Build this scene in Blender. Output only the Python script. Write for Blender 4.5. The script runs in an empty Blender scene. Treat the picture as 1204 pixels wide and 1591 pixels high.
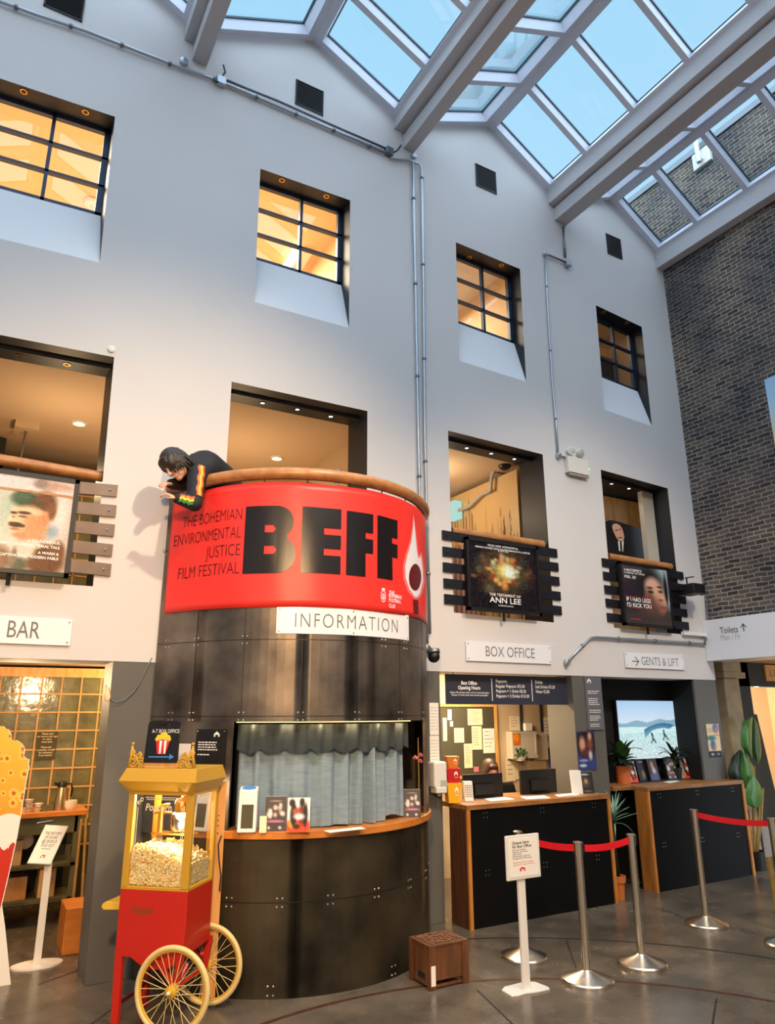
import bpy, bmesh, math, random
from mathutils import Vector, Matrix
from mathutils.geometry import tessellate_polygon
random.seed(7)
SC = bpy.context.scene
COL = SC.collection
PI = math.pi
# ------------------------------------------------------------------ camera
FPX, CX, CY, CZ = 1096.64, 602.0, 795.5, 1.9
YAW, PITCH, ROLL = math.radians(30.03), math.radians(15.96), math.radians(-0.19)
FW = Vector((math.sin(YAW)*math.cos(PITCH), math.cos(YAW)*math.cos(PITCH), math.sin(PITCH)))
_r0 = Vector((math.cos(YAW), -math.sin(YAW), 0)); _u0 = _r0.cross(FW)
RT = _r0*math.cos(ROLL) + _u0*math.sin(ROLL)
UP = -_r0*math.sin(ROLL) + _u0*math.cos(ROLL)
cd = bpy.data.cameras.new('camera'); cam = bpy.data.objects.new('camera', cd); COL.objects.link(cam)
cam.matrix_world = Matrix(((RT.x, UP.x, -FW.x, 0), (RT.y, UP.y, -FW.y, 0), (RT.z, UP.z, -FW.z, CZ), (0, 0, 0, 1)))
cd.sensor_fit = 'VERTICAL'; cd.sensor_height = 36.0; cd.lens = FPX/1591*36.0
cd.clip_start = 0.05; cd.clip_end = 200
SC.camera = cam
# ------------------------------------------------------------------ world, sun, large lights, exposure
SC.view_settings.view_transform = 'Standard'; SC.view_settings.look = 'None'
SC.view_settings.gamma = 1.0; SC.view_settings.use_curve_mapping = False
SC.view_settings.exposure = 0.0
def lin(c):
    c = c/255.0
    return c/12.92 if c <= 0.04045 else ((c+0.055)/1.055)**2.4
def rgb(r, g, b): return (lin(r), lin(g), lin(b), 1.0)
W = bpy.data.worlds.new('sky'); SC.world = W; W.use_nodes = True
wn = W.node_tree.nodes; wl = W.node_tree.links
bgn = wn['Background']
tc = wn.new('ShaderNodeTexCoord'); sx = wn.new('ShaderNodeSeparateXYZ'); cr = wn.new('ShaderNodeValToRGB')
wl.new(tc.outputs['Generated'], sx.inputs[0]); wl.new(sx.outputs['Z'], cr.inputs['Fac']); wl.new(cr.outputs['Color'], bgn.inputs['Color'])
cr.color_ramp.elements[0].position = 0.35; cr.color_ramp.elements[0].color = rgb(200, 232, 250)
cr.color_ramp.elements[1].position = 0.95; cr.color_ramp.elements[1].color = rgb(160, 208, 240)
bgn.inputs['Strength'].default_value = 1.22
def add_light(name, kind, loc, energy, color=(1, 1, 1), rot=(0, 0, 0), size=0.2, spot=None, blend=0.5, sizey=None):
    d = bpy.data.lights.new(name, kind); d.energy = energy; d.color = color
    if kind == 'AREA':
        d.size = size
        if sizey: d.shape = 'RECTANGLE'; d.size_y = sizey
    elif kind == 'SUN': d.angle = size
    else: d.shadow_soft_size = size
    if kind == 'SPOT': d.spot_size = spot; d.spot_blend = blend
    o = bpy.data.objects.new(name, d); COL.objects.link(o); o.location = loc; o.rotation_euler = rot
    return o
def aim(o, target):
    o.rotation_euler = (Vector(target)-o.location).to_track_quat('-Z', 'Y').to_euler()
    return o
WARM = (1.0, 0.70, 0.38); WARM2 = (1.0, 0.78, 0.52); WARM3 = (1.0, 0.89, 0.70); COOL = (0.80, 0.90, 1.0)
skyd = add_light('overcast_sky_light', 'SUN', (0, 0, 20), 9.6, (0.82, 0.86, 1.0), (math.radians(28), math.radians(-6), 0), math.radians(150))
aim(add_light('gallery_spot', 'SPOT', (2.3, 1.0, 7.4), 1250, WARM2, size=0.12, spot=math.radians(72), blend=1.0), (1.2, 6.2, 2.0))
aim(add_light('gallery_spot', 'SPOT', (5.6, 0.6, 7.4), 1300, (1.0, 0.80, 0.58), size=0.3, spot=math.radians(68), blend=1.0), (6.3, 6.2, 1.2))
for lx, ly in ((0.5, -2.6), (5.0, -2.8)): aim(add_light('foyer_fill', 'SPOT', (lx, ly, 3.6), 340, WARM2, size=0.25, spot=math.radians(125), blend=0.6), (lx, ly+.8, 0))  # unseen fill spots, added to warm and brighten the lower foyer from behind
for lx in (-2.0, 1.5, 5.0, 7.6): aim(add_light('rear_wall_fill', 'SPOT', (lx, -4.0, 3.4), 170, WARM2, size=0.2, spot=math.radians(110), blend=0.7), (lx, -5.2, 1.0))  # added fill on the rear wall, so the steel posts reflect something bright
aim(add_light('foyer_fill', 'SPOT', (-0.8, -0.8, 4.2), 1500, (1.0, 0.62, 0.30), size=0.15, spot=math.radians(80), blend=0.9), (1.2, 5.6, 0.9))  # orange fill added to warm the cart, booth foot and left floor
# ------------------------------------------------------------------ pixel -> point helpers
def ray(x, y): return FW*FPX + RT*(x-CX) - UP*(y-CY)
def on_y(x, y, Y): d = ray(x, y); t = Y/d.y; return Vector((d.x*t, Y, CZ+d.z*t))
def on_x(x, y, X): d = ray(x, y); t = X/d.x; return Vector((X, d.y*t, CZ+d.z*t))
def on_z(x, y, Z): d = ray(x, y); t = (Z-CZ)/d.z; return Vector((d.x*t, d.y*t, Z))
def rect(x0, y0, x1, y1, x2, y2, x3, y3, Y):     # TL TR BR BL pixels on the plane Y -> X0, X1, Z0, Z1
    a, b, c, d = on_y(x0, y0, Y), on_y(x1, y1, Y), on_y(x2, y2, Y), on_y(x3, y3, Y)
    return (a.x+d.x)/2, (b.x+c.x)/2, (c.z+d.z)/2, (a.z+b.z)/2
# ------------------------------------------------------------------ materials
MATS = {}
def mat(name, col, rough=0.6, metal=0.0, var=0.0, scale=6.0, bump=0.0, emit=None, estr=0.0, spec=0.5, stretch=(1, 1, 1), coat=0.0, col2=None, detail=4.0):
    if name in MATS: return MATS[name]
    m = bpy.data.materials.new(name); m.use_nodes = True
    nt = m.node_tree; n = nt.nodes; L = nt.links; p = n['Principled BSDF']
    c = rgb(*col)
    p.inputs['Base Color'].default_value = c
    p.inputs['Roughness'].default_value = rough; p.inputs['Metallic'].default_value = metal
    p.inputs['Specular IOR Level'].default_value = spec
    if coat: p.inputs['Coat Weight'].default_value = coat
    if emit: p.inputs['Emission Color'].default_value = rgb(*emit); p.inputs['Emission Strength'].default_value = estr
    if var or bump or col2:
        tcn = n.new('ShaderNodeTexCoord'); mp = n.new('ShaderNodeMapping'); mp.inputs['Scale'].default_value = stretch
        no = n.new('ShaderNodeTexNoise'); no.inputs['Scale'].default_value = scale; no.inputs['Detail'].default_value = detail
        L.new(tcn.outputs['Object'], mp.inputs[0]); L.new(mp.outputs[0], no.inputs['Vector'])
        if var or col2:
            r = n.new('ShaderNodeValToRGB')
            k2 = rgb(*col2) if col2 else tuple(min(1, x*(1+var)) for x in c[:3])+(1,)
            k1 = c if col2 else tuple(x*(1-var) for x in c[:3])+(1,)
            r.color_ramp.elements[0].position = 0.3; r.color_ramp.elements[0].color = k1
            r.color_ramp.elements[1].position = 0.7; r.color_ramp.elements[1].color = k2
            L.new(no.outputs['Fac'], r.inputs[0]); L.new(r.outputs['Color'], p.inputs['Base Color'])
        if bump:
            b = n.new('ShaderNodeBump'); b.inputs['Strength'].default_value = bump; b.inputs['Distance'].default_value = 0.01
            L.new(no.outputs['Fac'], b.inputs['Height']); L.new(b.outputs[0], p.inputs['Normal'])
    MATS[name] = m
    return m
def wood(name, c1, c2, rough=0.45, axis=(1, 8, 8), scale=3.0):
    return mat(name, c1, rough, col2=c2, scale=scale, stretch=axis, bump=0.05, detail=8)
def glass_mat(name, tint=(255, 255, 255), refl=0.09, rough=0.0):
    m = bpy.data.materials.new(name); m.use_nodes = True; nt = m.node_tree; n = nt.nodes; L = nt.links
    n.remove(n['Principled BSDF'])
    t = n.new('ShaderNodeBsdfTransparent'); t.inputs[0].default_value = rgb(*tint)
    g = n.new('ShaderNodeBsdfGlossy'); g.inputs['Roughness'].default_value = rough
    mx = n.new('ShaderNodeMixShader'); lw = n.new('ShaderNodeLayerWeight'); lw.inputs[0].default_value = 0.12
    mm = n.new('ShaderNodeMath'); mm.operation = 'MULTIPLY_ADD'; mm.inputs[1].default_value = 0.5; mm.inputs[2].default_value = refl
    L.new(lw.outputs['Fresnel'], mm.inputs[0]); L.new(mm.outputs[0], mx.inputs[0])
    L.new(t.outputs[0], mx.inputs[1]); L.new(g.outputs[0], mx.inputs[2]); L.new(mx.outputs[0], n['Material Output'].inputs[0])
    MATS[name] = m
    return m
def attr_mat(name, rough=0.45, emit=0.0, spec=0.4):
    m = bpy.data.materials.new(name); m.use_nodes = True; n = m.node_tree.nodes; L = m.node_tree.links; p = n['Principled BSDF']
    a = n.new('ShaderNodeAttribute'); a.attribute_name = 'Col'
    p.inputs['Roughness'].default_value = rough; p.inputs['Specular IOR Level'].default_value = spec
    if emit:
        p.inputs['Base Color'].default_value = (0.01, 0.01, 0.01, 1)
        L.new(a.outputs['Color'], p.inputs['Emission Color']); p.inputs['Emission Strength'].default_value = emit
    else: L.new(a.outputs['Color'], p.inputs['Base Color'])
    MATS[name] = m
    return m
def emis(name, col, s): return mat(name, (20, 20, 20), emit=col, estr=s)
M = MATS
mat('plaster', (212, 208, 206), 0.85, var=0.02, scale=1.2, bump=0.03)
mat('plaster_sill', (226, 226, 228), 0.8)
mat('roof_paint', (186, 184, 186), 0.55)
mat('roof_alu', (206, 210, 222), 0.4)
mat('gasket', (40, 72, 84), 0.5)
mat('black_steel', (30, 34, 42), 0.5, 0.1, var=0.15, scale=3)
mat('frame_steel', (44, 58, 78), 0.4, 0.3)
mat('bar_steel', (42, 44, 52), 0.4, 0.6, var=0.15, scale=5)
mat('bar_steel_worn', (112, 96, 86), 0.4, 0.5, var=0.15, scale=5)
mat('galv', (176, 184, 192), 0.35, 0.8)
mat('galv_dark', (118, 124, 130), 0.4, 0.7)
mat('rust', (74, 42, 22), 0.6, 0.2, var=0.3, scale=9)
mat('joint', (26, 22, 20), 0.8)
mat('grey_paint', (94, 92, 86), 0.55, var=0.05, scale=2)
mat('black', (14, 14, 15), 0.45)
mat('black_matt', (10, 10, 11), 0.85)
mat('desk_black', (9, 9, 10), 0.55, spec=0.15)
mat('brown_panel', (120, 88, 62), 0.7, var=0.08, scale=2, stretch=(3, 3, .6))
wood('desk_slab', (184, 120, 54), (146, 90, 36), 0.42, (8, 8, 1.2))
mat('fret', (112, 72, 40), 0.55)
mat('rubber', (24, 24, 26), 0.6)
mat('white_board', (232, 232, 236), 0.35)
mat('paper', (236, 230, 218), 0.7)
mat('paper_cream', (232, 214, 178), 0.7)
mat('paper_grey', (196, 186, 168), 0.7)
mat('ink_grey', (104, 102, 100), 0.5)
mat('ink_black', (22, 22, 24), 0.5)
mat('ink_white', (244, 242, 238), 0.5)
mat('ink_red', (214, 40, 34), 0.5)
mat('ink_brown', (120, 66, 30), 0.6)
mat('banner_red', (238, 52, 44), 0.42, var=0.05, scale=3, bump=0.12, spec=0.5)
mat('banner_black', (22, 18, 20), 0.32, bump=0.1, scale=3)
mat('banner_dark_red', (96, 12, 14), 0.4)
mat('banner_pink', (250, 120, 120), 0.4)
mat('banner_white', (236, 234, 240), 0.4)
mat('banner_text', (70, 8, 8), 0.5)
wood('rail_wood', (196, 138, 84), (160, 104, 58), 0.35, (3, 3, 3), 4)
wood('shelf_wood', (206, 130, 56), (182, 104, 38), 0.35, (2, 6, 6))
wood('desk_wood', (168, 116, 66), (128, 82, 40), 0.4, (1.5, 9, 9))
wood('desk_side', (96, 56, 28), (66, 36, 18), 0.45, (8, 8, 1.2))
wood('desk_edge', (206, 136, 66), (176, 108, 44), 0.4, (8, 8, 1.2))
wood('crate_wood', (112, 68, 34), (78, 44, 20), 0.55, (6, 6, 1.5))
wood('pale_wood', (232, 176, 104), (206, 146, 76), 0.5, (8, 8, 1.5))
wood('ply', (226, 166, 96), (208, 144, 74), 0.5, (6, 6, 1.2))
mat('steel_panel', (74, 68, 64), 0.44, 0.85, col2=(146, 134, 120), scale=2.6, bump=0.02, detail=8)
mat('steel_dark', (34, 31, 28), 0.40, 0.75, col2=(96, 86, 66), scale=1.9, detail=8)
mat('bolt', (200, 190, 176), 0.3, 0.9)
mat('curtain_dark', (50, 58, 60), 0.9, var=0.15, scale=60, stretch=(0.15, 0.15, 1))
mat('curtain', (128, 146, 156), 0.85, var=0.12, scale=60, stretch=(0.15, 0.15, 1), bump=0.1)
mat('cart_red', (190, 34, 18), 0.4, coat=0.2)
mat('cart_gold', (196, 150, 44), 0.42)
mat('cart_yellow', (206, 160, 40), 0.4)
mat('tyre_cream', (222, 196, 130), 0.5)
mat('brass', (200, 150, 60), 0.3, 0.8)
mat('chrome', (214, 210, 204), 0.18, 1.0)
mat('steel_brushed', (226, 214, 194), 0.26, 1.0)
mat('popcorn', (240, 226, 180), 0.8, var=0.15, scale=40)
mat('popcorn_yellow', (236, 196, 110), 0.8, var=0.15, scale=40)
mat('terracotta', (196, 106, 48), 0.6, var=0.1, scale=8)
mat('leaf', (52, 92, 40), 0.45, var=0.25, scale=7)
mat('leaf_dark', (22, 40, 26), 0.45, var=0.25, scale=7)
mat('leaf_yellow', (150, 150, 40), 0.45, var=0.2, scale=9)
mat('leaf_blue', (120, 156, 136), 0.5, var=0.15, scale=9)
mat('leaf_banana', (62, 110, 44), 0.4, var=0.22, scale=5)
mat('stem_tan', (150, 118, 60), 0.6, var=0.2, scale=12)
mat('belt_red', (226, 16, 30), 0.6)
mat('plastic_white', (224, 219, 210), 0.35)
mat('plastic_grey', (178, 176, 172), 0.4)
mat('skin', (216, 166, 138), 0.55)
mat('hair', (44, 38, 34), 0.5, var=0.3, scale=30, stretch=(1, 1, .3))
mat('hair_brown', (60, 38, 24), 0.5, var=0.3, scale=30)
mat('jacket', (24, 25, 30), 0.75, bump=0.25, scale=9)
mat('jacket_blue', (28, 34, 50), 0.75)
mat('stripe_orange', (238, 92, 34), 0.6)
mat('stripe_yellow', (238, 198, 50), 0.6)
mat('stripe_green', (60, 150, 70), 0.6)
mat('tub_yellow', (238, 176, 22), 0.5)
mat('tub_red', (190, 24, 26), 0.5)
mat('tub_orange', (214, 116, 30), 0.5)
mat('board_navy', (46, 50, 66), 0.5)
mat('sign_slate', (98, 98, 106), 0.5)
mat('stone', (168, 146, 112), 0.85, var=0.14, scale=6, bump=0.2)
mat('wall_warm', (226, 196, 154), 0.85)
mat('wall_tan', (196, 172, 138), 0.85)
mat('wall_dark', (40, 44, 42), 0.8)
mat('ceiling_tan', (206, 180, 150), 0.9)
mat('green_dark', (44, 50, 46), 0.7)
mat('felt', (70, 66, 48), 0.95)
mat('glass_block', (98, 96, 64), 0.18, 0.0, var=0.3, scale=9, bump=0.6, spec=0.8)
mat('grout', (196, 152, 92), 0.7)
mat('olive_metal', (92, 90, 62), 0.5, 0.2)
mat('steel_flask', (190, 170, 130), 0.3, 0.9)
mat('kraft', (206, 164, 110), 0.75)
mat('blue_plastic', (70, 130, 200), 0.4)
mat('flower_pink', (220, 120, 130), 0.6)
mat('flower_orange', (240, 140, 40), 0.6)
mat('folder_blue', (50, 70, 130), 0.6)
glass_mat('roof_glass', (226, 240, 244), 0.03)
glass_mat('window_glass', (244, 240, 232), 0.07)
glass_mat('case_glass', (252, 250, 244), 0.04)
glass_mat('tumbler_glass', (240, 240, 240), 0.15)
attr_mat('print'); attr_mat('print_screen', emit=1.0); attr_mat('print_gloss', 0.2, spec=0.6)
emis('lamp_cool', (235, 242, 255), 9.0); emis('lamp_warm', (255, 214, 150), 14.0); emis('lamp_off', (60, 52, 44), 0.02)
emis('led_green', (60, 240, 120), 3.0); emis('led_strip', (255, 205, 120), 5.0); emis('tube_light', (255, 220, 160), 5.0)
emis('bulb', (255, 214, 130), 25.0); emis('exit_sign', (190, 240, 228), 0.8)
# ------------------------------------------------------------------ mesh builder
class MB:
    def __init__(s): s.v = []; s.f = []; s.mi = []; s.m = 0
    def add(s, vs, fs):
        b = len(s.v); s.v += [Vector(v) for v in vs]
        for f in fs: s.f.append([b+i for i in f]); s.mi.append(s.m)
        return s
    def mat(s, i): s.m = i; return s
    def box(s, x0, x1, y0, y1, z0, z1):
        return s.add([(x, y, z) for z in (z0, z1) for y in (y0, y1) for x in (x0, x1)],
                     [(0, 2, 3, 1), (4, 5, 7, 6), (0, 1, 5, 4), (2, 6, 7, 3), (0, 4, 6, 2), (1, 3, 7, 5)])
    def hexa(s, b, t):     # four bottom points, four top points, same order
        return s.add(list(b)+list(t), [(3, 2, 1, 0), (4, 5, 6, 7), (0, 1, 5, 4), (1, 2, 6, 5), (2, 3, 7, 6), (3, 0, 4, 7)])
    def obox(s, c, ax, ay, az):   # centre and three half vectors
        c = Vector(c); ax = Vector(ax); ay = Vector(ay); az = Vector(az)
        return s.hexa([c-ax-ay-az, c+ax-ay-az, c+ax+ay-az, c-ax+ay-az], [c-ax-ay+az, c+ax-ay+az, c+ax+ay+az, c-ax+ay+az])
    def quad(s, a, b, c, d): return s.add([a, b, c, d], [(0, 1, 2, 3)])
    def prism(s, pts, off):       # polygon extruded by a vector
        n = len(pts); off = Vector(off); p = [Vector(q) for q in pts]
        return s.add(p+[q+off for q in p], [tuple(range(n))[::-1], tuple(range(n, 2*n))]+[(i, (i+1) % n, n+(i+1) % n, n+i) for i in range(n)])
    def tube(s, path, r, n=10, caps=True, closed=False):
        P = [Vector(p) for p in path]; k = len(P); R = r if isinstance(r, (list, tuple)) else [r]*k
        vs = []; up = None
        for i in range(k):
            if closed: t = P[(i+1) % k]-P[i-1]
            else: t = P[min(i+1, k-1)]-P[max(i-1, 0)]
            if t.length < 1e-9: t = Vector((0, 0, 1))
            t.normalize()
            if up is None: up = t.orthogonal().normalized()
            up = (up-t*up.dot(t)); up = up.normalized() if up.length > 1e-6 else t.orthogonal().normalized()
            w = t.cross(up)
            for j in range(n):
                a = 2*PI*j/n; vs.append(P[i]+(up*math.cos(a)+w*math.sin(a))*R[i])
        fs = []
        for i in range(k if closed else k-1):
            i2 = (i+1) % k
            for j in range(n): fs.append((i*n+j, i*n+(j+1) % n, i2*n+(j+1) % n, i2*n+j))
        if caps and not closed: fs.append(tuple(range(n))[::-1]); fs.append(tuple((k-1)*n+j for j in range(n)))
        return s.add(vs, fs)
    def lathe(s, prof, c=(0, 0, 0), n=24, ax=None, cap=True):   # profile (r, h) about an axis through c
        c = Vector(c); ax = Vector(ax or (0, 0, 1)).normalized(); u = ax.orthogonal().normalized(); w = ax.cross(u)
        vs = []; k = len(prof)
        for r, h in prof:
            for j in range(n):
                a = 2*PI*j/n; vs.append(c+ax*h+(u*math.cos(a)+w*math.sin(a))*r)
        fs = [(i*n+j, i*n+(j+1) % n, (i+1)*n+(j+1) % n, (i+1)*n+j) for i in range(k-1) for j in range(n)]
        if cap: fs.append(tuple(range(n))[::-1]); fs.append(tuple((k-1)*n+j for j in range(n)))
        return s.add(vs, fs)
    def ball(s, c, r, n=12, m=8, mtx=None):
        c = Vector(c); R = Vector(r if isinstance(r, (tuple, list)) else (r, r, r)); vs = []
        for i in range(m+1):
            th = PI*i/m
            for j in range(n):
                a = 2*PI*j/n; q = Vector((R.x*math.sin(th)*math.cos(a), R.y*math.sin(th)*math.sin(a), R.z*math.cos(th)))
                vs.append(c+(mtx @ q if mtx else q))
        return s.add(vs, [(i*n+j, (i+1)*n+j, (i+1)*n+(j+1) % n, i*n+(j+1) % n) for i in range(m) for j in range(n)])
    def capsule(s, a, b, ra, rb, n=10):
        a = Vector(a); b = Vector(b); t = b-a; L = t.length; t.normalize()
        path = []; R = []
        for k in range(5):
            q = PI/2*k/4; path.append(a-t*ra*math.cos(q)); R.append(max(1e-4, ra*math.sin(q)))
        for k in range(5):
            q = PI/2*k/4; path.append(b+t*rb*math.sin(q)); R.append(max(1e-4, rb*math.cos(q)))
        return s.tube(path, R, n)
    def build(s, name, m, parent=None, smooth=False, bevel=0.0, seg=2, origin=None, merge=True):
        mats = m if isinstance(m, (list, tuple)) else [m]
        me = bpy.data.meshes.new(name)
        if parent is not None: o0 = ORI[parent.name]
        elif origin is not None: o0 = Vector(origin)
        else:
            lo = [min(v[i] for v in s.v) for i in range(3)]; hi = [max(v[i] for v in s.v) for i in range(3)]
            o0 = Vector(((lo[0]+hi[0])/2, (lo[1]+hi[1])/2, lo[2]))
        me.from_pydata([v-o0 for v in s.v], [], s.f)
        for q in mats: me.materials.append(MATS[q] if isinstance(q, str) else q)
        me.polygons.foreach_set('material_index', s.mi)
        bm = bmesh.new(); bm.from_mesh(me)
        if merge: bmesh.ops.remove_doubles(bm, verts=bm.verts, dist=1e-5)
        bmesh.ops.recalc_face_normals(bm, faces=bm.faces)
        bm.to_mesh(me); bm.free()
        if smooth:
            me.polygons.foreach_set('use_smooth', [True]*len(me.polygons))
            if smooth is not True: me.set_sharp_from_angle(angle=math.radians(smooth))
        return place(name, me, parent, o0, bevel, seg)
ORI = {}
def place(name, me, parent, o0, bevel=0.0, seg=2):
    o = bpy.data.objects.new(name, me); COL.objects.link(o); me.name = name
    if parent is not None: o.parent = parent; ORI[o.name] = Vector(ORI[parent.name])
    else: o.location = o0; ORI[o.name] = Vector(o0)
    if bevel:
        b = o.modifiers.new('edge', 'BEVEL'); b.width = bevel; b.segments = seg; b.limit_method = 'ANGLE'; b.angle_limit = math.radians(40)
    return o
def tag(o, label, cat, group=None):
    o['label'] = label; o['category'] = cat
    if group: o['group'] = group
    return o
def thing(name, loc, label, cat, group=None):
    o = bpy.data.objects.new(name, None); COL.objects.link(o); o.location = loc; o.empty_display_size = 0.1
    ORI[o.name] = Vector(loc)
    return tag(o, label, cat, group)
def struct(o): o['kind'] = 'structure'; return o
def sempty(name, loc):
    o = bpy.data.objects.new(name, None); COL.objects.link(o); o.location = loc; ORI[o.name] = Vector(loc); return struct(o)
# ------------------------------------------------------------------ lettering
def text_mesh(s, bold=0.0, sp=1.0, ls=1.0, align='LEFT'):
    cu = bpy.data.curves.new('lettering', 'FONT'); cu.body = s; cu.size = 1.0; cu.space_character = sp; cu.space_line = ls
    cu.offset = bold; cu.resolution_u = 3; cu.align_x = align
    o = bpy.data.objects.new('lettering', cu); COL.objects.link(o)
    dg = bpy.context.evaluated_depsgraph_get()
    me = bpy.data.meshes.new_from_object(o.evaluated_get(dg))
    bpy.data.objects.remove(o); bpy.data.curves.remove(cu)
    return me
def lettering(s, h, width, org, xd, yd, m, parent, name='lettering', bold=0.0, sp=1.0, ls=1.0, align='LEFT', fmap=None, shear=0.0, lift=None):
    """text with cap height h; width stretches the whole block to that width (None keeps the shape); org is its lower left (or centre) point"""
    me = text_mesh(s, bold, sp, ls, align)
    xs = [v.co.x for v in me.vertices]; k = h/0.72
    x0, x1 = min(xs), max(xs); sxx = k
    if width: sxx = width/max(1e-6, x1-x0)
    ax = {'LEFT': x0, 'CENTER': (x0+x1)/2, 'RIGHT': x1}[align]
    org = Vector(org) if fmap is None else org
    o0 = ORI[parent.name]
    for v in me.vertices:
        a = (v.co.x-ax)*sxx+v.co.y*k*shear; b = v.co.y*k
        if fmap: q = fmap(org[0]+a, org[1]+b)
        else: q = org+Vector(xd)*a+Vector(yd)*b
        v.co = q-o0
    me.materials.clear(); me.materials.append(MATS[m])
    return place(name, me, parent, o0)
def greek(mb, org, xd, yd, widths, lh, th):       # rows of fine print too small to read
    org = Vector(org); xd = Vector(xd); yd = Vector(yd)
    for i, w in enumerate(widths):
        a = org-yd*(i*lh)
        x = 0.0
        while x < w-1e-4:
            ww = min(w-x, lh*random.uniform(0.8, 2.2)); b = a+xd*x
            mb.quad(b, b+xd*ww, b+xd*ww+yd*th, b+yd*th); x += ww+lh*0.35
    return mb
# ------------------------------------------------------------------ printed sheets: a colour for each point of the sheet
def printed(name, tl, tr, br, bl, nu, nv, fn, parent=None, m='print', thick=0.0):
    tl, tr, br, bl = map(Vector, (tl, tr, br, bl))
    vs = []; cs = []
    for j in range(nv+1):
        v = j/nv
        for i in range(nu+1):
            u = i/nu
            vs.append((tl*(1-u)+tr*u)*(1-v)+(bl*(1-u)+br*u)*v); c = fn(u, v); cs.append((lin(c[0]), lin(c[1]), lin(c[2]), 1))
    fs = [(j*(nu+1)+i, (j+1)*(nu+1)+i, (j+1)*(nu+1)+i+1, j*(nu+1)+i+1) for j in range(nv) for i in range(nu)]
    o0 = ORI[parent.name] if parent is not None else (bl+br)/2
    me = bpy.data.meshes.new(name); me.from_pydata([q-o0 for q in vs], [], fs)
    at = me.color_attributes.new('Col', 'FLOAT_COLOR', 'POINT')
    at.data.foreach_set('color', [x for c in cs for x in c])
    me.materials.append(MATS[m])
    o = place(name, me, parent, o0)
    if thick:
        s = o.modifiers.new('sheet', 'SOLIDIFY'); s.thickness = thick; s.offset = -1
    return o
def mixc(a, b, t): t = max(0, min(1, t)); return tuple(a[i]*(1-t)+b[i]*t for i in range(3))
def blobs(base, L):        # soft coloured blobs: (u, v, ru, rv, colour, softness)
    def f(u, v):
        c = base(u, v) if callable(base) else base
        for bu, bv, ru, rv, col, so in L:
            d = math.hypot((u-bu)/ru, (v-bv)/rv)
            if d < 1+so: c = mixc(col, c, (d-1+so)/(2*so) if so else (0 if d < 1 else 1))
        return c
    return f
def speckle(f, amp, n=40, seed=1):
    rnd = random.Random(seed); g = [[rnd.uniform(-amp, amp) for _ in range(n+1)] for _ in range(n+1)]
    def h(u, v):
        c = f(u, v) if callable(f) else f; k = g[int(v*n)][int(u*n)]
        return tuple(max(0, min(255, x+k)) for x in c)
    return h
# ================================================================== STRUCTURE
D = 6.2                                   # front face of the long white wall
EDGE = 2.32                               # its lower edge, above the ground-floor openings
def floor_mat():
    m = bpy.data.materials.new('polished_concrete'); m.use_nodes = True; nt = m.node_tree; n = nt.nodes; L = nt.links; p = n['Principled BSDF']
    t = n.new('ShaderNodeTexCoord')
    a = n.new('ShaderNodeTexNoise'); a.inputs['Scale'].default_value = 0.9; a.inputs['Detail'].default_value = 8; a.inputs['Roughness'].default_value = 0.62
    b = n.new('ShaderNodeTexNoise'); b.inputs['Scale'].default_value = 4; b.inputs['Detail'].default_value = 5
    L.new(t.outputs['Object'], a.inputs['Vector']); L.new(t.outputs['Object'], b.inputs['Vector'])
    r = n.new('ShaderNodeValToRGB'); r.color_ramp.elements[0].position = 0.3; r.color_ramp.elements[0].color = rgb(58, 52, 45)
    r.color_ramp.elements[1].position = 0.72; r.color_ramp.elements[1].color = rgb(118, 106, 90)
    L.new(a.outputs['Fac'], r.inputs[0])
    mx = n.new('ShaderNodeMixRGB'); mx.blend_type = 'OVERLAY'; mx.inputs[0].default_value = 0.35
    L.new(r.outputs[0], mx.inputs[1]); L.new(b.outputs['Fac'], mx.inputs[2]); L.new(mx.outputs[0], p.inputs['Base Color'])
    q = n.new('ShaderNodeMapRange'); q.inputs['To Min'].default_value = 0.14; q.inputs['To Max'].default_value = 0.36
    L.new(b.outputs['Fac'], q.inputs['Value']); L.new(q.outputs[0], p.inputs['Roughness'])
    bp = n.new('ShaderNodeBump'); bp.inputs['Strength'].default_value = 0.015; L.new(b.outputs['Fac'], bp.inputs['Height']); L.new(bp.outputs[0], p.inputs['Normal'])
    MATS['polished_concrete'] = m
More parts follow.
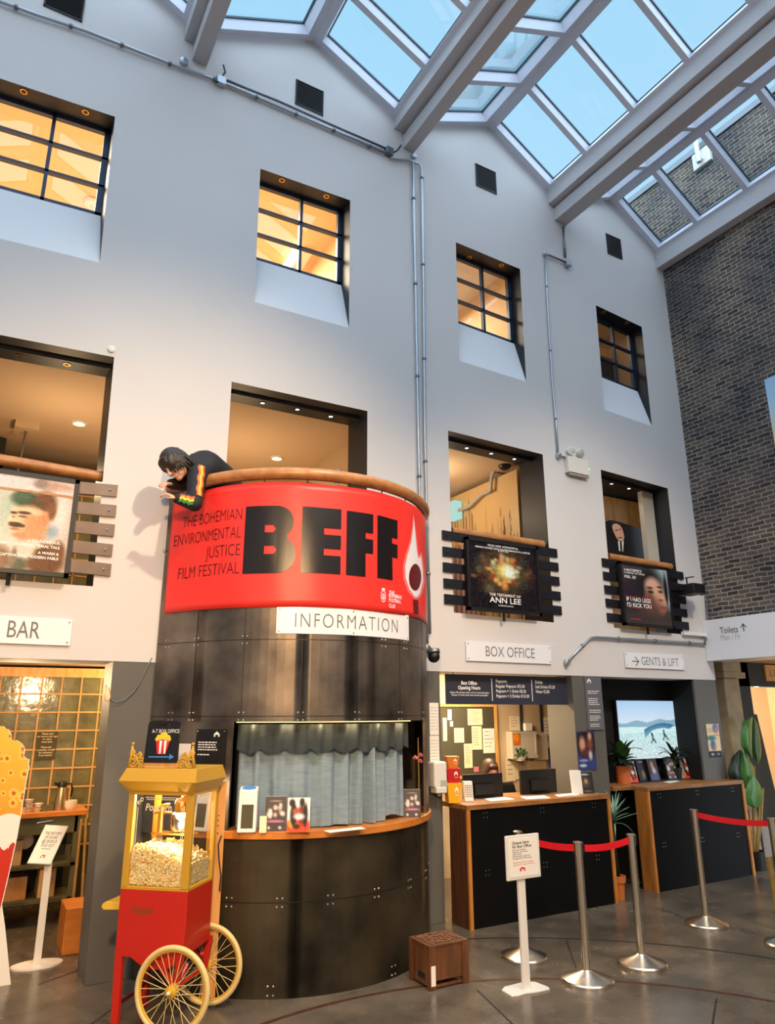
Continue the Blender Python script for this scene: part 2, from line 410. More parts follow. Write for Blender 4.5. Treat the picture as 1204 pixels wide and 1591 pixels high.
def brick_mat(name, dark):
    m = bpy.data.materials.new(name); m.use_nodes = True; nt = m.node_tree; n = nt.nodes; L = nt.links; p = n['Principled BSDF']
    t = n.new('ShaderNodeTexCoord'); s = n.new('ShaderNodeSeparateXYZ'); c = n.new('ShaderNodeCombineXYZ')
    L.new(t.outputs['Object'], s.inputs[0])
    wv = n.new('ShaderNodeTexNoise'); wv.inputs['Scale'].default_value = 4.5; wv.inputs['Detail'].default_value = 4; L.new(t.outputs['Object'], wv.inputs['Vector'])
    ad = n.new('ShaderNodeMath'); ad.operation = 'MULTIPLY_ADD'; ad.inputs[1].default_value = 0.05; L.new(wv.outputs['Fac'], ad.inputs[0]); L.new(s.outputs['Z'], ad.inputs[2])
    ad2 = n.new('ShaderNodeMath'); ad2.operation = 'MULTIPLY_ADD'; ad2.inputs[1].default_value = 0.06; L.new(wv.outputs['Fac'], ad2.inputs[0]); L.new(s.outputs['Y'], ad2.inputs[2])
    L.new(ad2.outputs[0], c.inputs['X']); L.new(ad.outputs[0], c.inputs['Y'])
    b = n.new('ShaderNodeTexBrick'); b.inputs['Scale'].default_value = 1.0; b.inputs['Brick Width'].default_value = 0.168; b.inputs['Row Height'].default_value = 0.060
    b.inputs['Mortar Size'].default_value = 0.0075; b.inputs['Mortar Smooth'].default_value = 0.3; b.inputs['Bias'].default_value = 0.0
    b.inputs['Color1'].default_value = rgb(*dark[0]); b.inputs['Color2'].default_value = rgb(*dark[1]); b.inputs['Mortar'].default_value = rgb(*dark[2])
    L.new(c.outputs[0], b.inputs['Vector'])
    v = n.new('ShaderNodeTexNoise'); v.inputs['Scale'].default_value = 1.1; v.inputs['Detail'].default_value = 6; L.new(t.outputs['Object'], v.inputs['Vector'])
    r = n.new('ShaderNodeValToRGB'); r.color_ramp.elements[0].position = 0.36; r.color_ramp.elements[0].color = (0.36, 0.36, 0.4, 1)
    r.color_ramp.elements[1].position = 0.68; r.color_ramp.elements[1].color = (1.25, 1.1, 0.9, 1); L.new(v.outputs['Fac'], r.inputs[0])
    mx = n.new('ShaderNodeMixRGB'); mx.blend_type = 'MULTIPLY'; mx.inputs[0].default_value = 0.85; L.new(b.outputs['Color'], mx.inputs[1]); L.new(r.outputs[0], mx.inputs[2])
    L.new(mx.outputs[0], p.inputs['Base Color']); p.inputs['Roughness'].default_value = 0.85
    bp = n.new('ShaderNodeBump'); bp.inputs['Strength'].default_value = 0.7; bp.inputs['Distance'].default_value = 0.015; bp.invert = True
    v2 = n.new('ShaderNodeTexNoise'); v2.inputs['Scale'].default_value = 25; L.new(t.outputs['Object'], v2.inputs['Vector'])
    hh = n.new('ShaderNodeMath'); hh.operation = 'MULTIPLY_ADD'; hh.inputs[1].default_value = -0.35; L.new(v2.outputs['Fac'], hh.inputs[0]); L.new(b.outputs['Fac'], hh.inputs[2])
    L.new(hh.outputs[0], bp.inputs['Height']); L.new(bp.outputs[0], p.inputs['Normal'])
    MATS[name] = m
floor_mat(); brick_mat('stock_brick', ((50, 48, 52), (106, 98, 92), (160, 154, 150)))
struct(MB().box(-4.2, 16, -5.2, 13, -0.15, 0).build('floor', 'polished_concrete', origin=(0, 0, 0)))
# floor inlays: two concentric rusty rails and a few slab joints
def arc_strip(c, r, a0, a1, w, n=60):
    mb = MB()
    for i in range(n):
        p = []
        for a in (a0+(a1-a0)*i/n, a0+(a1-a0)*(i+1)/n):
            for k in (-w/2, w/2): p.append((c[0]+(r+k)*math.sin(a), c[1]+(r+k)*math.cos(a)))
        mb.hexa([(p[0][0], p[0][1], 0), (p[1][0], p[1][1], 0), (p[3][0], p[3][1], 0), (p[2][0], p[2][1], 0)],
                [(p[0][0], p[0][1], .002), (p[1][0], p[1][1], .002), (p[3][0], p[3][1], .002), (p[2][0], p[2][1], .002)])
    return mb
struct(arc_strip((2.6, 2.25), 2.76, -1.6, 1.9, 0.035).build('trim_1', 'rust'))
struct(arc_strip((2.68, 2.36), 3.62, 0.3, 1.9, 0.026).build('trim_2', 'joint'))
def joint(name, a, b, w=0.012):
    p, q = on_z(*a, 0), on_z(*b, 0); t = (q-p).normalized(); s = Vector((-t.y, t.x, 0))*w/2
    struct(MB().prism([p-s, p+s, q+s, q-s], (0, 0, .0015)).build(name, 'joint'))
joint('trim_3', (741, 1538), (805, 1600)); joint('trim_4', (1113, 1552), (1104, 1610)); joint('trim_5', (880, 1461), (905, 1535)); joint('trim_6', (60, 1530), (240, 1465)); joint('trim_7', (212, 1540), (130, 1600))
# roof profile along the wall: (valley left, ridge, valley right) of each bay
BAYS = [((-4.1, 9.10), (-2.75, 9.72), (-1.52, 9.10)), ((-1.32, 9.10), (-0.1, 9.72), (1.08, 9.085)), ((1.31, 9.08), (2.55, 9.715), (3.70, 9.155)),
        ((3.95, 9.14), (5.20, 9.745), (6.26, 9.11)), ((6.56, 9.03), (7.54, 9.49), (8.49, 8.88))]
# ---- the openings, corners read on the wall plane: TL TR BR BL
def q4(*p): return [on_y(p[i], p[i+1], D) for i in range(0, 8, 2)]
WIN = {1: q4(-140, 75, 178.7, 181.5, 155, 408, -140, 337), 2: q4(404.6, 262, 544, 311.3, 542, 509.4, 395, 469),
       3: q4(708.1, 376.3, 807.7, 418, 817.5, 593, 714, 560.6), 4: q4(925.7, 474.3, 996.8, 507.8, 1012.7, 662.4, 939, 636.4)}
OPN = {5: q4(-140, 493, 177.3, 555, 144.3, 911, -140, 890), 7: q4(696, 669, 843, 706, 860.5, 967.2, 705, 951.7), 8: q4(933.2, 729.7, 1037, 758.7, 1061.7, 985.8, 953.8, 975.3)}
a, b = on_y(359.9, 593, D), on_y(570.7, 638.7, D)
OPN[6] = [a, b, Vector((b.x, D, 2.75)), Vector((a.x, D, 2.75))]
VENT = {1: q4(70, -22, 130, -4, 131, 33, 69, 14), 2: q4(459, 123, 502, 143, 502, 182, 459, 161), 3: q4(738, 252.5, 770, 270, 771, 304.5, 739, 286), 4: q4(941, 361, 964, 375, 966, 406, 943, 391)}
outer = [Vector((-4.2, D, EDGE)), Vector((8.64, D, EDGE)), Vector((8.64, D, 8.8))]
for (l, r, rr) in reversed(BAYS): outer += [Vector((rr[0], D, rr[1]+.1)), Vector((r[0], D, r[1]+.1)), Vector((l[0], D, l[1]+.1))]
loops = [outer]+[list(reversed(WIN[k])) for k in WIN]+[list(reversed(OPN[k])) for k in OPN]
flat = [p for l in loops for p in l]
tris = tessellate_polygon(loops)
wall = MB().add(flat, [tuple(t) for t in tris])
# thickness: underside and outer edge
i0 = 0
for l in loops:
    n = len(l); dep = 0.45 if l is outer or l in loops[5:] else 0.2
    if l is outer:
        wall.quad((-4.2, D, EDGE), (8.64, D, EDGE), (8.64, D+.5, EDGE), (-4.2, D+.5, EDGE))
struct(wall.build('wall_back', 'plaster', origin=(2, D, EDGE), merge=False))
# ---- high windows: recessed steel frames over sloping white sills
GY = D+0.2
for k, (tl, tr, br, bl) in WIN.items():
    w = sempty('window_%d' % k, ((tl.x+tr.x)/2, D, bl.z))
    gb = {1: (0, 293, 162.6, 337.4), 2: (398.5, 403.7, 535.8, 445), 3: (712.6, 502.5, 803, 535.7), 4: (935.4, 586.6, 997.5, 611)}[k]
    g0, g1 = on_y(gb[0], gb[1], GY), on_y(gb[2], gb[3], GY)
    zb = lambda x: g0.z+(g1.z-g0.z)*(x-g0.x)/(g1.x-g0.x)
    gl = Vector((tl.x, GY, zb(tl.x))); gr = Vector((tr.x, GY, zb(tr.x)))
    off = Vector((0, 0.2, 0))
    rv = MB(); rv.quad(tl, tr, tr+off, tl+off); rv.add([tr, br, gr, tr+off], [(0, 1, 2, 3)]); rv.add([tl, bl, gl, tl+off], [(3, 2, 1, 0)])
    rv.build('reveal', 'black_steel', w)
    sl = MB(); sl.quad(bl, br, gr, gl); sl.build('sill', 'plaster_sill', w)
    fr = MB(); x0, x1 = tl.x, tr.x; zt = lambda x: tl.z+(tr.z-tl.z)*(x-tl.x)/(tr.x-tl.x)
    def barq(xa, xb, fa, fb, th=0.05):      # bar between fractions of the height
        f = lambda x, t: zb(x)+(zt(x)-zb(x))*t
        fr.hexa([(xa, GY, f(xa, fa)), (xb, GY, f(xb, fa)), (xb, GY+th, f(xb, fa)), (xa, GY+th, f(xa, fa))],
                [(xa, GY, f(xa, fb)), (xb, GY, f(xb, fb)), (xb, GY+th, f(xb, fb)), (xa, GY+th, f(xa, fb))])
    t = 0.028; nh = 0.022
    barq(x0, x1, 0.0, 0.035); barq(x0, x1, 0.955, 1.0); barq(x0, x0+t*1.3, 0, 1); barq(x1-t*2, x1, 0, 1)
    mid = {1: on_y(76, 240, GY).x, 2: on_y(468, 350, GY).x, 3: on_y(751, 460, GY).x, 4: on_y(955, 540, GY).x}[k]
    barq(mid-t*.6, mid+t*.6, 0, 1)
    if k == 1: barq(mid-(x1-mid)-t*.6, mid-(x1-mid)+t*.6, 0, 1)
    for f in (0.335, 0.655): barq(x0, x1, f-nh*.6, f+nh*.6)
    fr.build('window_frame', 'frame_steel', w)
    MB().add([(x0, GY+.025, zb(x0)), (x1, GY+.025, zb(x1)), (x1, GY+.025, zt(x1)), (x0, GY+.025, zt(x0))], [(0, 1, 2, 3)]).build('pane', 'window_glass', w)
# ---- first-floor openings: deep black steel linings, no glass
OY = D+0.45
for k, (tl, tr, br, bl) in OPN.items():
    w = sempty('window_%d' % k, ((tl.x+tr.x)/2, D, bl.z))
    off = Vector((0, 0.45, 0)); rv = MB()
    rv.quad(tl, tr, tr+off, tl+off); rv.quad(tr, br, br+off, tr+off); rv.quad(tl, bl, bl+off, tl+off); rv.quad(bl, br, br+off, bl+off)
    rv.build('reveal', 'black_steel', w)
    d1 = Vector((0, 0, -0.03)); MB().prism([tl+Vector((0, .19, 0)), tr+Vector((0, .19, 0)), tr+d1+Vector((0, .19, 0)), tl+d1+Vector((0, .19, 0))], (0, .03, 0)).build('lintel_lip', 'black_steel', w)
# ---- ground-floor piers in the line of the wall
def pier(name, x0, x1, y0=D+.005, y1=D+.45, z1=EDGE, m='grey_paint'): return struct(MB().box(x0, x1, y0, y1, 0, z1).build(name, m, bevel=.004))
p0l = on_z(129, 1528, 0).x
struct(MB().hexa([(p0l, D+.005, 0), (1.6, D+.005, 0), (1.6, D+.4, 0), (p0l, D+.4, 0)], [(on_y(176, 1028, D).x, D+.005, EDGE), (1.6, D+.005, EDGE), (1.6, D+.4, EDGE), (on_y(176, 1028, D).x, D+.4, EDGE)]).build('pillar', 'grey_paint', bevel=.004))
pier('pillar', 3.7, on_y(687, 1200, D).x)
p2a, p2b = on_y(892, 1100, D).x, on_y(938, 1100, D).x
pier('pillar', p2a, p2b)
p3a, p3b = on_y(1083, 1100, D).x, 8.64
pier('pillar', p3a, p3b, D+.005, D+.04)
# ---- wall on the right: dark stock brick, running up past the glass roof; an archway under it
bk = MB(); BX = 8.62
for (y0, y1, z0, z1) in ((4.55, D+.02, 2.62, 10.2), (-5, 4.55, 0, 10.2), (D+.02, 12, 8.9, 10.2)):
    bk.box(BX, BX+.35, y0, y1, z0, z1)
struct(bk.build('wall_right', 'stock_brick', origin=(BX, 0, 0)))
struct(MB().box(BX-.03, BX+.4, -5, 12, 10.2, 10.3).build('trim_8', 'galv_dark'))
struct(MB().box(-4.3, -4.1, -5.2, D, 0, 9.2).build('wall_left', 'plaster'))
struct(MB().box(-4.2, BX, -5.2, -5.0, 0, 9.2).build('wall_front', 'plaster'))
# passage beyond the archway
struct(MB().box(BX+.35, BX+.5, 7.5, 7.9, 0, 2.7).box(8.64, 16, 8.6, 8.75, 0, 2.75).build('wall_passage', 'wall_warm'))
struct(MB().box(8.64, 16, 3.0, 8.7, 2.66, 2.75).build('ceiling_passage', 'wall_tan'))
struct(MB().box(13.5, 13.6, 3, 8.7, 0, 2.7).build('wall_far', 'wall_warm'))
# ---- glass roof: rafters, ridges, gutters and beams of each bay
RY0, RY1 = -4.9, D
BARS = [6.13]+[5.42-0.805*i for i in range(13)]
for bi, (l, r, rr) in enumerate(BAYS):
    roof = sempty('roof', (r[0], 0, r[1]))
    raf = MB(); gas = MB(); gls = MB(); rails = MB()
    for (lo, sgn) in ((l, -1), (rr, 1)):
        p = Vector((r[0], 0, r[1])); q = Vector((lo[0], 0, lo[1])); t = (q-p).normalized(); nrm = Vector((-t.z*sgn*-1, 0, 0)); nrm = Vector((t.z, 0, -t.x)); nrm = nrm if nrm.z > 0 else -nrm
        Ln = (q-p).length
        for yb in BARS:
            c = (p+q)/2+nrm*0.08+Vector((0, yb, 0)); raf.obox(c, t*(Ln/2), Vector((0, 0.036, 0)), nrm*0.08)
            gas.obox((p+q)/2+nrm*0.152+Vector((0, yb, 0)), t*(Ln/2), Vector((0, 0.05, 0)), nrm*0.012)
        for (s0, wd) in ((0.05, 0.05), (Ln-0.03, 0.03)):       # top and bottom rails
            c = p+t*s0+nrm*0.08+Vector((0, (RY0+RY1)/2, 0)); rails.obox(c, t*wd, Vector((0, (RY1-RY0)/2, 0)), nrm*0.078)
            gas.obox(p+t*s0+nrm*0.152+Vector((0, (RY0+RY1)/2, 0)), t*(wd+.012), Vector((0, (RY1-RY0)/2, 0)), nrm*0.012)
        g = p+nrm*0.17; h = q+nrm*0.17
        gls.quad((g.x, RY0, g.z), (h.x, RY0, h.z), (h.x, RY1, h.z), (g.x, RY1, g.z))
    rails.prism([(r[0]-.075, RY0, r[1]+.0), (r[0]+.075, RY0, r[1]+.0), (r[0]+.09, RY0, r[1]+.14), (r[0]-.09, RY0, r[1]+.14)], (0, RY1-RY0, 0))
    raf.build('rafter', 'roof_alu', roof); rails.build('ridge_rail', 'roof_alu', roof); gas.build('gasket', 'gasket', roof); gls.build('glazing', 'roof_glass', roof)
def beamset(i, fx0, fx1, zt, zg, bx0, bx1, zb):
    s = sempty('roof_beam', ((fx0+fx1)/2, 0, zb))
    MB().box(fx0, fx1, RY0, RY1, zg, zt).build('gutter', 'roof_paint', s, bevel=.006)
    if bx0: MB().box(bx0, bx1, RY0, RY1, zb, zg-.03).box(bx0+.06, bx1-.06, RY0, RY1, zg-.03, zg).build('beam', 'roof_paint', s, bevel=.006)
beamset(0, -1.52, -1.32, 9.16, 8.93, -1.46, -1.30, 8.68)
beamset(1, 1.075, 1.31, 9.14, 8.885, 1.175, 1.335, 8.655)
beamset(2, 3.70, 3.95, 9.20, 8.98, 3.83, 3.99, 8.745)
beamset(3, 6.255, 6.56, 9.14, 8.90, 6.35, 6.575, 8.66)
beamset(4, 8.475, 8.62, 8.93, 8.61, None, None, 8.61)
# ---- rooms behind the wall
def room(name, x0, x1, y0, y1, z0, z1, mw, mc, mf='ceiling_tan', mr=None):
    s = sempty(name, ((x0+x1)/2, y0, z0)); t = .06
    MB().box(x0, x1, y1, y1+t, z0, z1).box(x0-t, x0, y0, y1+t, z0, z1).box(x1, x1+t, y0, y1+t, z0, z1).build('wall', mw, s)
    MB().box(x0, x1, y0, y1, z1, z1+t).build('ceiling', mc, s)
    if z0 > 1: MB().box(x0, x1, y0, y1, z0-t, z0).build('floor', mf, s)
    return s
room('room_upper_left', -2.6, 3.45, GY+.06, 9.6, 5.6, 8.1, 'wall_warm', 'wall_warm')
room('room_upper_middle', 3.55, 6.0, GY+.06, 9.3, 5.6, 8.1, 'wall_warm', 'plaster')
room('room_upper_right', 6.1, 8.5, GY+.06, 8.2, 5.4, 7.9, 'wall_tan', 'wall_tan')
room('room_bar_gallery', -2.8, 3.6, OY, 10.5, 2.5, 5.06, 'wall_tan', 'ceiling_tan')
room('room_mural', 3.75, 6.05, OY, 8.4, 2.5, 5.07, 'wall_tan', 'ceiling_tan')
room('room_panelled', 6.2, 8.6, OY, 7.9, 2.5, 5.03, 'wall_tan', 'wall_dark')
room('room_bar', -2.8, 1.9, D+.5, 10.2, 0.0, 2.5, 'wall_tan', 'pale_wood')
room('room_box_office', 3.85, on_y(868, 1110, 7.74).x+.06, D+.46, 7.75, 0.0, 2.45, 'wall_tan', 'wall_tan')
struct(MB().box(p2b-.25, p3a+.25, D+.44, D+.56, 0, EDGE+.1).box(p2b-.02, p2b+.0, D+.42, D+.56, 0, EDGE).box(p3a-.004, p3a+.02, D+.042, D+.44, 0, EDGE).build('wall_screen', 'black_matt'))
aim(add_light('room_light', 'AREA', (1.9, 7.8, 8.0), 170, WARM3, size=1.2), (1.9, 7.8, 5))
aim(add_light('room_light', 'AREA', (-0.5, 7.8, 8.0), 170, WARM3, size=1.2), (-.5, 7.8, 5))
aim(add_light('room_light', 'AREA', (4.9, 8.0, 7.95), 80, (1, .88, .74), size=.8), (4.9, 8, 5))
aim(add_light('room_light', 'AREA', (7.2, 7.3, 7.8), 14, WARM2, size=.5), (7.2, 7.3, 5))
add_light('gallery_lamp', 'POINT', (0.5, 7.6, 4.2), 30, WARM, size=.1)
add_light('gallery_lamp', 'POINT', (2.4, 7.8, 4.0), 40, WARM, size=.1)
add_light('gallery_lamp', 'POINT', (4.9, 7.5, 4.6), 30, WARM2, size=.1)
add_light('gallery_lamp', 'POINT', (6.75, 6.74, 4.85), 9, WARM2, size=.08)
add_light('bar_lamp', 'POINT', (0.4, 7.4, 2.2), 70, WARM, size=.12)
add_light('bar_lamp', 'POINT', (1.5, 8.3, 2.2), 30, WARM, size=.12)
aim(add_light('box_office_lamp', 'AREA', (5.1, 7.0, 2.4), 75, WARM2, size=.6), (5.1, 7.3, 0))
add_light('box_office_lamp', 'POINT', (4.05, 7.25, 1.75), 18, WARM, size=.08)
add_light('passage_lamp', 'POINT', (10.9, 7.8, 2.0), 300, WARM3, size=.2)
# ================================================================== THE ROUND INFORMATION BOOTH
DC = Vector((2.667, 6.396, 0)); DR = 1.257
def flare(th): t = max(0.0, (-60-math.degrees(th))/21.7); return 0.102*t*t      # the left flank swings out to meet the wall
def dpt(th, z, r=DR): r += flare(th); return Vector((DC.x+r*math.sin(th), DC.y-r*math.cos(th), z))
def dpx(x, y, r=DR):                     # pixel -> (angle, height) on the drum
    th, z = dpx0(x, y, r)
    for k in range(8): th, z = dpx0(x, y, r+0.7*flare(th)+0.3*flare(th))
    return th, z
def dpx0(x, y, r):
    d = ray(x, y); A = d.x*d.x+d.y*d.y; B = -2*(d.x*DC.x+d.y*DC.y); c = DC.x**2+DC.y**2-r*r; s = B*B-4*A*c
    if s < 0: s = 0
    t = (-B-math.sqrt(s))/2/A; return math.atan2(d.x*t-DC.x, -(d.y*t-DC.y)), CZ+d.z*t
R_ = math.radians
def shell(mb, a0, a1, z0, z1, r0, r1, n=None):
    n = n or max(2, int(abs(a1-a0)/R_(3)))
    for i in range(n):
        a, b = a0+(a1-a0)*i/n, a0+(a1-a0)*(i+1)/n
        mb.hexa([dpt(a, z0, r1), dpt(b, z0, r1), dpt(b, z0, r0), dpt(a, z0, r0)], [dpt(a, z1, r1), dpt(b, z1, r1), dpt(b, z1, r0), dpt(a, z1, r0)])
    return mb
booth = thing('information_booth', (DC.x, DC.y-.2, 0), 'round dark riveted steel information booth with curtained hatch and balcony', 'booth')
AE = R_(81)
WA0, WA1 = R_(-43.8), R_(46)
HZ0, HZ1 = 1.075, 1.845
def shellobj(name, a0, a1, z0, z1, r0, r1, m):
    o = shell(MB(), a0, a1, z0, z1, r0, r1).build(name, m, booth, smooth=35); return o
shellobj('upper_shell', -AE, AE, HZ1, 3.77, 1.235, DR, 'steel_panel')
shellobj('side_panel', -AE, WA0, HZ0-.06, HZ1, 1.235, DR, 'steel_panel'); shellobj('side_panel', WA1, AE, HZ0-.06, HZ1, 1.235, DR, 'steel_panel')
shellobj('lower_shell', -AE, AE, 0, 1.02, 1.225, 1.245, 'steel_dark')
shellobj('lining', -AE, AE, 0.3, 3.75, 0.86, 0.88, 'black_matt')
shell(MB(), -AE, AE, 2.76, 2.8, 0.0, 1.235).build('balcony_floor', 'black_matt', booth)
shell(MB(), R_(-75), AE, 3.66, 3.70, 1.02, 1.235).build('ledge', 'desk_side', booth)
shell(MB(), R_(-47), R_(75), 1.02, 1.075, 0.9, 1.275).build('counter', 'shelf_wood', booth, bevel=.006)
sm = MB()
for z in (2.467, 1.885): shell(sm, -AE, AE, z-.003, z+.003, DR, DR+.0012)
shell(sm, -AE, AE, .598, .604, 1.245, 1.2465)
for th in (-62, -41, -20, 1, 22, 43, 64): shell(sm, R_(th-.1), R_(th+.1), 1.885, 2.72, DR, DR+.0012, 1)
sm.build('seam', 'black', booth)
for z, r, ths in ((2.467, DR, (-76, -62, -41, 13, 26, 43, 58)), (1.885, DR, (-72, -62, -41, -20, 1, 22, 43)), (0.6, 1.245, (-55, -42, -25, -8, 10, 28, 45, 60)), (0.05, 1.245, (-60, -27, 18))):
    for th in ths:
        bo = MB()
        for da in (-.9, .9):
            for dz in (-.028, .028):
                p = dpt(R_(th+da), z+dz, r); nn = (p-DC); nn.z = 0; bo.lathe([(.007, -.002), (.007, .003), (.004, .006)], p, 8, nn)
        bo.build('bolt_group', 'bolt', booth, smooth=40)
# the balcony rail on thin posts
rl = thing('balcony_rail', dpt(0, 3.78), 'round-section wooden handrail curving along the top of the steel booth', 'handrail')
MB().tube([dpt(R_(a), 3.845, 1.262) for a in range(-81, 82, 3)], .053, 14).build('handrail', 'rail_wood', rl, smooth=True)
for x in (411, 478, 542, 593, 629): 
    th = dpx(x, 752)[0]; MB().tube([dpt(th, 3.69, 1.24), dpt(th, 3.80, 1.262)], .006, 6).build('post', 'black_steel', rl)
# shapes scanned into narrow strips so they follow the curve
def scan(polys, n):
    xs = [p[0] for q in polys for p in q]; x0, x1 = min(xs), max(xs); e = (x1-x0)*1e-5; out = []
    brk = sorted(set([x0+(x1-x0)*i/n for i in range(n+1)]+xs))
    def cuts(x):
        ys = []
        for q in polys:
            for i in range(len(q)):
                a, b = q[i], q[(i+1) % len(q)]
                if (a[0] > x) != (b[0] > x): ys.append(a[1]+(b[1]-a[1])*(x-a[0])/(b[0]-a[0]))
        return sorted(ys)
    for a, b in zip(brk, brk[1:]):
        if b-a < e*4: continue
        ca, cb = cuts(a+e), cuts(b-e)
        if len(ca) != len(cb): ca = cb = cuts((a+b)/2)
        for k in range(0, len(ca)-1, 2): out.append(((a, ca[k]), (b, cb[k]), (b, cb[k+1]), (a, ca[k+1])))
    return out
def scanned(name, polys, n, m, parent, fmap):
    mb = MB()
    for q in scan(polys, n): mb.quad(*[fmap(*p) for p in q])
    return mb.build(name, m, parent, merge=False)
def ell(cx, cy, rx, ry, n=20, a0=0, a1=2*PI): return [(cx+rx*math.cos(a0+(a1-a0)*i/n), cy+ry*math.sin(a0+(a1-a0)*i/n)) for i in range(n+(0 if abs(a1-a0-2*PI) < 1e-6 else 1))]
# ---- the red banner wrapped round the balcony
BR = 1.268
ban = thing('festival_banner', dpt(R_(-15), 2.72, BR), 'red vinyl film festival banner with black lettering wrapped round the booth balcony', 'banner')
mb = MB(); nA, nZ = 150, 18; A0, A1 = R_(-78.5), R_(67)
rnd = random.Random(3)
def bw(a, t): return .004*math.sin(a*9)*math.sin(t*3+a*4)+.003*math.sin(a*23+t*5)*(1-abs(t-.5))
vs = []
for j in range(nZ+1):
    t = j/nZ
    for i in range(nA+1):
        a = A0+(A1-A0)*i/nA
        vs.append(dpt(a, 2.722+(3.765-2.722)*t+.006*math.sin(a*7)*(t-.5), BR+bw(a, t)))
mb.add(vs, [(j*(nA+1)+i, j*(nA+1)+i+1, (j+1)*(nA+1)+i+1, (j+1)*(nA+1)+i) for j in range(nZ) for i in range(nA)])
so = mb.build('sheet', 'banner_red', ban, smooth=True); sd = so.modifiers.new('t', 'SOLIDIFY'); sd.thickness = .002; sd.offset = -1
def bmap(lift=.004):
    def f(th, z):
        t = (z-2.722)/(3.765-2.722); return dpt(th, z+.006*math.sin(th*7)*(t-.5), BR+bw(th, t)+lift)
    return f
def at_b(x, y): return dpx(x, y, BR)
def letter(polys, x0, y0, x1, y1, xb0, yb0, xb1, yb1, n):    # unit shapes into the pixel box read on the drum
    a, b, c, d = at_b(x0, y0), at_b(x1, y1), at_b(xb0, yb0), at_b(xb1, yb1)
    th0, th1 = (a[0]+c[0])/2, (b[0]+d[0])/2; zt = (a[1]+b[1])/2; zb_ = (c[1]+d[1])/2
    return [[(th0+(th1-th0)*u, zb_+(zt-zb_)*v) for u, v in q] for q in polys]
Bp = [(0, 0), (.66, 0)]+ell(.66, .27, .34, .27, 12, -PI/2, PI*.32)+ell(.62, .76, .33, .24, 12, -PI*.28, PI/2)+[(0, 1)]
Bc = [[(.40, .60), (.56, .60), (.61, .65), (.56, .71), (.40, .71)], [(.40, .28), (.58, .28), (.64, .34), (.58, .40), (.40, .40)]]
Ep = [(0, 0), (1, 0), (1, .275), (.56, .275), (.56, .375), (1, .375), (1, .59), (.56, .59), (.56, .69), (1, .69), (1, 1), (0, 1)]
Fp = [(0, 0), (.70, 0), (.70, .37), (1, .37), (1, .595), (.70, .595), (.70, .69), (1, .69), (1, 1), (0, 1)]
bl_ = []
bl_ += letter([Bp]+Bc, 382, 787, 460, 787, 377.5, 891, 460, 891, 1)
scanned('lettering', bl_, 60, 'banner_black', ban, bmap())
for P, bx in ((Ep, (470, 787, 530, 791, 467, 890, 529.5, 893)), (Fp, (538, 793, 579.5, 800, 538, 893.5, 579, 898)), (Fp, (585.5, 801, 617.5, 809, 586, 898, 617.5, 903))):
    scanned('lettering', letter([P], *bx, 1), 30, 'banner_black', ban, bmap())
def blet(s, x0, y0, x1, y1, m='banner_text', bold=-.012, h=None, name='lettering'):   # left baseline pixel, right baseline pixel, cap height in m
    a, b = at_b(x0, y0), at_b(x1, y1); zm = b[1]
    f = bmap(.003); lettering(s, h, (b[0]-a[0]), (a[0], zm), None, None, m, ban, name, bold=bold, fmap=lambda th, z: f(th, z))
for s, x0, y0, x1, y1, h in (('THE BOHEMIAN', 284, 816, 376, 807, .104), ('ENVIRONMENTAL', 270.6, 848, 374.5, 835.5, .104), ('JUSTICE', 319.5, 866.5, 373, 862.6, .104), ('FILM FESTIVAL', 277, 898.6, 371.8, 891, .104)):
    blet(s, x0, y0, x1, y1, h=h)
for i, s in enumerate(('THE', 'BOHEMIAN', 'FOOTBALL', 'CLUB')):
    y = 922.6+i*6.8; blet(s, 603.5, y, (612, 624, 623, 613)[i], y+1.6, 'banner_white', .02, .032)
# the match: flame with a pink outline, dark red head, stick
def bpoly(pts): return [at_b(*p) for p in pts]
flame = [(641.5, 797), (646, 830), (649, 852), (650, 864), (654, 858), (655.5, 862), (659, 885), (659.5, 905), (655, 925), (649, 931), (643, 931), (634, 920), (627, 900), (626, 880), (629, 862), (636, 838), (640, 815)]
inner = [(641.5, 803), (644.5, 832), (647, 856), (649.5, 868), (653, 864), (656, 885), (656.5, 903), (652, 922), (647, 928), (643, 927), (635.5, 915), (630, 898), (629, 880), (632, 862), (638, 840), (641, 818)]
scanned('flame', [bpoly(flame)], 30, 'banner_pink', ban, bmap(.003)); scanned('flame', [bpoly(inner)], 30, 'banner_white', ban, bmap(.005))
hc = [(644+10.5*math.cos(a)*.92, 897+21*math.sin(a)) for a in [2*PI*i/24 for i in range(24)]]
scanned('match_head', [bpoly(hc)], 20, 'banner_dark_red', ban, bmap(.007))
scanned('match_stick', [bpoly([(641, 932), (648.5, 933), (649.5, 955), (643, 954)])], 6, 'banner_dark_red', ban, bmap(.007))
cq = at_b(595, 926); sc_ = .0027
def crest(pts): return [(cq[0]+u*sc_, cq[1]+v*sc_*DR) for u, v in pts]
scanned('crest', [crest(ell(0, 0, 8, 15, 24)), crest(ell(0, 0, 6.4, 13, 24))], 30, 'banner_white', ban, bmap(.003))
scanned('crest', [crest(ell(0, -1, 4, 8, 20)), crest(ell(0, 0, 1.6, 3.6, 12))], 20, 'banner_white', ban, bmap(.003))
scanned('crest', [crest([(-5, 15), (-6, 20), (-3, 18), (0, 22), (3, 18), (6, 20), (5, 15)])], 16, 'banner_white', ban, bmap(.003))
ey = MB()
for (x, y) in ((261, 856), (250, 942), (300, 763)):
    th, z = at_b(x, y); p = dpt(th, z, BR+.004); nn = p-DC; nn.z = 0; ey.lathe([(.014, 0), (.014, .003), (.006, .003)], p, 14, nn)
ey.build('eyelets', 'chrome', ban)
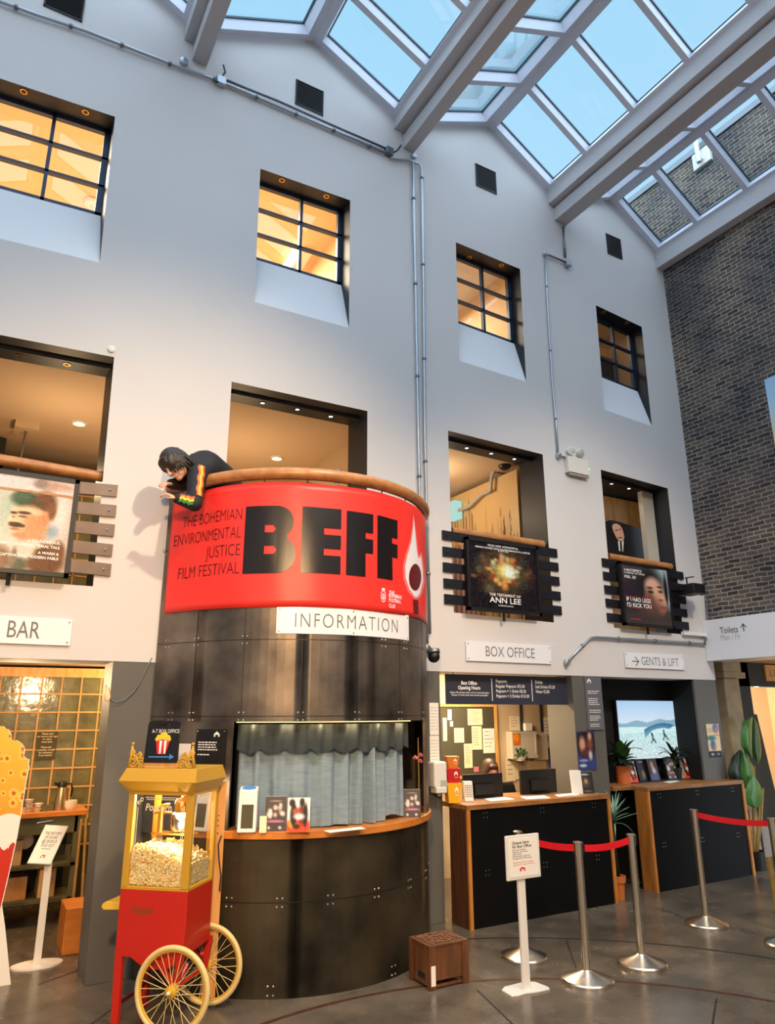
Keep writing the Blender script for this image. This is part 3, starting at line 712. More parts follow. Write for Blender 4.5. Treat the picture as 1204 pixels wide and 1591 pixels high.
# ---- INFORMATION sign
sg = thing('information_sign', dpt(0, 2.51, 1.27), 'white curved INFORMATION sign bolted to the booth under the red banner', 'sign')
shell(MB(), R_(-29.6), R_(28.2), 2.512, 2.73, 1.257, 1.264).build('board', 'white_board', sg)
a, b = dpx(458, 980, 1.273)[0], dpx(619, 986, 1.273)[0]
lettering('INFORMATION', .118, b-a, ((a), 2.562), None, None, 'ink_grey', sg, bold=-.012, sp=1.2, fmap=lambda th, z: dpt(th, z, 1.2655))
bo = MB()
for th in (-28.6, -1, 27.2):
    for z in (2.53, 2.705): p = dpt(R_(th), z, 1.264); nn = p-DC; nn.z = 0; bo.lathe([(.006, 0), (.006, .003)], p, 8, nn)
bo.build('screws', 'galv_dark', sg)
# ---- curtain in the hatch
cu = MB(); nA, nZ = 260, 26; c0, c1 = R_(-43), R_(31.5); vs = []
for j in range(nZ+1):
    t = j/nZ
    for i in range(nA+1):
        u = i/nA; a = c0+(c1-c0)*u
        amp = .022+.022*t+.045*math.exp(-((u-.68)/.07)**2)
        f = math.sin(u*62+2*math.sin(u*9))+.5*math.sin(u*131+1.3)*(1-t)+.35*math.sin(u*27+t*2)
        zlow = HZ0+.006+.05*max(0, math.sin(u*15+.5))*(1-t)*math.exp(-((u-.78)/.2)**2)
        vs.append(dpt(a, zlow+(HZ1-.02-zlow)*t, 1.15+amp*.7*f*(.55+.45*(1-t))))
cu.add(vs, [(j*(nA+1)+i, j*(nA+1)+i+1, (j+1)*(nA+1)+i+1, (j+1)*(nA+1)+i) for j in range(nZ) for i in range(nA)])
ct = thing('curtain', dpt(R_(-6), HZ0, 1.15), 'thin blue grey gathered curtain drawn across the hatch of the steel booth', 'curtain')
cu.build('cloth', 'curtain', ct, smooth=True)
vl = MB(); nV = 200; vs = []
for j in range(7):
    for i in range(nV+1):
        u = i/nV; t = j/6; zl = HZ1-.20-.035*abs(math.sin(u*26)); vs.append(dpt(c0+(c1-c0)*u, HZ1-.02+(zl-HZ1+.02)*t, 1.197+.012*math.sin(u*95+t)+.006*math.sin(u*41)))
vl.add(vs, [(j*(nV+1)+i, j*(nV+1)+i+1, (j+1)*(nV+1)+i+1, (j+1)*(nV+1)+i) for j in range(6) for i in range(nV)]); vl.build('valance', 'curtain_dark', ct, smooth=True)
MB().tube([dpt(c0+(c1-c0)*i/30, HZ1-.05, 1.165) for i in range(31)], .006, 8).build('rod', 'brass', ct)
tag(shell(MB(), c0, R_(31.5), HZ1-.006, HZ1-.001, 1.21, 1.23).build('light_strip', 'led_strip'), 'warm glowing strip light along the top of the curtained hatch', 'light')
for i in range(6):
    q = dpt(c0+(R_(31)-c0)*(i+.5)/6, HZ1-.03, 1.225); add_light('strip_lamp', 'POINT', q, 1.0, WARM, size=.03)
# ---- glass info plate left of the hatch, sheet of paper beside it
plq = thing('info_plate', dpt(R_(-52), 1.5, 1.27), 'dark glass info plate with white print left of the curtain', 'sign')
pa, pb = dpx(307, 1134)[0], dpx(353, 1136)[0]
shell(MB(), pa, pb, 1.50, 1.79, 1.262, 1.267).build('plate', 'black', plq)
def dmap(r): return lambda th, z: dpt(th, z, r)
gk = MB(); rnd = random.Random(5)
def dgreek(mb, th0, z, w, h, r, rows, lh):
    for i in range(rows):
        x = 0; ww_ = w*rnd.uniform(.75, 1)
        while x < ww_:
            l = min(rnd.uniform(.012, .03), ww_-x); mb.quad(*[dpt(th0+q[0]/DR, z-i*lh+q[1], r) for q in ((x, 0), (x+l, 0), (x+l, h), (x, h))]); x += l+.006
dgreek(gk, pa+.02, 1.69, .19, .008, 1.2685, 4, .018); dgreek(gk, pa+.02, 1.60, .12, .008, 1.2685, 1, .018); gk.build('print', 'ink_white', plq)
scanned('emblem', [[(pb-.085, 1.735), (pb-.085, 1.755), (pb-.065, 1.775), (pb-.045, 1.755), (pb-.045, 1.735), (pb-.055, 1.735), (pb-.055, 1.75), (pb-.075, 1.75), (pb-.075, 1.735)]], 12, 'ink_white', plq, dmap(1.2685))
bo = MB()
for th in (pa+.012, pb-.012):
    for z in (1.515, 1.775): p = dpt(th, z, 1.267); nn = p-DC; nn.z = 0; bo.lathe([(.006, 0), (.006, .004)], p, 8, nn)
bo.build('screws', 'chrome', plq)
pa, pb = dpx(279, 1157)[0], dpx(297, 1157)[0]
tag(shell(MB(), pa, pb, 1.53, 1.68, 1.258, 1.260).build('paper_sheet', 'paper'), 'blank white sheet taped to the booth behind the chalkboard', 'paper')
# tumblers on the balcony ledge
def tumbler(px, py, h, r, lab, stem=False):
    th, _ = dpx(px, py); p = dpt(th, 3.70, 1.16)
    prof = [(r*.7, 0), (r, h), (r*.92, h), (r*.62, .006)] if not stem else [(r*.8, 0), (r*.8, .004), (.005, .01), (.005, h*.45), (r*.8, h*.55), (r, h*.8), (r*.85, h), (r*.8, h), (r*.9, h*.8), (r*.6, h*.58)]
    tag(MB().lathe(prof, p, 20).build('wine_glass' if stem else 'tumbler', 'tumbler_glass', smooth=40), lab, 'glass', 'glasses on the balcony')
tumbler(488, 748, .085, .04, 'empty tumbler farthest left of the glasses behind the balcony rail')
tumbler(506, 748, .08, .04, 'empty tumbler between another tumbler and the tall stemmed glass')
tumbler(530, 748, .24, .042, 'tall stemmed glass rising above the balcony rail', True)
# ================================================================== FIXED TO THE WALL
ORD = ['first', 'second', 'third', 'fourth', 'fifth']
# louvred vents in the gables
VL = {1: 'dark louvred air vent at the top left corner of the white wall', 2: 'dark louvred air vent between the two leftmost roof beams', 3: 'dark louvred air vent just right of the twin vertical conduits', 4: 'small dark louvred air vent nearest the brick wall'}
for k, q in VENT.items():
    x0, x1, z0, z1 = (q[0].x+q[3].x)/2, (q[1].x+q[2].x)/2, (q[2].z+q[3].z)/2, (q[0].z+q[1].z)/2
    v = thing('air_vent', ((x0+x1)/2, D, z0), VL[k], 'vent', 'air vents in the gables')
    m_ = MB()
    for a, b, c, d in ((x0, x1, z0, z0+.015), (x0, x1, z1-.015, z1), (x0, x0+.015, z0, z1), (x1-.015, x1, z0, z1)): m_.box(a, b, D-.012, D-.001, c, d)
    m_.build('frame', 'rubber', v)
    MB().box(x0+.01, x1-.01, D-.002, D-.0005, z0+.01, z1-.01).build('backing', 'black_matt', v)
    m_ = MB(); n = 12
    for i in range(n):
        z = z0+.02+(z1-z0-.04)*(i+.5)/n; h = (z1-z0-.04)/n*.5
        m_.prism([(x0+.014, D-.012, z-h), (x0+.014, D-.004, z+h*.6), (x0+.014, D-.002, z+h*.6), (x0+.014, D-.010, z-h)], (x1-x0-.028, 0, 0))
    m_.build('slats', 'rubber', v)
# conduits
def conduit(pts, r, name, label, m='galv', clips=0, y=None):
    P = [on_y(px, py, (D-.03 if y is None else y)) for px, py in pts]
    c = thing('conduit', P[0], label, 'conduit'); MB().tube(P, r, 8).build('pipe', m, c, smooth=True)
    if clips:
        cm = MB(); L = [(b-a).length for a, b in zip(P, P[1:])]; T = sum(L)
        for i in range(clips):
            s = T*(i+.5)/clips; k = 0
            while s > L[k] and k < len(L)-1: s -= L[k]; k += 1
            q = P[k]+(P[k+1]-P[k])*s/L[k]; cm.ball(q, r*1.6, 8, 6)
        cm.build('saddles', 'galv_dark', c)
    return c
conduit([(-20, -5), (60, 24), (133, 48), (262, 98), (285, 107), (341, 126), (425, 162), (520, 203), (600, 238)], .017, 'c', 'grey conduit running along the wall under the leftmost gable vents', 'galv', 9)
conduit([(345, 122), (430, 156), (520, 196), (600, 231)], .014, 'c', 'second thin conduit above the long one, from the pale box to the beam end', 'galv_dark', 0)
conduit([(641, 246), (643, 330), (645, 420), (648, 560), (650, 690), (652, 772), (655, 900), (664, 1000)], .017, 'c', 'left one of the twin vertical conduits dropping behind the round booth', 'galv', 5)
conduit([(607, 245), (636, 249), (651, 255), (655, 264), (656, 330), (658, 450), (660, 690), (663, 800), (668, 985)], .016, 'c', 'right one of the twin vertical conduits, bent at the top', 'galv', 5)
conduit([(875, 352), (878, 400)], .017, 'c', 'short conduit from the beam end down to the square box', 'galv_dark')
conduit([(880, 408), (850, 395)], .014, 'c', 'short slanting conduit between square box and round box', 'galv_dark')
conduit([(847, 398), (850, 460), (858, 592), (864, 660), (867, 706)], .012, 'c', 'thin vertical conduit dropping to the emergency light', 'galv', 3)
conduit([(868, 708), (882, 712)], .012, 'c', 'stub of conduit feeding the emergency light', 'galv_dark')
conduit([(881, 1029), (900, 1008), (918, 991), (926, 990), (990, 994), (1060, 998), (1096, 1001)], .016, 'c', 'conduit bending up beside the BOX OFFICE sign towards the brick wall', 'galv', 4)
def jbox(px, py, w, label, round_=False, m='galv'):
    p = on_y(px, py, D-.03)
    if round_: o = MB().lathe([(w*.8, 0), (w, .006), (w, .05), (w*.75, .058)], (p.x, D-.0005, p.z), 16, (0, -1, 0)).build('junction_box', m, smooth=40)
    else: o = MB().box(p.x-w, p.x+w, D-.07, D-.0005, p.z-w, p.z+w).build('junction_box', m, bevel=.006)
    return tag(o, label, 'electrical box')
jbox(343, 127, .05, 'pale square junction box right of the leftmost beam end'); jbox(604, 236, .05, 'grey square junction box left of the middle beam end', m='galv_dark')
jbox(286, 96, .045, 'round junction box left of the leftmost beam end', True); jbox(643, 243, .038, 'small round junction box at the top of the twin conduits', True)
jbox(882, 410, .045, 'square junction box under the right-hand beam end'); jbox(847, 395, .033, 'small round junction box left of the square one below the beam', True)
jbox(868, 708, .035, 'small round junction box left of the emergency light', True); jbox(881, 1029, .036, 'small round junction box right of the BOX OFFICE sign', True)
c = [on_y(a, b, D-.05) for a, b in ((346, 92), (349, 108), (338, 122), (332, 126))]
for pts, lab in (([(347, 101), (350, 112), (343, 123), (337, 128)], 'black cable from the leftmost beam end to the pale box'), ([(623, 226), (618, 233), (612, 237)], 'black cable from the middle beam end to the grey box')):
    tag(MB().tube([on_y(a, b, D-.06) for a, b in pts], .01, 8).build('cable', 'rubber', smooth=True), lab, 'cable')
# emergency light with two lamp heads
e = rect(881, 712, 912, 713, 912, 738, 881, 735, D-.05); em = thing('emergency_light', ((e[0]+e[1])/2, D, e[2]), 'white emergency light with two round lamp heads and green indicator', 'emergency light')
MB().box(e[0], e[1], D-.08, D-.001, e[2], e[3]).build('housing', 'plastic_white', em, bevel=.006)
MB().box(e[0]+.03, e[1]+.02, D-.06, D-.02, e[2]-.025, e[2]).build('base_tray', 'plastic_grey', em, bevel=.003)
for px, py, tl in ((888, 700, -.35), (904, 703, .35)):
    p = on_y(px, py, D-.06); ax = Vector((tl, -1, .12)).normalized()
    h = MB().lathe([(.03, -.05), (.05, -.03), (.058, 0), (.058, .008), (.05, .008)], p, 18, ax).build('lamp_head', 'plastic_white', em, smooth=40)
    MB().lathe([(.05, .0085), (.04, .014), (.01, .016)], p, 18, ax).build('lens', 'plastic_grey', h, smooth=40)
p = on_y(914, 729, D-.04); MB().box(p.x-.012, p.x+.02, D-.05, D-.02, p.z-.006, p.z+.006).build('indicator', 'led_green', em)
tag(MB().lathe([(.03, 0), (.032, .015), (.02, .02)], (on_y(173, 543, D).x, D, on_y(173, 543, D).z), 16, (0, -1, 0)).build('smoke_detector', 'plastic_white', smooth=40), 'small round white sensor at the corner of the leftmost opening', 'sensor')
# ---- downlights in the black linings
def downlight(px, py, q, lit, lab, grp):
    zc = q[0].z
    for _ in range(4):
        p = on_z(px, py, zc); zc = q[0].z+(q[1].z-q[0].z)*(p.x-q[0].x)/(q[1].x-q[0].x)-.001
    t = thing('downlight', p, lab, 'light', grp)
    MB().lathe([(.022, 0), (.034, 0), (.032, -.006), (.022, -.006)], p, 18, cap=False).build('trim_ring', 'brass' if not lit else 'rubber', t, smooth=40)
    MB().lathe([(.021, -.002), (.001, -.004)], p, 16).build('lens', 'lamp_cool' if lit else 'lamp_off', t)
    if lit: aim(add_light('downlight_lamp', 'SPOT', p+Vector((0, 0, -.02)), 2.2, (.9, .95, 1), size=.015, spot=R_(100), blend=.6), p+Vector((0, 0, -1)))
wn_ = {1: 'leftmost high window', 2: 'high window above the balcony opening', 3: 'third high window from the left', 4: 'high window nearest the brick wall'}
for k, pts in {1: [(37, 142), (133, 174)], 2: [(438, 280), (507, 305)], 3: [(729, 400), (779, 412)], 4: [(938, 485), (974, 502)]}.items():
    for i, (x, y) in enumerate(pts): downlight(x, y, WIN[k], False, '%s unlit brass downlight of the %s' % (('left', 'right')[i], wn_[k]), 'unlit downlights of the high windows')
on_ = {5: 'leftmost opening', 6: 'opening behind the round booth', 7: 'opening left of the emergency light', 8: 'opening nearest the brick wall'}
for k, pts in {5: [(32, 552), (104, 566)], 6: [(408, 626), (462, 636), (514, 647)], 7: [(725, 696), (763, 704.5), (799, 713)], 8: [(950, 751.5), (977, 759), (1002, 765.5)]}.items():
    for i, (x, y) in enumerate(pts): downlight(x, y, OPN[k], k != 5, '%s %s downlight from the left, %s' % (ORD[i], 'unlit' if k == 5 else 'lit', on_[k]), 'downlights of the first-floor openings')
# ---- steel guard bars across three openings, posters in front, wooden rails
def bars(k, L, Rr, m, where):
    for i, ((xl, yl, hl), (xr, yr, hr)) in enumerate(zip(L, Rr)):
        a, b = on_y(xl, yl, D-.012), on_y(xr, yr, D-.012); h = .052
        t = thing('guard_bar', ((a.x+b.x)/2, D-.01, a.z-h), '%s flat steel guard bar from the top across the %s' % (ORD[i], where), 'bar', 'guard bars of the '+where)
        MB().hexa([(a.x, D-.022, a.z-h), (b.x, D-.022, b.z-h), (b.x, D-.002, b.z-h), (a.x, D-.002, a.z-h)], [(a.x, D-.022, a.z+h), (b.x, D-.022, b.z+h), (b.x, D-.002, b.z+h), (a.x, D-.002, a.z+h)]).build('bar', m, t)
        for x, z in ((a.x+.06, a.z), (b.x-.06, b.z)): MB().lathe([(.012, 0), (.012, .006), (.006, .008)], (x, D-.022, z), 10, (0, -1, 0)).build('bolt', 'galv_dark' if m != 'bar_steel' else 'black', t)
bars(5, [(-140, 735+i*29, 0) for i in range(5)], [(182, 763, 0), (180, 794.5, 0), (177.5, 824.5, 0), (174.5, 855.5, 0), (172, 886, 0)], 'bar_steel_worn', 'leftmost opening')
bars(7, [(687, 831, 0), (688, 856.5, 0), (688.5, 881, 0), (689.5, 906, 0), (690.5, 930.5, 0)], [(865, 860, 0), (867, 881.5, 0), (868.5, 903.5, 0), (870.5, 926.5, 0), (872, 949, 0)], 'bar_steel', 'opening above the BOX OFFICE sign')
bars(8, [(935.5, 873.5, 0), (937.5, 894.5, 0), (939.5, 915.5, 0), (941.5, 936.5, 0), (943.5, 959, 0)], [(1061, 895, 0), (1063, 914, 0), (1065, 933, 0), (1067, 953, 0), (1069.5, 973, 0)], 'bar_steel', 'opening nearest the brick wall')
def rail(pts, r, lab, y):
    tag(MB().tube([on_y(px, py, y) for px, py in pts], r, 14).build('handrail', 'rail_wood', smooth=40), lab, 'handrail')
rail([(-140, 690), (159, 741)], .047, 'wooden handrail across the leftmost opening', D+.12)
rail([(701, 826), (843, 846)], .05, 'wooden handrail across the opening above the BOX OFFICE sign', D+.06)
rail([(944, 865), (1041, 881)], .05, 'wooden handrail across the opening nearest the brick wall', D+.06)
# posters
def framed(name, px, y, lab, fn, nu, nv, fw=.035, m='print_gloss'):
    x0, x1, z0, z1 = rect(*px, y)
    t = thing(name, ((x0+x1)/2, y, z0), lab, 'poster')
    f = MB()
    for a, b, c, d in ((x0, x1, z0, z0+fw), (x0, x1, z1-fw, z1), (x0, x0+fw, z0, z1), (x1-fw, x1, z0, z1)): f.box(a, b, y, y+.05, c, d)
    f.build('frame', 'black', t)
    MB().box(x0+.005, x1-.005, y+.012, y+.045, z0+.005, z1-.005).build('backing', 'black', t)
    printed('print', (x0+fw, y+.01, z1-fw), (x1-fw, y+.01, z1-fw), (x1-fw, y+.01, z0+fw), (x0+fw, y+.01, z0+fw), nu, nv, fn, t, m)
    MB().tube([((x0+x1)/2, y+.05, z0-.09), ((x0+x1)/2, y+.05, z0+.02)], .015, 8).build('bracket', 'black', t)
    return t, x0+fw, x1-fw, z0+fw, z1-fw
PY = D-.10
# 1: painted head of a man with a moustache, washed colours, cap
def pxb(x, y, rx, ry, c, so): yt = 716+.161*(x+70); yb = 885+.058*(x+70); return ((x+66)/186, (y-yt-5)/(yb-yt-10), rx/186, ry/150, c, so)
def base1(u, v): return mixc((206, 214, 222), (214, 206, 198), u) if v < .15 else mixc((208, 212, 196), (206, 190, 176), u)
f1 = blobs(base1, [pxb(85, 756, 34, 7, (190, 150, 130), .4), pxb(60, 750, 12, 8, (150, 130, 124), .4), pxb(4, 800, 16, 34, (176, 192, 172), .5), pxb(96, 800, 18, 34, (226, 214, 206), .5), pxb(88, 828, 12, 10, (150, 168, 180), .5), pxb(-25, 820, 30, 40, (190, 196, 180), .5),
    pxb(40, 776, 27, 13, (58, 78, 52), .3), pxb(30, 770, 14, 9, (72, 98, 70), .4), pxb(72, 782, 20, 19, (112, 72, 40), .3), pxb(84, 796, 9, 15, (130, 86, 50), .3), pxb(56, 784, 12, 8, (84, 70, 40), .4),
    pxb(46, 812, 32, 27, (226, 176, 130), .16), pxb(62, 818, 20, 22, (208, 150, 102), .3), pxb(24, 808, 11, 17, (236, 198, 156), .3), pxb(74, 806, 7, 11, (204, 140, 96), .3), pxb(54, 836, 24, 10, (206, 152, 108), .3), pxb(46, 795, 24, 5, (236, 200, 160), .5),
    pxb(38, 797, 12, 2.4, (64, 42, 24), .3), pxb(20, 796.5, 6, 2.2, (64, 42, 24), .3), pxb(36, 803, 8, 1.8, (120, 80, 54), .4), pxb(19, 803, 4, 1.6, (120, 80, 54), .4), pxb(16, 808, 4.5, 7, (240, 206, 168), .3), pxb(17, 812.5, 4, 1.5, (150, 100, 72), .4),
    pxb(26, 816, 12, 4.2, (52, 32, 16), .25), pxb(37, 818, 5, 2.5, (60, 38, 20), .3), pxb(25, 823, 8, 1.6, (170, 100, 76), .4), pxb(34, 833, 12, 4, (196, 140, 100), .4),
    pxb(82, 872, 36, 26, (106, 66, 36), .25), pxb(104, 858, 12, 16, (120, 80, 46), .3), pxb(4, 872, 22, 22, (98, 58, 34), .3), pxb(46, 856, 18, 15, (212, 200, 182), .25), pxb(60, 848, 14, 7, (220, 208, 190), .3), pxb(38, 880, 14, 12, (66, 78, 56), .35), pxb(30, 866, 5, 14, (120, 100, 80), .4), pxb(-40, 878, 30, 20, (110, 84, 60), .4)])
t, x0, x1, z0, z1 = framed('film_poster', (-70, 716, 122.5, 747, 108.5, 895.5, -70, 885), PY, 'framed painted film poster of a moustached man, leftmost of the three posters', speckle(f1, 9, 60, 4), 110, 110)
MB().box(x0, x1, PY+.006, PY+.009, z1-.17*(z1-z0), z1-.145*(z1-z0)).build('shelf_line', 'rail_wood', t)
for i, s in enumerate(('A THUNDEROUS,', 'DARKLY SATIRICAL MORAL TALE')): lettering(s, .022, None, (x0+.93*(x1-x0), PY+.008, z0+(.30-.05*i)*(z1-z0)), (1, 0, 0), (0, 0, 1), 'ink_white', t, align='RIGHT', bold=.02)
for i, s in enumerate(('A WARM &', 'CAPTIVATING MODERN FABLE')): lettering(s, .022, None, (x0+.93*(x1-x0), PY+.008, z0+(.18-.05*i)*(z1-z0)), (1, 0, 0), (0, 0, 1), 'ink_white', t, align='RIGHT', bold=.02)
# 2: swirl of figures round a glow
rnd = random.Random(11); bl2 = []
for i in range(40):
    a = rnd.uniform(0, 2*PI); r = rnd.uniform(.22, .48); bl2.append((.5+r*.95*math.cos(a), .46+r*.8*math.sin(a), rnd.uniform(.02, .07), rnd.uniform(.02, .06), rnd.choice([(70, 50, 34), (110, 80, 54), (40, 50, 46), (90, 84, 66), (58, 30, 26)]), .6))
for i in range(20):
    a = 2*PI*i/20; r = rnd.uniform(.16, .24); bl2.append((.5+r*math.cos(a), .4+r*.95*math.sin(a), rnd.uniform(.02, .05), rnd.uniform(.02, .045), rnd.choice([(190, 120, 70), (214, 160, 90), (150, 60, 36), (128, 140, 110), (200, 190, 140)]), .5))
f2 = blobs((24, 20, 26), [(.5, .42, .3, .27, (120, 96, 50), .7)]+bl2+[(.52, .4, .13, .13, (226, 206, 120), .5), (.58, .42, .08, .09, (226, 240, 226), .5), (.5, .62, .04, .07, (220, 140, 70), .5), (.47, .22, .03, .08, (206, 150, 110), .5), (.5, .95, .6, .1, (22, 18, 24), .6)])
t, x0, x1, z0, z1 = framed('film_poster', (722, 834, 837.5, 848.5, 840.5, 956, 730.5, 948), PY, 'dark framed film poster with a glowing ring of figures, above the BOX OFFICE sign', speckle(f2, 14, 48, 6), 70, 72)
W_, H_ = x1-x0, z1-z0
for s, h, w, y, m_ in (('WILD AND WONDERFUL', .022, .46, .95, 'ink_white'), ('AMANDA SEYFRIED GIVES THE PERFORMANCE OF A LIFETIME', .02, .82, .905, 'ink_white'), ('* * * * *', .035, .15, .86, 'ink_white'), ('THE TESTAMENT OF', .03, .46, .195, 'ink_white'), ('ANN LEE', .062, .46, .095, 'ink_white'), ('COMING SOON', .016, .22, .045, 'ink_white')):
    lettering(s, h, w*W_, ((x0+x1)/2, PY+.008, z0+y*H_), (1, 0, 0), (0, 0, 1), m_, t, align='CENTER', bold=.01)
# 3: woman's face looking up
f3 = blobs(lambda u, v: mixc((62, 66, 70), (58, 50, 50), v), [(.2, .45, .35, .3, (34, 38, 42), .6), (.9, .2, .24, .3, (160, 186, 190), .35), (.96, .5, .12, .2, (150, 180, 186), .4),
    (.62, .3, .26, .27, (30, 26, 28), .35), (.68, .5, .2, .3, (206, 160, 132), .3), (.64, .32, .16, .14, (214, 172, 146), .35), (.76, .66, .14, .16, (200, 146, 118), .3), (.86, .55, .1, .1, (214, 168, 140), .4),
    (.56, .6, .1, .2, (120, 82, 66), .5), (.6, .8, .25, .2, (96, 66, 56), .6), (.58, .36, .07, .016, (40, 26, 22), .4), (.8, .33, .06, .016, (40, 26, 22), .4), (.59, .43, .06, .024, (44, 30, 28), .4), (.81, .41, .045, .02, (44, 30, 28), .4),
    (.8, .56, .05, .022, (120, 76, 62), .5), (.83, .69, .09, .026, (156, 74, 68), .4), (.83, .75, .07, .02, (150, 100, 80), .5), (.3, .95, .6, .12, (62, 54, 54), .6), (.94, .36, .04, .26, (34, 28, 28), .4)])
t, x0, x1, z0, z1 = framed('film_poster', (962, 871, 1041.5, 883, 1046, 978, 971, 970), PY, 'framed film poster of a woman looking upwards, nearest the brick wall', f3, 60, 66)
W_, H_ = x1-x0, z1-z0
for s, h, w, x, y, m_ in (('IF I HAD LEGS', .052, .52, .05, .37, 'ink_white'), ("I'D KICK YOU", .052, .52, .05, .275, 'ink_white'), ('ROSE BYRNE  CONAN', .014, .5, .05, .44, 'ink_red'), ('MARY BRONSTEIN', .012, .25, .08, .255, 'ink_red'), ('IN CINEMAS', .016, .22, .1, .06, 'ink_red'), ('A MASTERPIECE', .035, .38, .05, .89, 'ink_white'), ('COMING OF RAGE', .02, .44, .05, .85, 'ink_white'), ('FEB. 20', .035, .24, .05, .77, 'ink_white')):
    lettering(s, h, w*W_, (x0+x*W_, PY+.008, z0+y*H_), (1, 0, 0), (0, 0, 1), m_, t, bold=.012)
# ---- white signs on the wall
def wsign(px, lab, txt, tpx, name='wall_sign', h=None):
    x0, x1, z0, z1 = rect(*px, D-.02); s = thing(name, ((x0+x1)/2, D, z0), lab, 'sign')
    MB().box(x0, x1, D-.02, D-.008, z0, z1).build('board', 'white_board', s, bevel=.002)
    sc = MB()
    for x in (x0+.025, x1-.025):
        for z in (z0+.025, z1-.025): sc.lathe([(.007, 0), (.007, .003)], (x, D-.02, z), 8, (0, -1, 0)); sc.tube([(x, D-.01, z), (x, D, z)], .005, 6)
    sc.build('screws', 'galv_dark', s)
    return s, x0, x1, z0, z1
s, x0, x1, z0, z1 = wsign((-40, 956, 112, 960.5, 111, 1001.5, -40, 1000), 'white BAR sign on the wall left of the booth', '', None)
a, b = on_y(10, 990, D-.021), on_y(61, 990.5, D-.021); lettering('BAR', .135, b.x-a.x, (a.x, D-.0215, a.z), (1, 0, 0), (0, 0, 1), 'ink_grey', s)
s, x0, x1, z0, z1 = wsign((724.5, 996, 856.5, 1003.5, 856.5, 1031.5, 724.5, 1027), 'white BOX OFFICE sign on the wall right of the booth', '', None)
a, b = on_y(755, 1019.5, D-.021), on_y(831, 1023, D-.021); lettering('BOX OFFICE', .115, b.x-a.x, (a.x, D-.0215, (a.z+b.z)/2), (1, 0, 0), (0, 0, 1), 'ink_grey', s, bold=-.006)
s, x0, x1, z0, z1 = wsign((970.5, 1012, 1062.5, 1019.5, 1063, 1042, 972, 1036), 'white GENTS & LIFT sign with an arrow, near the brick wall', '', None)
a, b = on_y(997, 1032, D-.021), on_y(1055, 1036.5, D-.021); lettering('GENTS & LIFT', .105, b.x-a.x, (a.x, D-.0215, (a.z+b.z)/2), (1, 0, 0), (0, 0, 1), 'ink_grey', s, bold=-.006)
a, b = on_y(982, 1027, D-.0215), on_y(993, 1028, D-.0215); zc = (a.z+b.z)/2; ar = MB(); w = .006
ar.quad((a.x, a.y, zc-w), (b.x, a.y, zc-w), (b.x, a.y, zc+w), (a.x, a.y, zc+w))
for sg_ in (-1, 1): ar.quad((b.x, a.y, zc), (b.x-.06, a.y, zc+sg_*.06), (b.x-.072, a.y, zc+sg_*.052), (b.x-.016, a.y, zc))
ar.build('arrow', 'ink_grey', s)
# ---- white bulkhead with the Toilets sign, at the foot of the brick wall
tb = [on_x(1099, 966, 8.5), on_x(1103, 1027, 8.5)]
bh = sempty('bulkhead', (8.55, 5.6, tb[1].z)); z0, z1 = tb[1].z, tb[0].z
MB().box(8.5, BX+.4, 3.2, D-.003, z0, z1+.02).build('board', 'white_board', bh, bevel=.004)
def on_bulk(px, py): return on_x(px, py, 8.498)
a, b = on_bulk(1119, 984.5), on_bulk(1147, 982); sgn = thing('toilets_sign', a, 'Toilets Men/Fir direction lettering with an arrow on the white bulkhead', 'sign')
lettering('Toilets', .085, (b-a).length, a, (b-a).normalized(), (0, 0, 1), 'ink_grey', sgn, bold=.01)
a2, b2 = on_bulk(1120.5, 995.5), on_bulk(1151.5, 992.5); lettering('Men / Fir', .08, (b2-a2).length, a2, (b2-a2).normalized(), (0, 0, 1), 'plastic_grey', sgn)
p = on_bulk(1155, 975); ar = MB()
def yz(dy, dz): return (p.x, p.y-dy, p.z+dz)
ar.quad(yz(-.007, -.05), yz(.007, -.05), yz(.007, .05), yz(-.007, .05))
for k in (-1, 1): ar.quad(yz(0, .055), yz(k*.045, .005), yz(k*.036, -.004), yz(0, .036))
ar.build('arrow', 'ink_grey', sgn)
cv = [on_y(1098, 930, D-.04), on_y(1100, 985, D-.04), on_y(1094, 1001, D-.04)]
tag(MB().tube(cv, .012, 8).build('cable', 'galv_dark', smooth=True), 'thin grey cable at the corner between white wall and bulkhead', 'cable')
# sill ledge under the right-hand opening
a, b = on_y(1061, 984, D-.03), on_y(1096, 987, D-.03); tag(MB().box(a.x, b.x, D-.05, D-.001, a.z-.02, a.z+.025).build('ledge', 'plaster_sill'), 'short white ledge below the projector at the brick corner', 'ledge')
# black projector on a bracket
p = on_y(1071, 917, D-.2); pj = thing('projector', (p.x, D-.2, p.z-.08), 'black theatre spotlight bracketed to the wall beside the right-hand poster', 'spotlight')
MB().box(p.x-.12, p.x+.12, D-.36, D-.1, p.z-.065, p.z+.07).build('body', 'black', pj, bevel=.02)
MB().lathe([(.05, 0), (.06, .08), (.05, .085)], (p.x+.13, D-.22, p.z), 16, (1, -.1, 0)).build('lens_barrel', 'rubber', pj, smooth=40)
MB().tube([(p.x-.05, D-.2, p.z+.16), (p.x+.12, D-.2, p.z+.19)], .008, 8).tube([(p.x-.03, D-.2, p.z+.06), (p.x-.03, D-.2, p.z+.17)], .01, 8).build('yoke', 'black', pj)
MB().tube([(p.x-.15, D-.2, p.z), (p.x-.15, D, p.z)], .02, 8).tube([(p.x-.15, D-.2, p.z), (p.x-.1, D-.2, p.z)], .02, 8).build('bracket', 'black', pj)
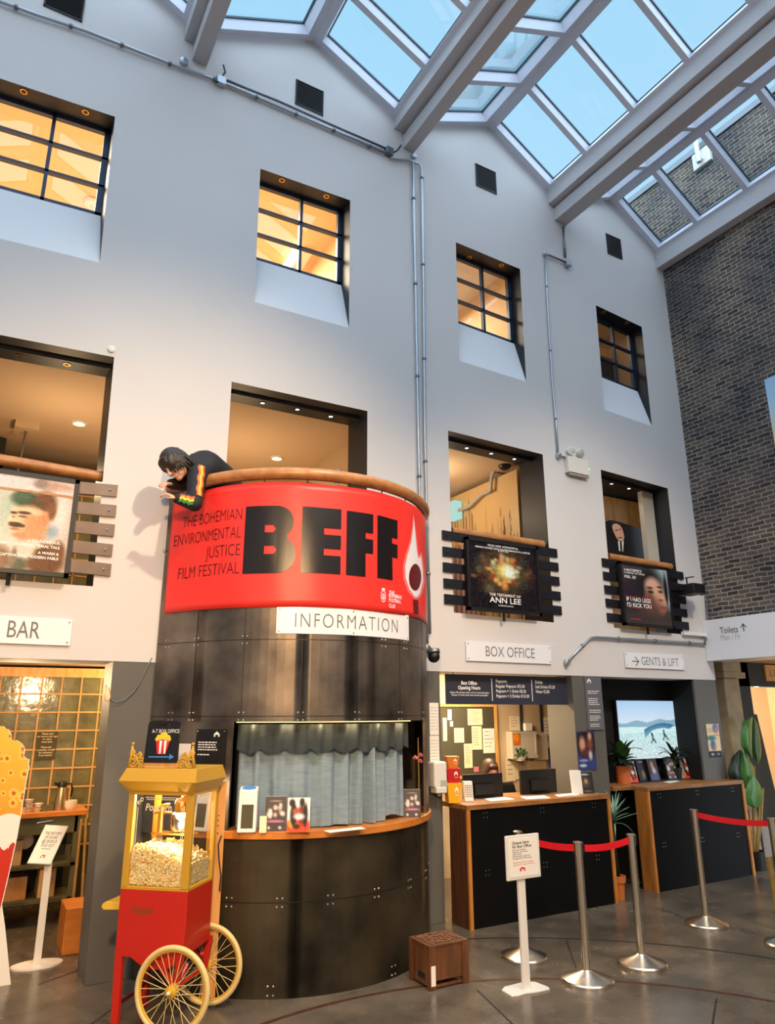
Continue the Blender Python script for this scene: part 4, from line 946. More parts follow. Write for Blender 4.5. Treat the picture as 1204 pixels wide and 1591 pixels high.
# dome cameras at the right edge of the booth
p = on_y(674, 1020, 5.98); dc = thing('dome_camera', (p.x, 6.0, p.z-.08), 'black dome security camera right of the round booth', 'camera')
MB().ball(p, .062, 16, 12).build('dome', 'black', dc, smooth=True)
MB().lathe([(.066, 0), (.066, .03), (.05, .04)], p+Vector((0, .0, .03)), 16, (0, .3, 1)).build('collar', 'galv_dark', dc, smooth=40)
MB().tube([p+Vector((0, .03, .05)), (p.x, D, p.z+.06)], .022, 8).build('bracket', 'galv_dark', dc)
p = on_y(669, 1008, 6.1); tag(MB().lathe([(.045, 0), (.045, .05), (.03, .06)], (p.x, D, p.z), 16, (0, -1, 0)).build('conduit_box', 'galv_dark', smooth=40), 'round grey conduit box just above the dome camera', 'electrical box')
# rainbow banner on the brick
a, b = on_x(1187, 590, BX-.03), on_x(1203, 700, BX-.03)
def rain(u, v):
    S = [(0, (150, 190, 226)), (.18, (176, 206, 222)), (.36, (232, 206, 150)), (.52, (240, 150, 90)), (.7, (226, 84, 96)), (1, (150, 60, 130))]
    for (p0, c0), (p1, c1) in zip(S, S[1:]):
        if v <= p1: return mixc(c0, c1, (v-p0)/(p1-p0))
    return S[-1][1]
rb = printed('wall_banner', (BX-.03, a.y, a.z), (BX-.03, a.y-1.1, a.z), (BX-.03, a.y-1.1, a.z-2.6), (BX-.03, a.y, a.z-2.6), 4, 30, rain, None, 'print', .004)
tag(rb, 'rainbow striped hanging banner on the brick wall', 'banner')
# floodlight bracket pole seen through the glass roof
p = on_x(1092, 246, BX-.01); pl = thing('roof_pole', p, 'white pole bracketed to the brick above the glass roof', 'pole')
MB().tube([(BX-.12, p.y+.0, p.z-.12), (BX-.12, p.y+.04, p.z+1.2)], .035, 10).build('pole', 'plastic_white', pl, smooth=40); MB().box(BX-.05, BX-.001, p.y-.15, p.y+.15, p.z-.14, p.z+.14).box(BX-.14, BX-.05, p.y-.03, p.y+.03, p.z-.06, p.z+.06).build('base_plate', 'plastic_white', pl)
# ---- inside the rooms
def on_room(px, py, z): return on_z(px, py, z)
for px, py, lab in ((123, 658, 'round glowing ceiling light seen through the leftmost opening'), (430, 712, 'round glowing ceiling light above the booth balcony')):
    p = on_z(px, py, 5.055); t = thing('ceiling_light', p, lab, 'light')
    MB().lathe([(.05, .004), (.085, .004), (.08, -.012), (.06, -.012)], p, 20, cap=False).build('trim_ring', 'plastic_white', t, smooth=40); MB().lathe([(.06, -.004), (.001, -.008)], p, 20).build('lens', 'lamp_warm', t)
p = on_z(42, 660, 5.06); pd = thing('ceiling_box', p, 'square box on a thin ceiling drop rod in the leftmost opening', 'ceiling fitting'); MB().box(p.x-.12, p.x+.12, p.y-.12, p.y+.12, 4.98, 5.06).build('box', 'wall_tan', pd); MB().tube([(p.x, p.y, 5.0), (p.x-.05, p.y, 3.9)], .012, 8).build('rod', 'galv_dark', pd)
gw = sempty('glass_block_wall', (0, 9.1, 2.6)); MB().box(-2.7, 2.2, 9.1, 9.3, 2.5, 4.55).build('glass_blocks', 'glass_block', gw)
gr_ = MB()
for i in range(26): gr_.box(-2.7+i*.2-.008, -2.7+i*.2+.008, 9.085, 9.1, 2.5, 4.55)
for i in range(11): gr_.box(-2.7, 2.2, 9.085, 9.1, 2.5+i*.2-.008, 2.5+i*.2+.008)
gr_.build('grout', 'grout', gw)
MB().box(-2.7, 2.2, 9.0, 9.3, 4.55, 4.75).box(-.3, 0, 9.0, 9.3, 2.5, 5.05).box(1.6, 1.8, 9.0, 9.3, 2.5, 5.05).build('beam', 'wall_dark', gw)
# fluorescent batten and cupboard in the second high window
a, b = on_z(446, 412, 8.05), on_z(463, 384, 8.05); fl = thing('ceiling_batten', (a+b)/2, 'bright strip light on the ceiling in the second high window', 'light')
MB().obox((a+b)/2+Vector((0, 0, -.02)), (b-a)/2, (b-a).normalized().cross(Vector((0, 0, 1)))*.06, (0, 0, .02)).build('diffuser', 'tube_light', fl)
MB().obox((a+b)/2+Vector((.14, 0, -.01)), (b-a)/2, (b-a).normalized().cross(Vector((0, 0, 1)))*.08, (0, 0, .015)).build('reflector', 'plastic_white', fl)
p = on_y(502, 420, 9.2); q = on_y(518, 440, 9.2); tag(MB().box(p.x-.1, q.x+.25, 8.6, 9.5, 5.6, p.z+.1).build('cupboard', 'galv_dark'), 'grey cupboard seen low in the second high window', 'cupboard')
p = on_y(143, 320, 8.3); tag(MB().lathe([(.06, 0), (.09, .01), (.1, .05), (.06, .07)], (p.x, 8.3, p.z), 16).tube([(p.x, 8.3, 5.6), (p.x, 8.3, p.z)], .02, 8).build('table_lamp', 'plastic_white', smooth=40), 'small white lamp seen low in the leftmost high window', 'lamp')
p = on_y(60, 300, 9.5); tag(MB().box(p.x-.35, p.x+.55, 9.52, 9.61, 5.6, p.z+.1).build('pin_board', 'kraft'), 'brown board on the back wall in the leftmost high window', 'board')
# roof window, shelf and posters in the third high window; curtain and timber frame in the fourth
p = on_y(742, 500, 9.2); q = on_y(776, 515, 9.2); sh = thing('book_case', (p.x, 9.0, 5.6), 'dark shelf with bright box covers low in the third high window from the left', 'shelf'); MB().box(p.x, q.x, 8.95, 9.25, 5.6, q.z+.35).build('carcass', 'wall_dark', sh); MB().box(p.x+.1, q.x-.02, 8.9, 8.95, q.z-.15, q.z+.08).build('covers', 'tub_yellow', sh)
rl_ = on_y(1000, 560, 7.6)
ww = sempty('door_1', (7.6, 7.2, 5.4))
xr = on_y(991, 560, 7.2).x; MB().box(xr-.16, xr, 7.15, 7.25, 5.4, 7.6).box(xr-1.6, xr, 7.15, 7.25, 7.45, 7.6).build('frame', 'pale_wood', ww); MB().box(xr-1.5, xr-.16, 7.2, 7.24, 5.4, 7.45).build('dark_panel', 'wall_dark', ww)
# ---- mural room: painted side wall, CCTV pipe, exit sign
XM = 5.88
def mural(u, v):
    c = mixc((216, 184, 134), (196, 158, 106), v)
    if u < .36 and v > .30: c = (124, 92, 88) if int(u*40) % 3 else (176, 160, 170)
    elif u < .36:
        k = (u*22) % 1; c = (150, 116, 74) if .2 < k < .6 and v > .1+.05*math.sin(u*60) else c
    else:
        q = (u-.36)*24; i = int(q); k = q-i; rnd_ = random.Random(i*7+3); top = rnd_.uniform(.12, .5); w = rnd_.uniform(.3, .46)
        if abs(k-.5) < w and v > top+.10*abs(k-.5)*2:
            c = rnd_.choice([(150, 112, 66), (176, 138, 84), (112, 84, 54), (198, 164, 108), (84, 64, 46)])
            if i % 3 == 0 and int(v*60+k*6) % 3 == 0: c = (214, 184, 136)
        if v > .86 and rnd_.random() < .25: c = (190, 90, 50)
    return c
ya, yb = on_x(803, 740, XM).y, on_x(699, 740, XM).y
mz0, mz1 = 2.55, 5.0
tag(printed('wall_mural', (XM, yb, mz1), (XM, ya, mz1), (XM, ya, mz0), (XM, yb, mz0), 110, 50, mural), 'brown skyline and bottle mural on the wall inside the opening left of the emergency light', 'mural')
MP = [(700, 796), (715, 792), (729, 787), (748, 768), (757, 764), (762, 763), (764, 740), (768, 729), (778, 722)]
cc = thing('cctv_camera', on_x(783, 720, XM-.08), 'small black dome camera on a pale pipe above the mural', 'camera')
MB().ball(on_x(784, 721, XM-.1), .09, 14, 10).build('dome', 'black', cc, smooth=True)
MB().tube([on_x(a, b, XM-.07) for a, b in MP]+[on_x(783, 720, XM-.08)], .028, 8).build('pipe', 'plastic_grey', cc, smooth=True)
ey_ = on_x(702, 790, XM-.12)
ex = thing('exit_sign', ey_, 'glowing pale green exit sign box at the left of the mural', 'sign'); MB().box(XM-.14, XM-.01, ey_.y-.10, ey_.y+.12, ey_.z-.16, ey_.z+.10).build('box', 'exit_sign', ex)
# ---- panelled room: boards, pale post, black suit standee
pn = MB()
for i in range(7): pn.box(6.25+i*.34, 6.25+i*.34+.332, 7.05, 7.09, 2.55, 5.0)
struct(pn.build('wall_panelling', 'pale_wood'))
a, b = on_y(1001, 800, 6.45), on_y(1017, 800, 6.45)
struct(MB().box(a.x, b.x, 6.45, 6.53, OPN[8][3].z, OPN[8][1].z-.005).build('trim_9', 'paper_grey'))
SY = D+.52
sd_ = thing('cardboard_standee', on_y(978, 880, SY), 'cardboard cutout of a bald person in a black suit behind a wooden handrail', 'cutout')
sil = [(938, 900), (938, 812), (946, 808), (955, 809), (962, 811), (978, 816), (996, 823), (1004, 832), (1012, 848), (1018, 872), (1022, 905)]
MB().prism([on_y(a, b, SY) for a, b in sil], (0, .015, 0)).build('board', 'black', sd_)
def flat(pts, y, m, name, par): return MB().prism([on_y(a, b, y) for a, b in pts], (0, .002, 0)).build(name, m, par)
flat([(951, 818), (953, 814), (958, 813.5), (963, 816), (967, 822), (968.5, 828), (970, 835), (968, 841), (963, 842.5), (958, 836), (953, 826)], SY-.004, 'skin', 'face', sd_)
flat([(960, 841), (969, 840), (968, 857), (962, 856)], SY-.004, 'ink_white', 'shirt', sd_); flat([(963.2, 842), (966, 842), (967, 856.5), (964, 857)], SY-.0065, 'ink_black', 'tie', sd_)
flat([(955.5, 823.5), (960, 822.5), (960.5, 824), (956, 825)], SY-.0065, 'hair_brown', 'brow', sd_); flat([(962, 821.8), (965, 822), (965, 823.5), (962, 823.4)], SY-.0065, 'hair_brown', 'brow', sd_); flat([(960, 835.2), (967, 834.2), (967, 835.6), (961, 836.6)], SY-.0065, 'banner_dark_red', 'mouth', sd_)
# ================================================================== ON THE BOOTH COUNTER
CT = 1.075
def standpt(px, py, z): p = on_z(px, py, z); return p
def faceto(p):     # unit vectors: to the viewer and to the right of a thing at p (facing outward from the booth)
    n = Vector((p.x-DC.x, p.y-DC.y, 0)).normalized(); return n, Vector((-n.y, n.x, 0))
VW = Vector((-.45, -.9, 0)).normalized(); VR = Vector((.9, -.45, 0)).normalized()
def box3(mb, p, rx, fx, w, d, h, tilt=0.0, tilty=0.0):      # box standing at p (front bottom centre), width along rx, depth away from fx
    a = p-rx*w/2; u = Vector((0, 0, h))-fx*tilt
    return mb.hexa([a, a+rx*w, a+rx*w-fx*d, a-fx*d], [a+u, a+rx*w+u, a+rx*w-fx*d+u, a-fx*d+u])
p = standpt(382.5, 1294, CT); dsp = thing('card_reader_display', p, 'upright white box with a dark screen and blue oval top on the booth counter', 'device')
wd = .135; MB().hexa([p-VR*wd/2, p+VR*wd/2, p+VR*wd/2-VW*.09, p-VR*wd/2-VW*.09], [p-VR*wd/2+Vector((0, 0, .285))-VW*.03, p+VR*wd/2+Vector((0, 0, .285))-VW*.03, p+VR*wd/2-VW*.09+Vector((0, 0, .31)), p-VR*wd/2-VW*.09+Vector((0, 0, .31))]).build('body', 'plastic_white', dsp, bevel=.008)
up_ = (Vector((0, 0, .285))-VW*.03)
q = p+up_*.1+VW*.0015; MB().prism([q-VR*.043, q+VR*.043, q+VR*.043+up_*.56, q-VR*.043+up_*.56], VW*.001).build('screen', 'felt', dsp)
tq = p+up_+(-VW*.03+Vector((0, 0, .0125))); tn = (VR.cross(-VW*.06+Vector((0, 0, .025)))).normalized()
MB().prism([tq+VR*.052*math.cos(a)+(-VW*.06+Vector((0, 0, .025))).normalized()*.024*math.sin(a)+tn*.001 for a in [2*PI*i/24 for i in range(24)]], tn*.002).build('blue_pad', 'blue_plastic', dsp)
def leaflet_art(kind):
    if kind == 'dark':
        rnd = random.Random(21); B = [(rnd.uniform(.15, .85), rnd.uniform(.25, .6), .09, .06, rnd.choice([(206, 190, 180), (150, 120, 110), (90, 60, 60), (226, 214, 206)]), .5) for _ in range(16)]
        return blobs((74, 66, 62), B+[(.5, .69, .42, .02, (200, 120, 160), .3), (.5, .74, .42, .018, (200, 120, 160), .3), (.5, .12, .4, .015, (196, 186, 176), .3), (.2, .9, .07, .04, (226, 220, 212), .3), (.72, .9, .08, .04, (226, 220, 212), .3)])
    return blobs((228, 222, 220), [(.5, .86, .7, .22, (240, 70, 30), .25), (.2, .78, .15, .1, (250, 160, 60), .4), (.28, .5, .15, .32, (30, 24, 26), .2), (.2, .15, .13, .11, (40, 28, 26), .25), (.66, .5, .2, .3, (110, 50, 40), .25), (.8, .52, .1, .34, (26, 22, 24), .25), (.64, .13, .11, .12, (34, 26, 24), .25), (.4, .4, .18, .1, (170, 80, 50), .3), (.52, .55, .24, .09, (236, 232, 230), .4), (.42, .84, .15, .07, (40, 24, 24), .4)])
def leaflet(px, py, pz, w, h, lab, kind, rx, fx, d=.06, tilt=.03, side='paper', grp='leaflet holders', name='leaflet_holder', parent_z=None):
    p = standpt(px, py, pz); t = thing(name, p, lab, 'leaflet stand', grp)
    u = Vector((0, 0, h))-fx*tilt; a = p-rx*w/2
    MB().hexa([a, a+rx*w, a+rx*w-fx*d, a-fx*d], [a+u, a+rx*w+u, a+rx*w+u-fx*.012, a+u-fx*.012]).build('stand', side, t)
    f = fx*.0015
    printed('cover', a+u+f, a+rx*w+u+f, a+rx*w+f, a+f, 22, 30, leaflet_art(kind) if isinstance(kind, str) else kind, t)
    return t
leaflet(427, 1291.5, CT, .155, .235, 'dark programme leaflet stand on the booth counter beside the white device', 'dark', VR, VW)
leaflet(463, 1293, CT, .165, .23, 'white leaflet stand with two figures on orange, in front of the curtain', 'light', VR, VW, .09)
leaflet(641, 1270, CT, .14, .215, 'dark programme leaflet stand at the right end of the booth counter', 'dark', VR, VW)
p = standpt(408, 1294, CT); tag(box3(MB(), p, VR, VW, .05, .03, .11).build('card_box', 'paper_cream'), 'small cream card box leaning on the dark leaflet stand', 'box')
a, b, c, d = [on_z(x, y, CT+.001) for x, y in ((503, 1291), (560, 1285), (568, 1288), (512, 1294))]
tag(MB().prism([a, b, c, d], (0, 0, .002)).build('paper_sheets', 'paper'), 'flat white papers on the booth counter under the curtain', 'paper')
p = standpt(651, 1262, CT); fl = thing('artificial_flower', p, 'single pink flower on a thin yellow stem at the right edge of the hatch', 'flower')
tp = p+Vector((0, 0, .62)); MB().tube([p+Vector((0, 0, .0)), p+Vector((.004, 0, .3)), tp], .006, 8).build('stem', 'stem_tan', fl)
f_ = MB()
for dz, dx in ((-.17, -.03), (-.15, .025), (-.2, .02)):
    for k in range(6): f_.ball(tp+Vector((dx+.014*math.cos(k), .014*math.sin(k), dz+.008*math.sin(k*2))), .013, 8, 6)
f_.build('blossom', 'flower_pink', fl, smooth=True)
# ================================================================== POPCORN CART
N = on_z(268, 1613, 0); F = on_z(322, 1565, 0)
bv = (F-N).normalized(); av = Vector((bv.y, -bv.x, 0)); CO = (N+F)/2
def cp(a, b, z): return CO+av*a+bv*b+Vector((0, 0, z))
cart = thing('popcorn_cart', CO, 'red and gold popcorn cart with two cream spoked wheels beside the booth', 'popcorn cart')
X0, X1, B0, B1 = -.47, .01, -.19, .19
def cbox(mb, a0, a1, b0, b1, z0, z1): return mb.hexa([cp(a0, b0, z0), cp(a1, b0, z0), cp(a1, b1, z0), cp(a0, b1, z0)], [cp(a0, b0, z1), cp(a1, b0, z1), cp(a1, b1, z1), cp(a0, b1, z1)])
prof = [(X0, .80), (X0, .40), (-.36, .40), (-.25, .34), (-.10, .34), (X1, .42), (X1, .80)]
MB().prism([cp(a, B0, z) for a, z in prof], bv*(B1-B0)).build('body', 'cart_red', cart, bevel=.006)
t_ = .03; pm = MB()
for a0, a1 in ((X0, X0+.045), (X1-.055, X1)):
    for b0, b1 in ((B0, B0+t_), (B1-t_, B1)): cbox(pm, a0, a1, b0, b1, .80, 1.39)
cbox(pm, X0, X1, B0, B1, .79, .812); cbox(pm, X0, X1, B0, B0+t_, 1.375, 1.40); cbox(pm, X0, X1, B1-t_, B1, 1.375, 1.40); cbox(pm, X0, X0+t_, B0, B1, 1.375, 1.40); cbox(pm, X1-t_, X1, B0, B1, 1.375, 1.40)
pm.build('case_frame', 'cart_gold', cart, bevel=.003)
for nm, pts in (('pane', [cp(X0+.045, B0+.012, .812), cp(X1-.055, B0+.012, .812), cp(X1-.055, B0+.012, 1.375), cp(X0+.045, B0+.012, 1.375)]), ('pane', [cp(X1-.012, B0+t_, .812), cp(X1-.012, B1-t_, .812), cp(X1-.012, B1-t_, 1.375), cp(X1-.012, B0+t_, 1.375)]),
                ('pane', [cp(X0+.012, B0+t_, .812), cp(X0+.012, B1-t_, .812), cp(X0+.012, B1-t_, 1.375), cp(X0+.012, B0+t_, 1.375)]), ('pane', [cp(X0+.045, B1-.012, .812), cp(X1-.055, B1-.012, .812), cp(X1-.055, B1-.012, 1.375), cp(X0+.045, B1-.012, 1.375)])):
    MB().quad(*pts).build(nm, 'case_glass', cart)
o_ = .055
def ring(a0, a1, b0, b1, z): return [cp(a0, b0, z), cp(a1, b0, z), cp(a1, b1, z), cp(a0, b1, z)]
rf = MB(); rf.hexa(ring(X0, X1, B0, B1, 1.39), ring(X0-o_, X1+o_*.6, B0-o_, B1+o_, 1.465)); rf.hexa(ring(X0-o_, X1+o_*.6, B0-o_, B1+o_, 1.465), ring(X0-o_+.03, X1+o_*.3, B0-.02, B1+.02, 1.548))
rf.build('roof', 'cart_gold', cart, bevel=.003)
# scrollwork crest along the roof
cr_ = MB()
def scroll(c, r, s, turns=1.6, th=.008):
    return [cp(c[0]+s*(r*(1-t*.75))*math.cos(t*turns*2*PI+PI/2), B0-.005, c[1]+(r*(1-t*.75))*math.sin(t*turns*2*PI+PI/2)) for t in [i/26 for i in range(27)]]
for s, ca in ((1, -.245), (-1, -.245)):
    for da, z, r in ((.215, 1.585, .04), (.15, 1.578, .032), (.175, 1.625, .024), (.225, 1.645, .02)): cr_.tube(scroll((ca+s*da, z), r, s), .0075, 6)
    cr_.tube([cp(ca+s*.245, B0-.005, 1.55), cp(ca+s*.23, B0-.005, 1.62), cp(ca+s*.225, B0-.005, 1.70)], [.012, .011, .006], 6); cr_.tube([cp(ca+s*.05, B0-.005, 1.553), cp(ca+s*.14, B0-.005, 1.56), cp(ca+s*.2, B0-.005, 1.61), cp(ca+s*.225, B0-.005, 1.67)], .008, 6)
    cr_.ball(cp(ca+s*.225, B0-.005, 1.705), .012, 8, 6)
cr_.build('crest', 'cart_gold', cart, smooth=True)
cbox(MB(), -.37, -.12, B0-.012, B0+.004, 1.55, 1.585).build('crest_base', 'pale_wood', cart)
# popping kettle, lamp and the heap
kt = MB().lathe([(.07, 0), (.085, .02), (.085, .11), (.07, .12), (.02, .125)], cp(-.15, 0, 1.13), 24).build('kettle', 'chrome', cart, smooth=40)
MB().tube([cp(-.15, 0, 1.25), cp(-.15, 0, 1.39)], .012, 8).tube([cp(-.38, 0, 1.24), cp(-.24, 0, 1.24)], .008, 8).tube([cp(-.32, 0, 1.08), cp(-.32, 0, 1.28)], .02, 10).tube([cp(-.32, 0, 1.285), cp(-.27, .02, 1.29)], .012, 8).build('hanger', 'brass', kt, smooth=40)
cbox(MB(), -.36, -.06, -.05, .05, 1.105, 1.118).build('tray', 'brass', kt)
cbox(MB(), -.33, -.28, -.03, .03, .98, 1.105).build('column', 'chrome', kt)
MB().lathe([(.045, 0), (.045, .07), (.03, .09)], cp(-.12, -.10, 1.26), 16).build('lamp_shade', 'brass', cart, smooth=40)
MB().ball(cp(-.12, -.10, 1.245), .036, 12, 8).build('bulb', 'bulb', cart, smooth=True)
add_light('cart_lamp', 'POINT', cp(-.12, -.10, 1.16), 22, WARM2, size=.03); add_light('cart_lamp', 'POINT', cp(-.30, .06, 1.33), 8, WARM2, size=.03)
hp = MB(); rnd = random.Random(8); V0, F0 = [], []
ico = [(0, 0, 1), (.894, 0, .447), (.276, .851, .447), (-.724, .526, .447), (-.724, -.526, .447), (.276, -.851, .447), (.724, .526, -.447), (-.276, .851, -.447), (-.894, 0, -.447), (-.276, -.851, -.447), (.724, -.526, -.447), (0, 0, -1)]
icf = [(0, 1, 2), (0, 2, 3), (0, 3, 4), (0, 4, 5), (0, 5, 1), (1, 6, 2), (2, 7, 3), (3, 8, 4), (4, 9, 5), (5, 10, 1), (6, 7, 2), (7, 8, 3), (8, 9, 4), (9, 10, 5), (10, 6, 1), (11, 7, 6), (11, 8, 7), (11, 9, 8), (11, 10, 9), (11, 6, 10)]
def heapz(a): return .985+.05*math.sin((a-X0)*7+.6)
def kernel(mb, a, b, z, r):
    for _ in range(2):
        q = cp(a+rnd.uniform(-.6, .6)*r, b+rnd.uniform(-.6, .6)*r, z+rnd.uniform(-.6, .6)*r); mb.add([q+Vector(v)*r*rnd.uniform(.6, 1.1) for v in ico], icf)
hp.m = 0
for _ in range(900):
    a, b = rnd.uniform(X0+.03, X1-.03), rnd.uniform(B0+.03, B1-.03); hp.m = rnd.random() < .35; kernel(hp, a, b, heapz(a)+rnd.uniform(-.01, .02), rnd.uniform(.006, .011))
for _ in range(1500):
    a = rnd.uniform(X0+.03, X1-.03); z = rnd.uniform(.815, heapz(a)); hp.m = rnd.random() < .22; kernel(hp, a, B0+.026, z, rnd.uniform(.005, .009))
for _ in range(800):
    b = rnd.uniform(B0+.03, B1-.03); z = rnd.uniform(.815, heapz(X1)); hp.m = rnd.random() < .22; kernel(hp, X1-.026, b, z, rnd.uniform(.005, .009))
h = hp.build('popcorn', ['popcorn', 'popcorn_yellow'], cart, merge=False); h['kind'] = 'stuff'
cbox(MB(), X0+.035, X1-.04, B0+.035, B1-.035, .813, .965).build('heap_core', 'popcorn_yellow', cart)
# lettering and etched borders
q = cp(-.355, B0+.0105, 1.288); lettering('Popcorn', .045, .19, q+av*.012-Vector((0, 0, .012)), av, (0, 0, 1), 'paper_cream', cart, bold=.02, shear=.12)
bd = MB()
def line(p0, p1, w, n): 
    t = (p1-p0).normalized(); s = t.cross(n).normalized()*w; bd.quad(p0-s, p0+s, p1+s, p1-s)
nb = -bv
for ins in (.014, .026):
    a0, a1, z0, z1 = X0+.045+ins, X1-.055-ins, .99, 1.372-ins
    for s, e in (((a0, z0), (a0, z1-.05)), ((a1, z0), (a1, z1-.05)), ((a0+.06, z1), (a1-.06, z1))): line(cp(s[0], B0+.0105, s[1]), cp(e[0], B0+.0105, e[1]), .0025, nb)
    b0, b1 = B0+t_+ins, B1-t_-ins
    for s, e in (((b0, z0), (b0, z1-.05)), ((b1, z0), (b1, z1-.05)), ((b0+.06, z1), (b1-.06, z1))): line(cp(X1-.0105, s[0], s[1]), cp(X1-.0105, e[0], e[1]), .0025, av)
for a, z, s in ((X0+.085, 1.335, 1), (X1-.095, 1.335, -1)):
    for k in range(2):
        pth = [cp(a+s*(k-.5)*.02+.010*math.cos(t), B0+.009, z+(k-.5)*.02+.010*math.sin(t)) for t in [i*.5 for i in range(12)]]; bd.tube(pth, .0025, 5)
bd.build('etched_border', 'paper_cream', cart)
lettering('Popcorn', .045, .155, cp(-.375, B0-.001, .655), av, (0, 0, 1), 'ink_brown', cart, bold=.035, shear=.15)
# wheels
def wheel(b, nm='wheel'):
    c = cp(-.02, b, .253)
    w = MB().tube([c+av*.236*math.cos(t)+Vector((0, 0, .236*math.sin(t))) for t in [2*PI*i/48 for i in range(48)]], .017, 10, closed=True).build(nm, 'tyre_cream', cart, smooth=True)
    MB().tube([c+av*.219*math.cos(t)+Vector((0, 0, .219*math.sin(t))) for t in [2*PI*i/48 for i in range(48)]], .009, 8, closed=True).build('rim', 'cart_yellow', w, smooth=True)
    sp = MB()
    for i in range(28):
        t = 2*PI*i/28; k = (1 if i % 2 else -1); t2 = t+k*.5
        sp.tube([c+av*.032*math.cos(t2)+Vector((0, 0, .032*math.sin(t2)))+bv*.018*k, c+av*.215*math.cos(t)+Vector((0, 0, .215*math.sin(t)))], .0022, 5)
    sp.build('spokes', 'tyre_cream', w)
    MB().lathe([(.012, -.045), (.018, -.04), (.018, -.03), (.036, -.022), (.036, -.016), (.02, -.01), (.02, .01), (.036, .016), (.036, .022), (.018, .03)], c, 20, bv).build('hub', 'cart_yellow', w, smooth=40)
    MB().ball(c+bv*(-.05 if b < 0 else .05), .012, 10, 8).build('hub_cap', 'plastic_white', w, smooth=True)
wheel(-.25); wheel(.25)
fk = MB()
for b in (-.205, .205):
    for a, z in ((-.16, .40), (.0, .44), (.12, .40)):
        if a > .05: fk.tube([cp(-.02, b, .253), cp(.0, b*.5, .36)], .014, 6)
        else: fk.hexa([cp(-.04, b-.008, .245), cp(-.0, b-.008, .245), cp(-.0, b+.008, .245), cp(-.04, b+.008, .245)], [cp(a-.025, b-.008, z), cp(a+.025, b-.008, z), cp(a+.025, b+.008, z), cp(a-.025, b+.008, z)])
fk.tube([cp(-.02, -.25, .253), cp(-.02, .25, .253)], .012, 8)
fk.build('axle_fork', 'cart_red', cart)
lg = MB()
for b in (-.175, .175): 
    MB().hexa([cp(-.455, b-.014, 0), cp(-.405, b-.014, 0), cp(-.405, b+.014, 0), cp(-.455, b+.014, 0)], [cp(-.468, b-.014, .42), cp(-.415, b-.014, .42), cp(-.415, b+.014, .42), cp(-.468, b+.014, .42)]).build('leg', 'cart_red', cart)
MB().tube([cp(-.44, .15, .14), cp(-.20, .15, .26)], .012, 6).tube([cp(-.44, -.17, .12), cp(-.44, .17, .12)], .012, 6).build('brace', 'banner_dark_red', cart)
MB().prism([cp(X0, -.16, .66), cp(-.60, -.16, .655), cp(-.625, -.15, .665), cp(-.625, -.14, .685), cp(-.60, -.14, .70), cp(X0, -.14, .70)], bv*.30).build('handle', 'cart_yellow', cart, bevel=.008)
# ---- chalkboard standing on the cart roof
p0 = cp(-.372, B0-.022, 1.585)
chb = thing('chalkboard', p0, 'small black chalkboard with drawn popcorn and arrow standing on the cart roof', 'chalkboard')
cw, chh = .245, .275
def cb(u, v, off=0): return p0+av*(u*cw)+Vector((0, 0, v*chh))+bv*(.03*v)-bv*off
ol = [(0, 0), (1, 0), (1, .90), (.97, .97), (.86, 1), (.14, 1), (.03, .97), (0, .90)]
holeP = [(.5+.19*math.cos(a), .90+.055*math.sin(a)) for a in [2*PI*i/20 for i in range(20)]]
fl_ = [Vector((u, v, 0)) for u, v in ol], [Vector((u, v, 0)) for u, v in reversed(holeP)]
tr = tessellate_polygon([fl_[0], fl_[1]]); pts = ol+list(reversed(holeP)); m_ = MB(); n_ = len(pts)
m_.add([cb(u, v) for u, v in pts]+[cb(u, v)+bv*.012 for u, v in pts], [tuple(t) for t in tr]+[tuple(n_+i for i in reversed(t)) for t in tr]+[(i, (i+1) % len(ol), n_+(i+1) % len(ol), n_+i) for i in range(len(ol))]+[(len(ol)+i, len(ol)+(i+1) % 20, n_+len(ol)+(i+1) % 20, n_+len(ol)+i) for i in range(20)])
m_.build('board', 'black', chb)
lettering('A-T BOX OFFICE', .026, cw*.84, cb(.15, .70, .002), av, (0, 0, 1), 'ink_white', chb)
def cpoly(pts, m, name, off=.0025): return MB().add([cb(u, v, off) for u, v in pts], [tuple(range(len(pts)))]).build(name, m, chb)
cpoly([(.31, .52), (.39, .20), (.64, .20), (.74, .52)], 'ink_red', 'drawing')
for u0, u1, w in ((.42, .45, .035), (.56, .61, .035)): cpoly([(u0, .52), (u0+w, .21), (u0+w*2.2, .21), (u0+w*2.4, .52)], 'ink_white', 'drawing', .004)
m_ = MB()
for i, (u, v) in enumerate([(.33, .55), (.40, .57), (.48, .58), (.56, .57), (.64, .57), (.71, .55), (.37, .61), (.45, .63), (.53, .64), (.61, .62), (.68, .60), (.49, .67), (.58, .67)]): m_.lathe([(.014, 0), (.012, .003)], cb(u, v, .003), 10, -bv)
m_.build('drawing', 'stripe_yellow', chb)
cpoly([(.14, .115), (.80, .12), (.80, .15), (.14, .145)], 'blue_plastic', 'arrow'); cpoly([(.78, .07), (.92, .135), (.78, .21)], 'blue_plastic', 'arrow')
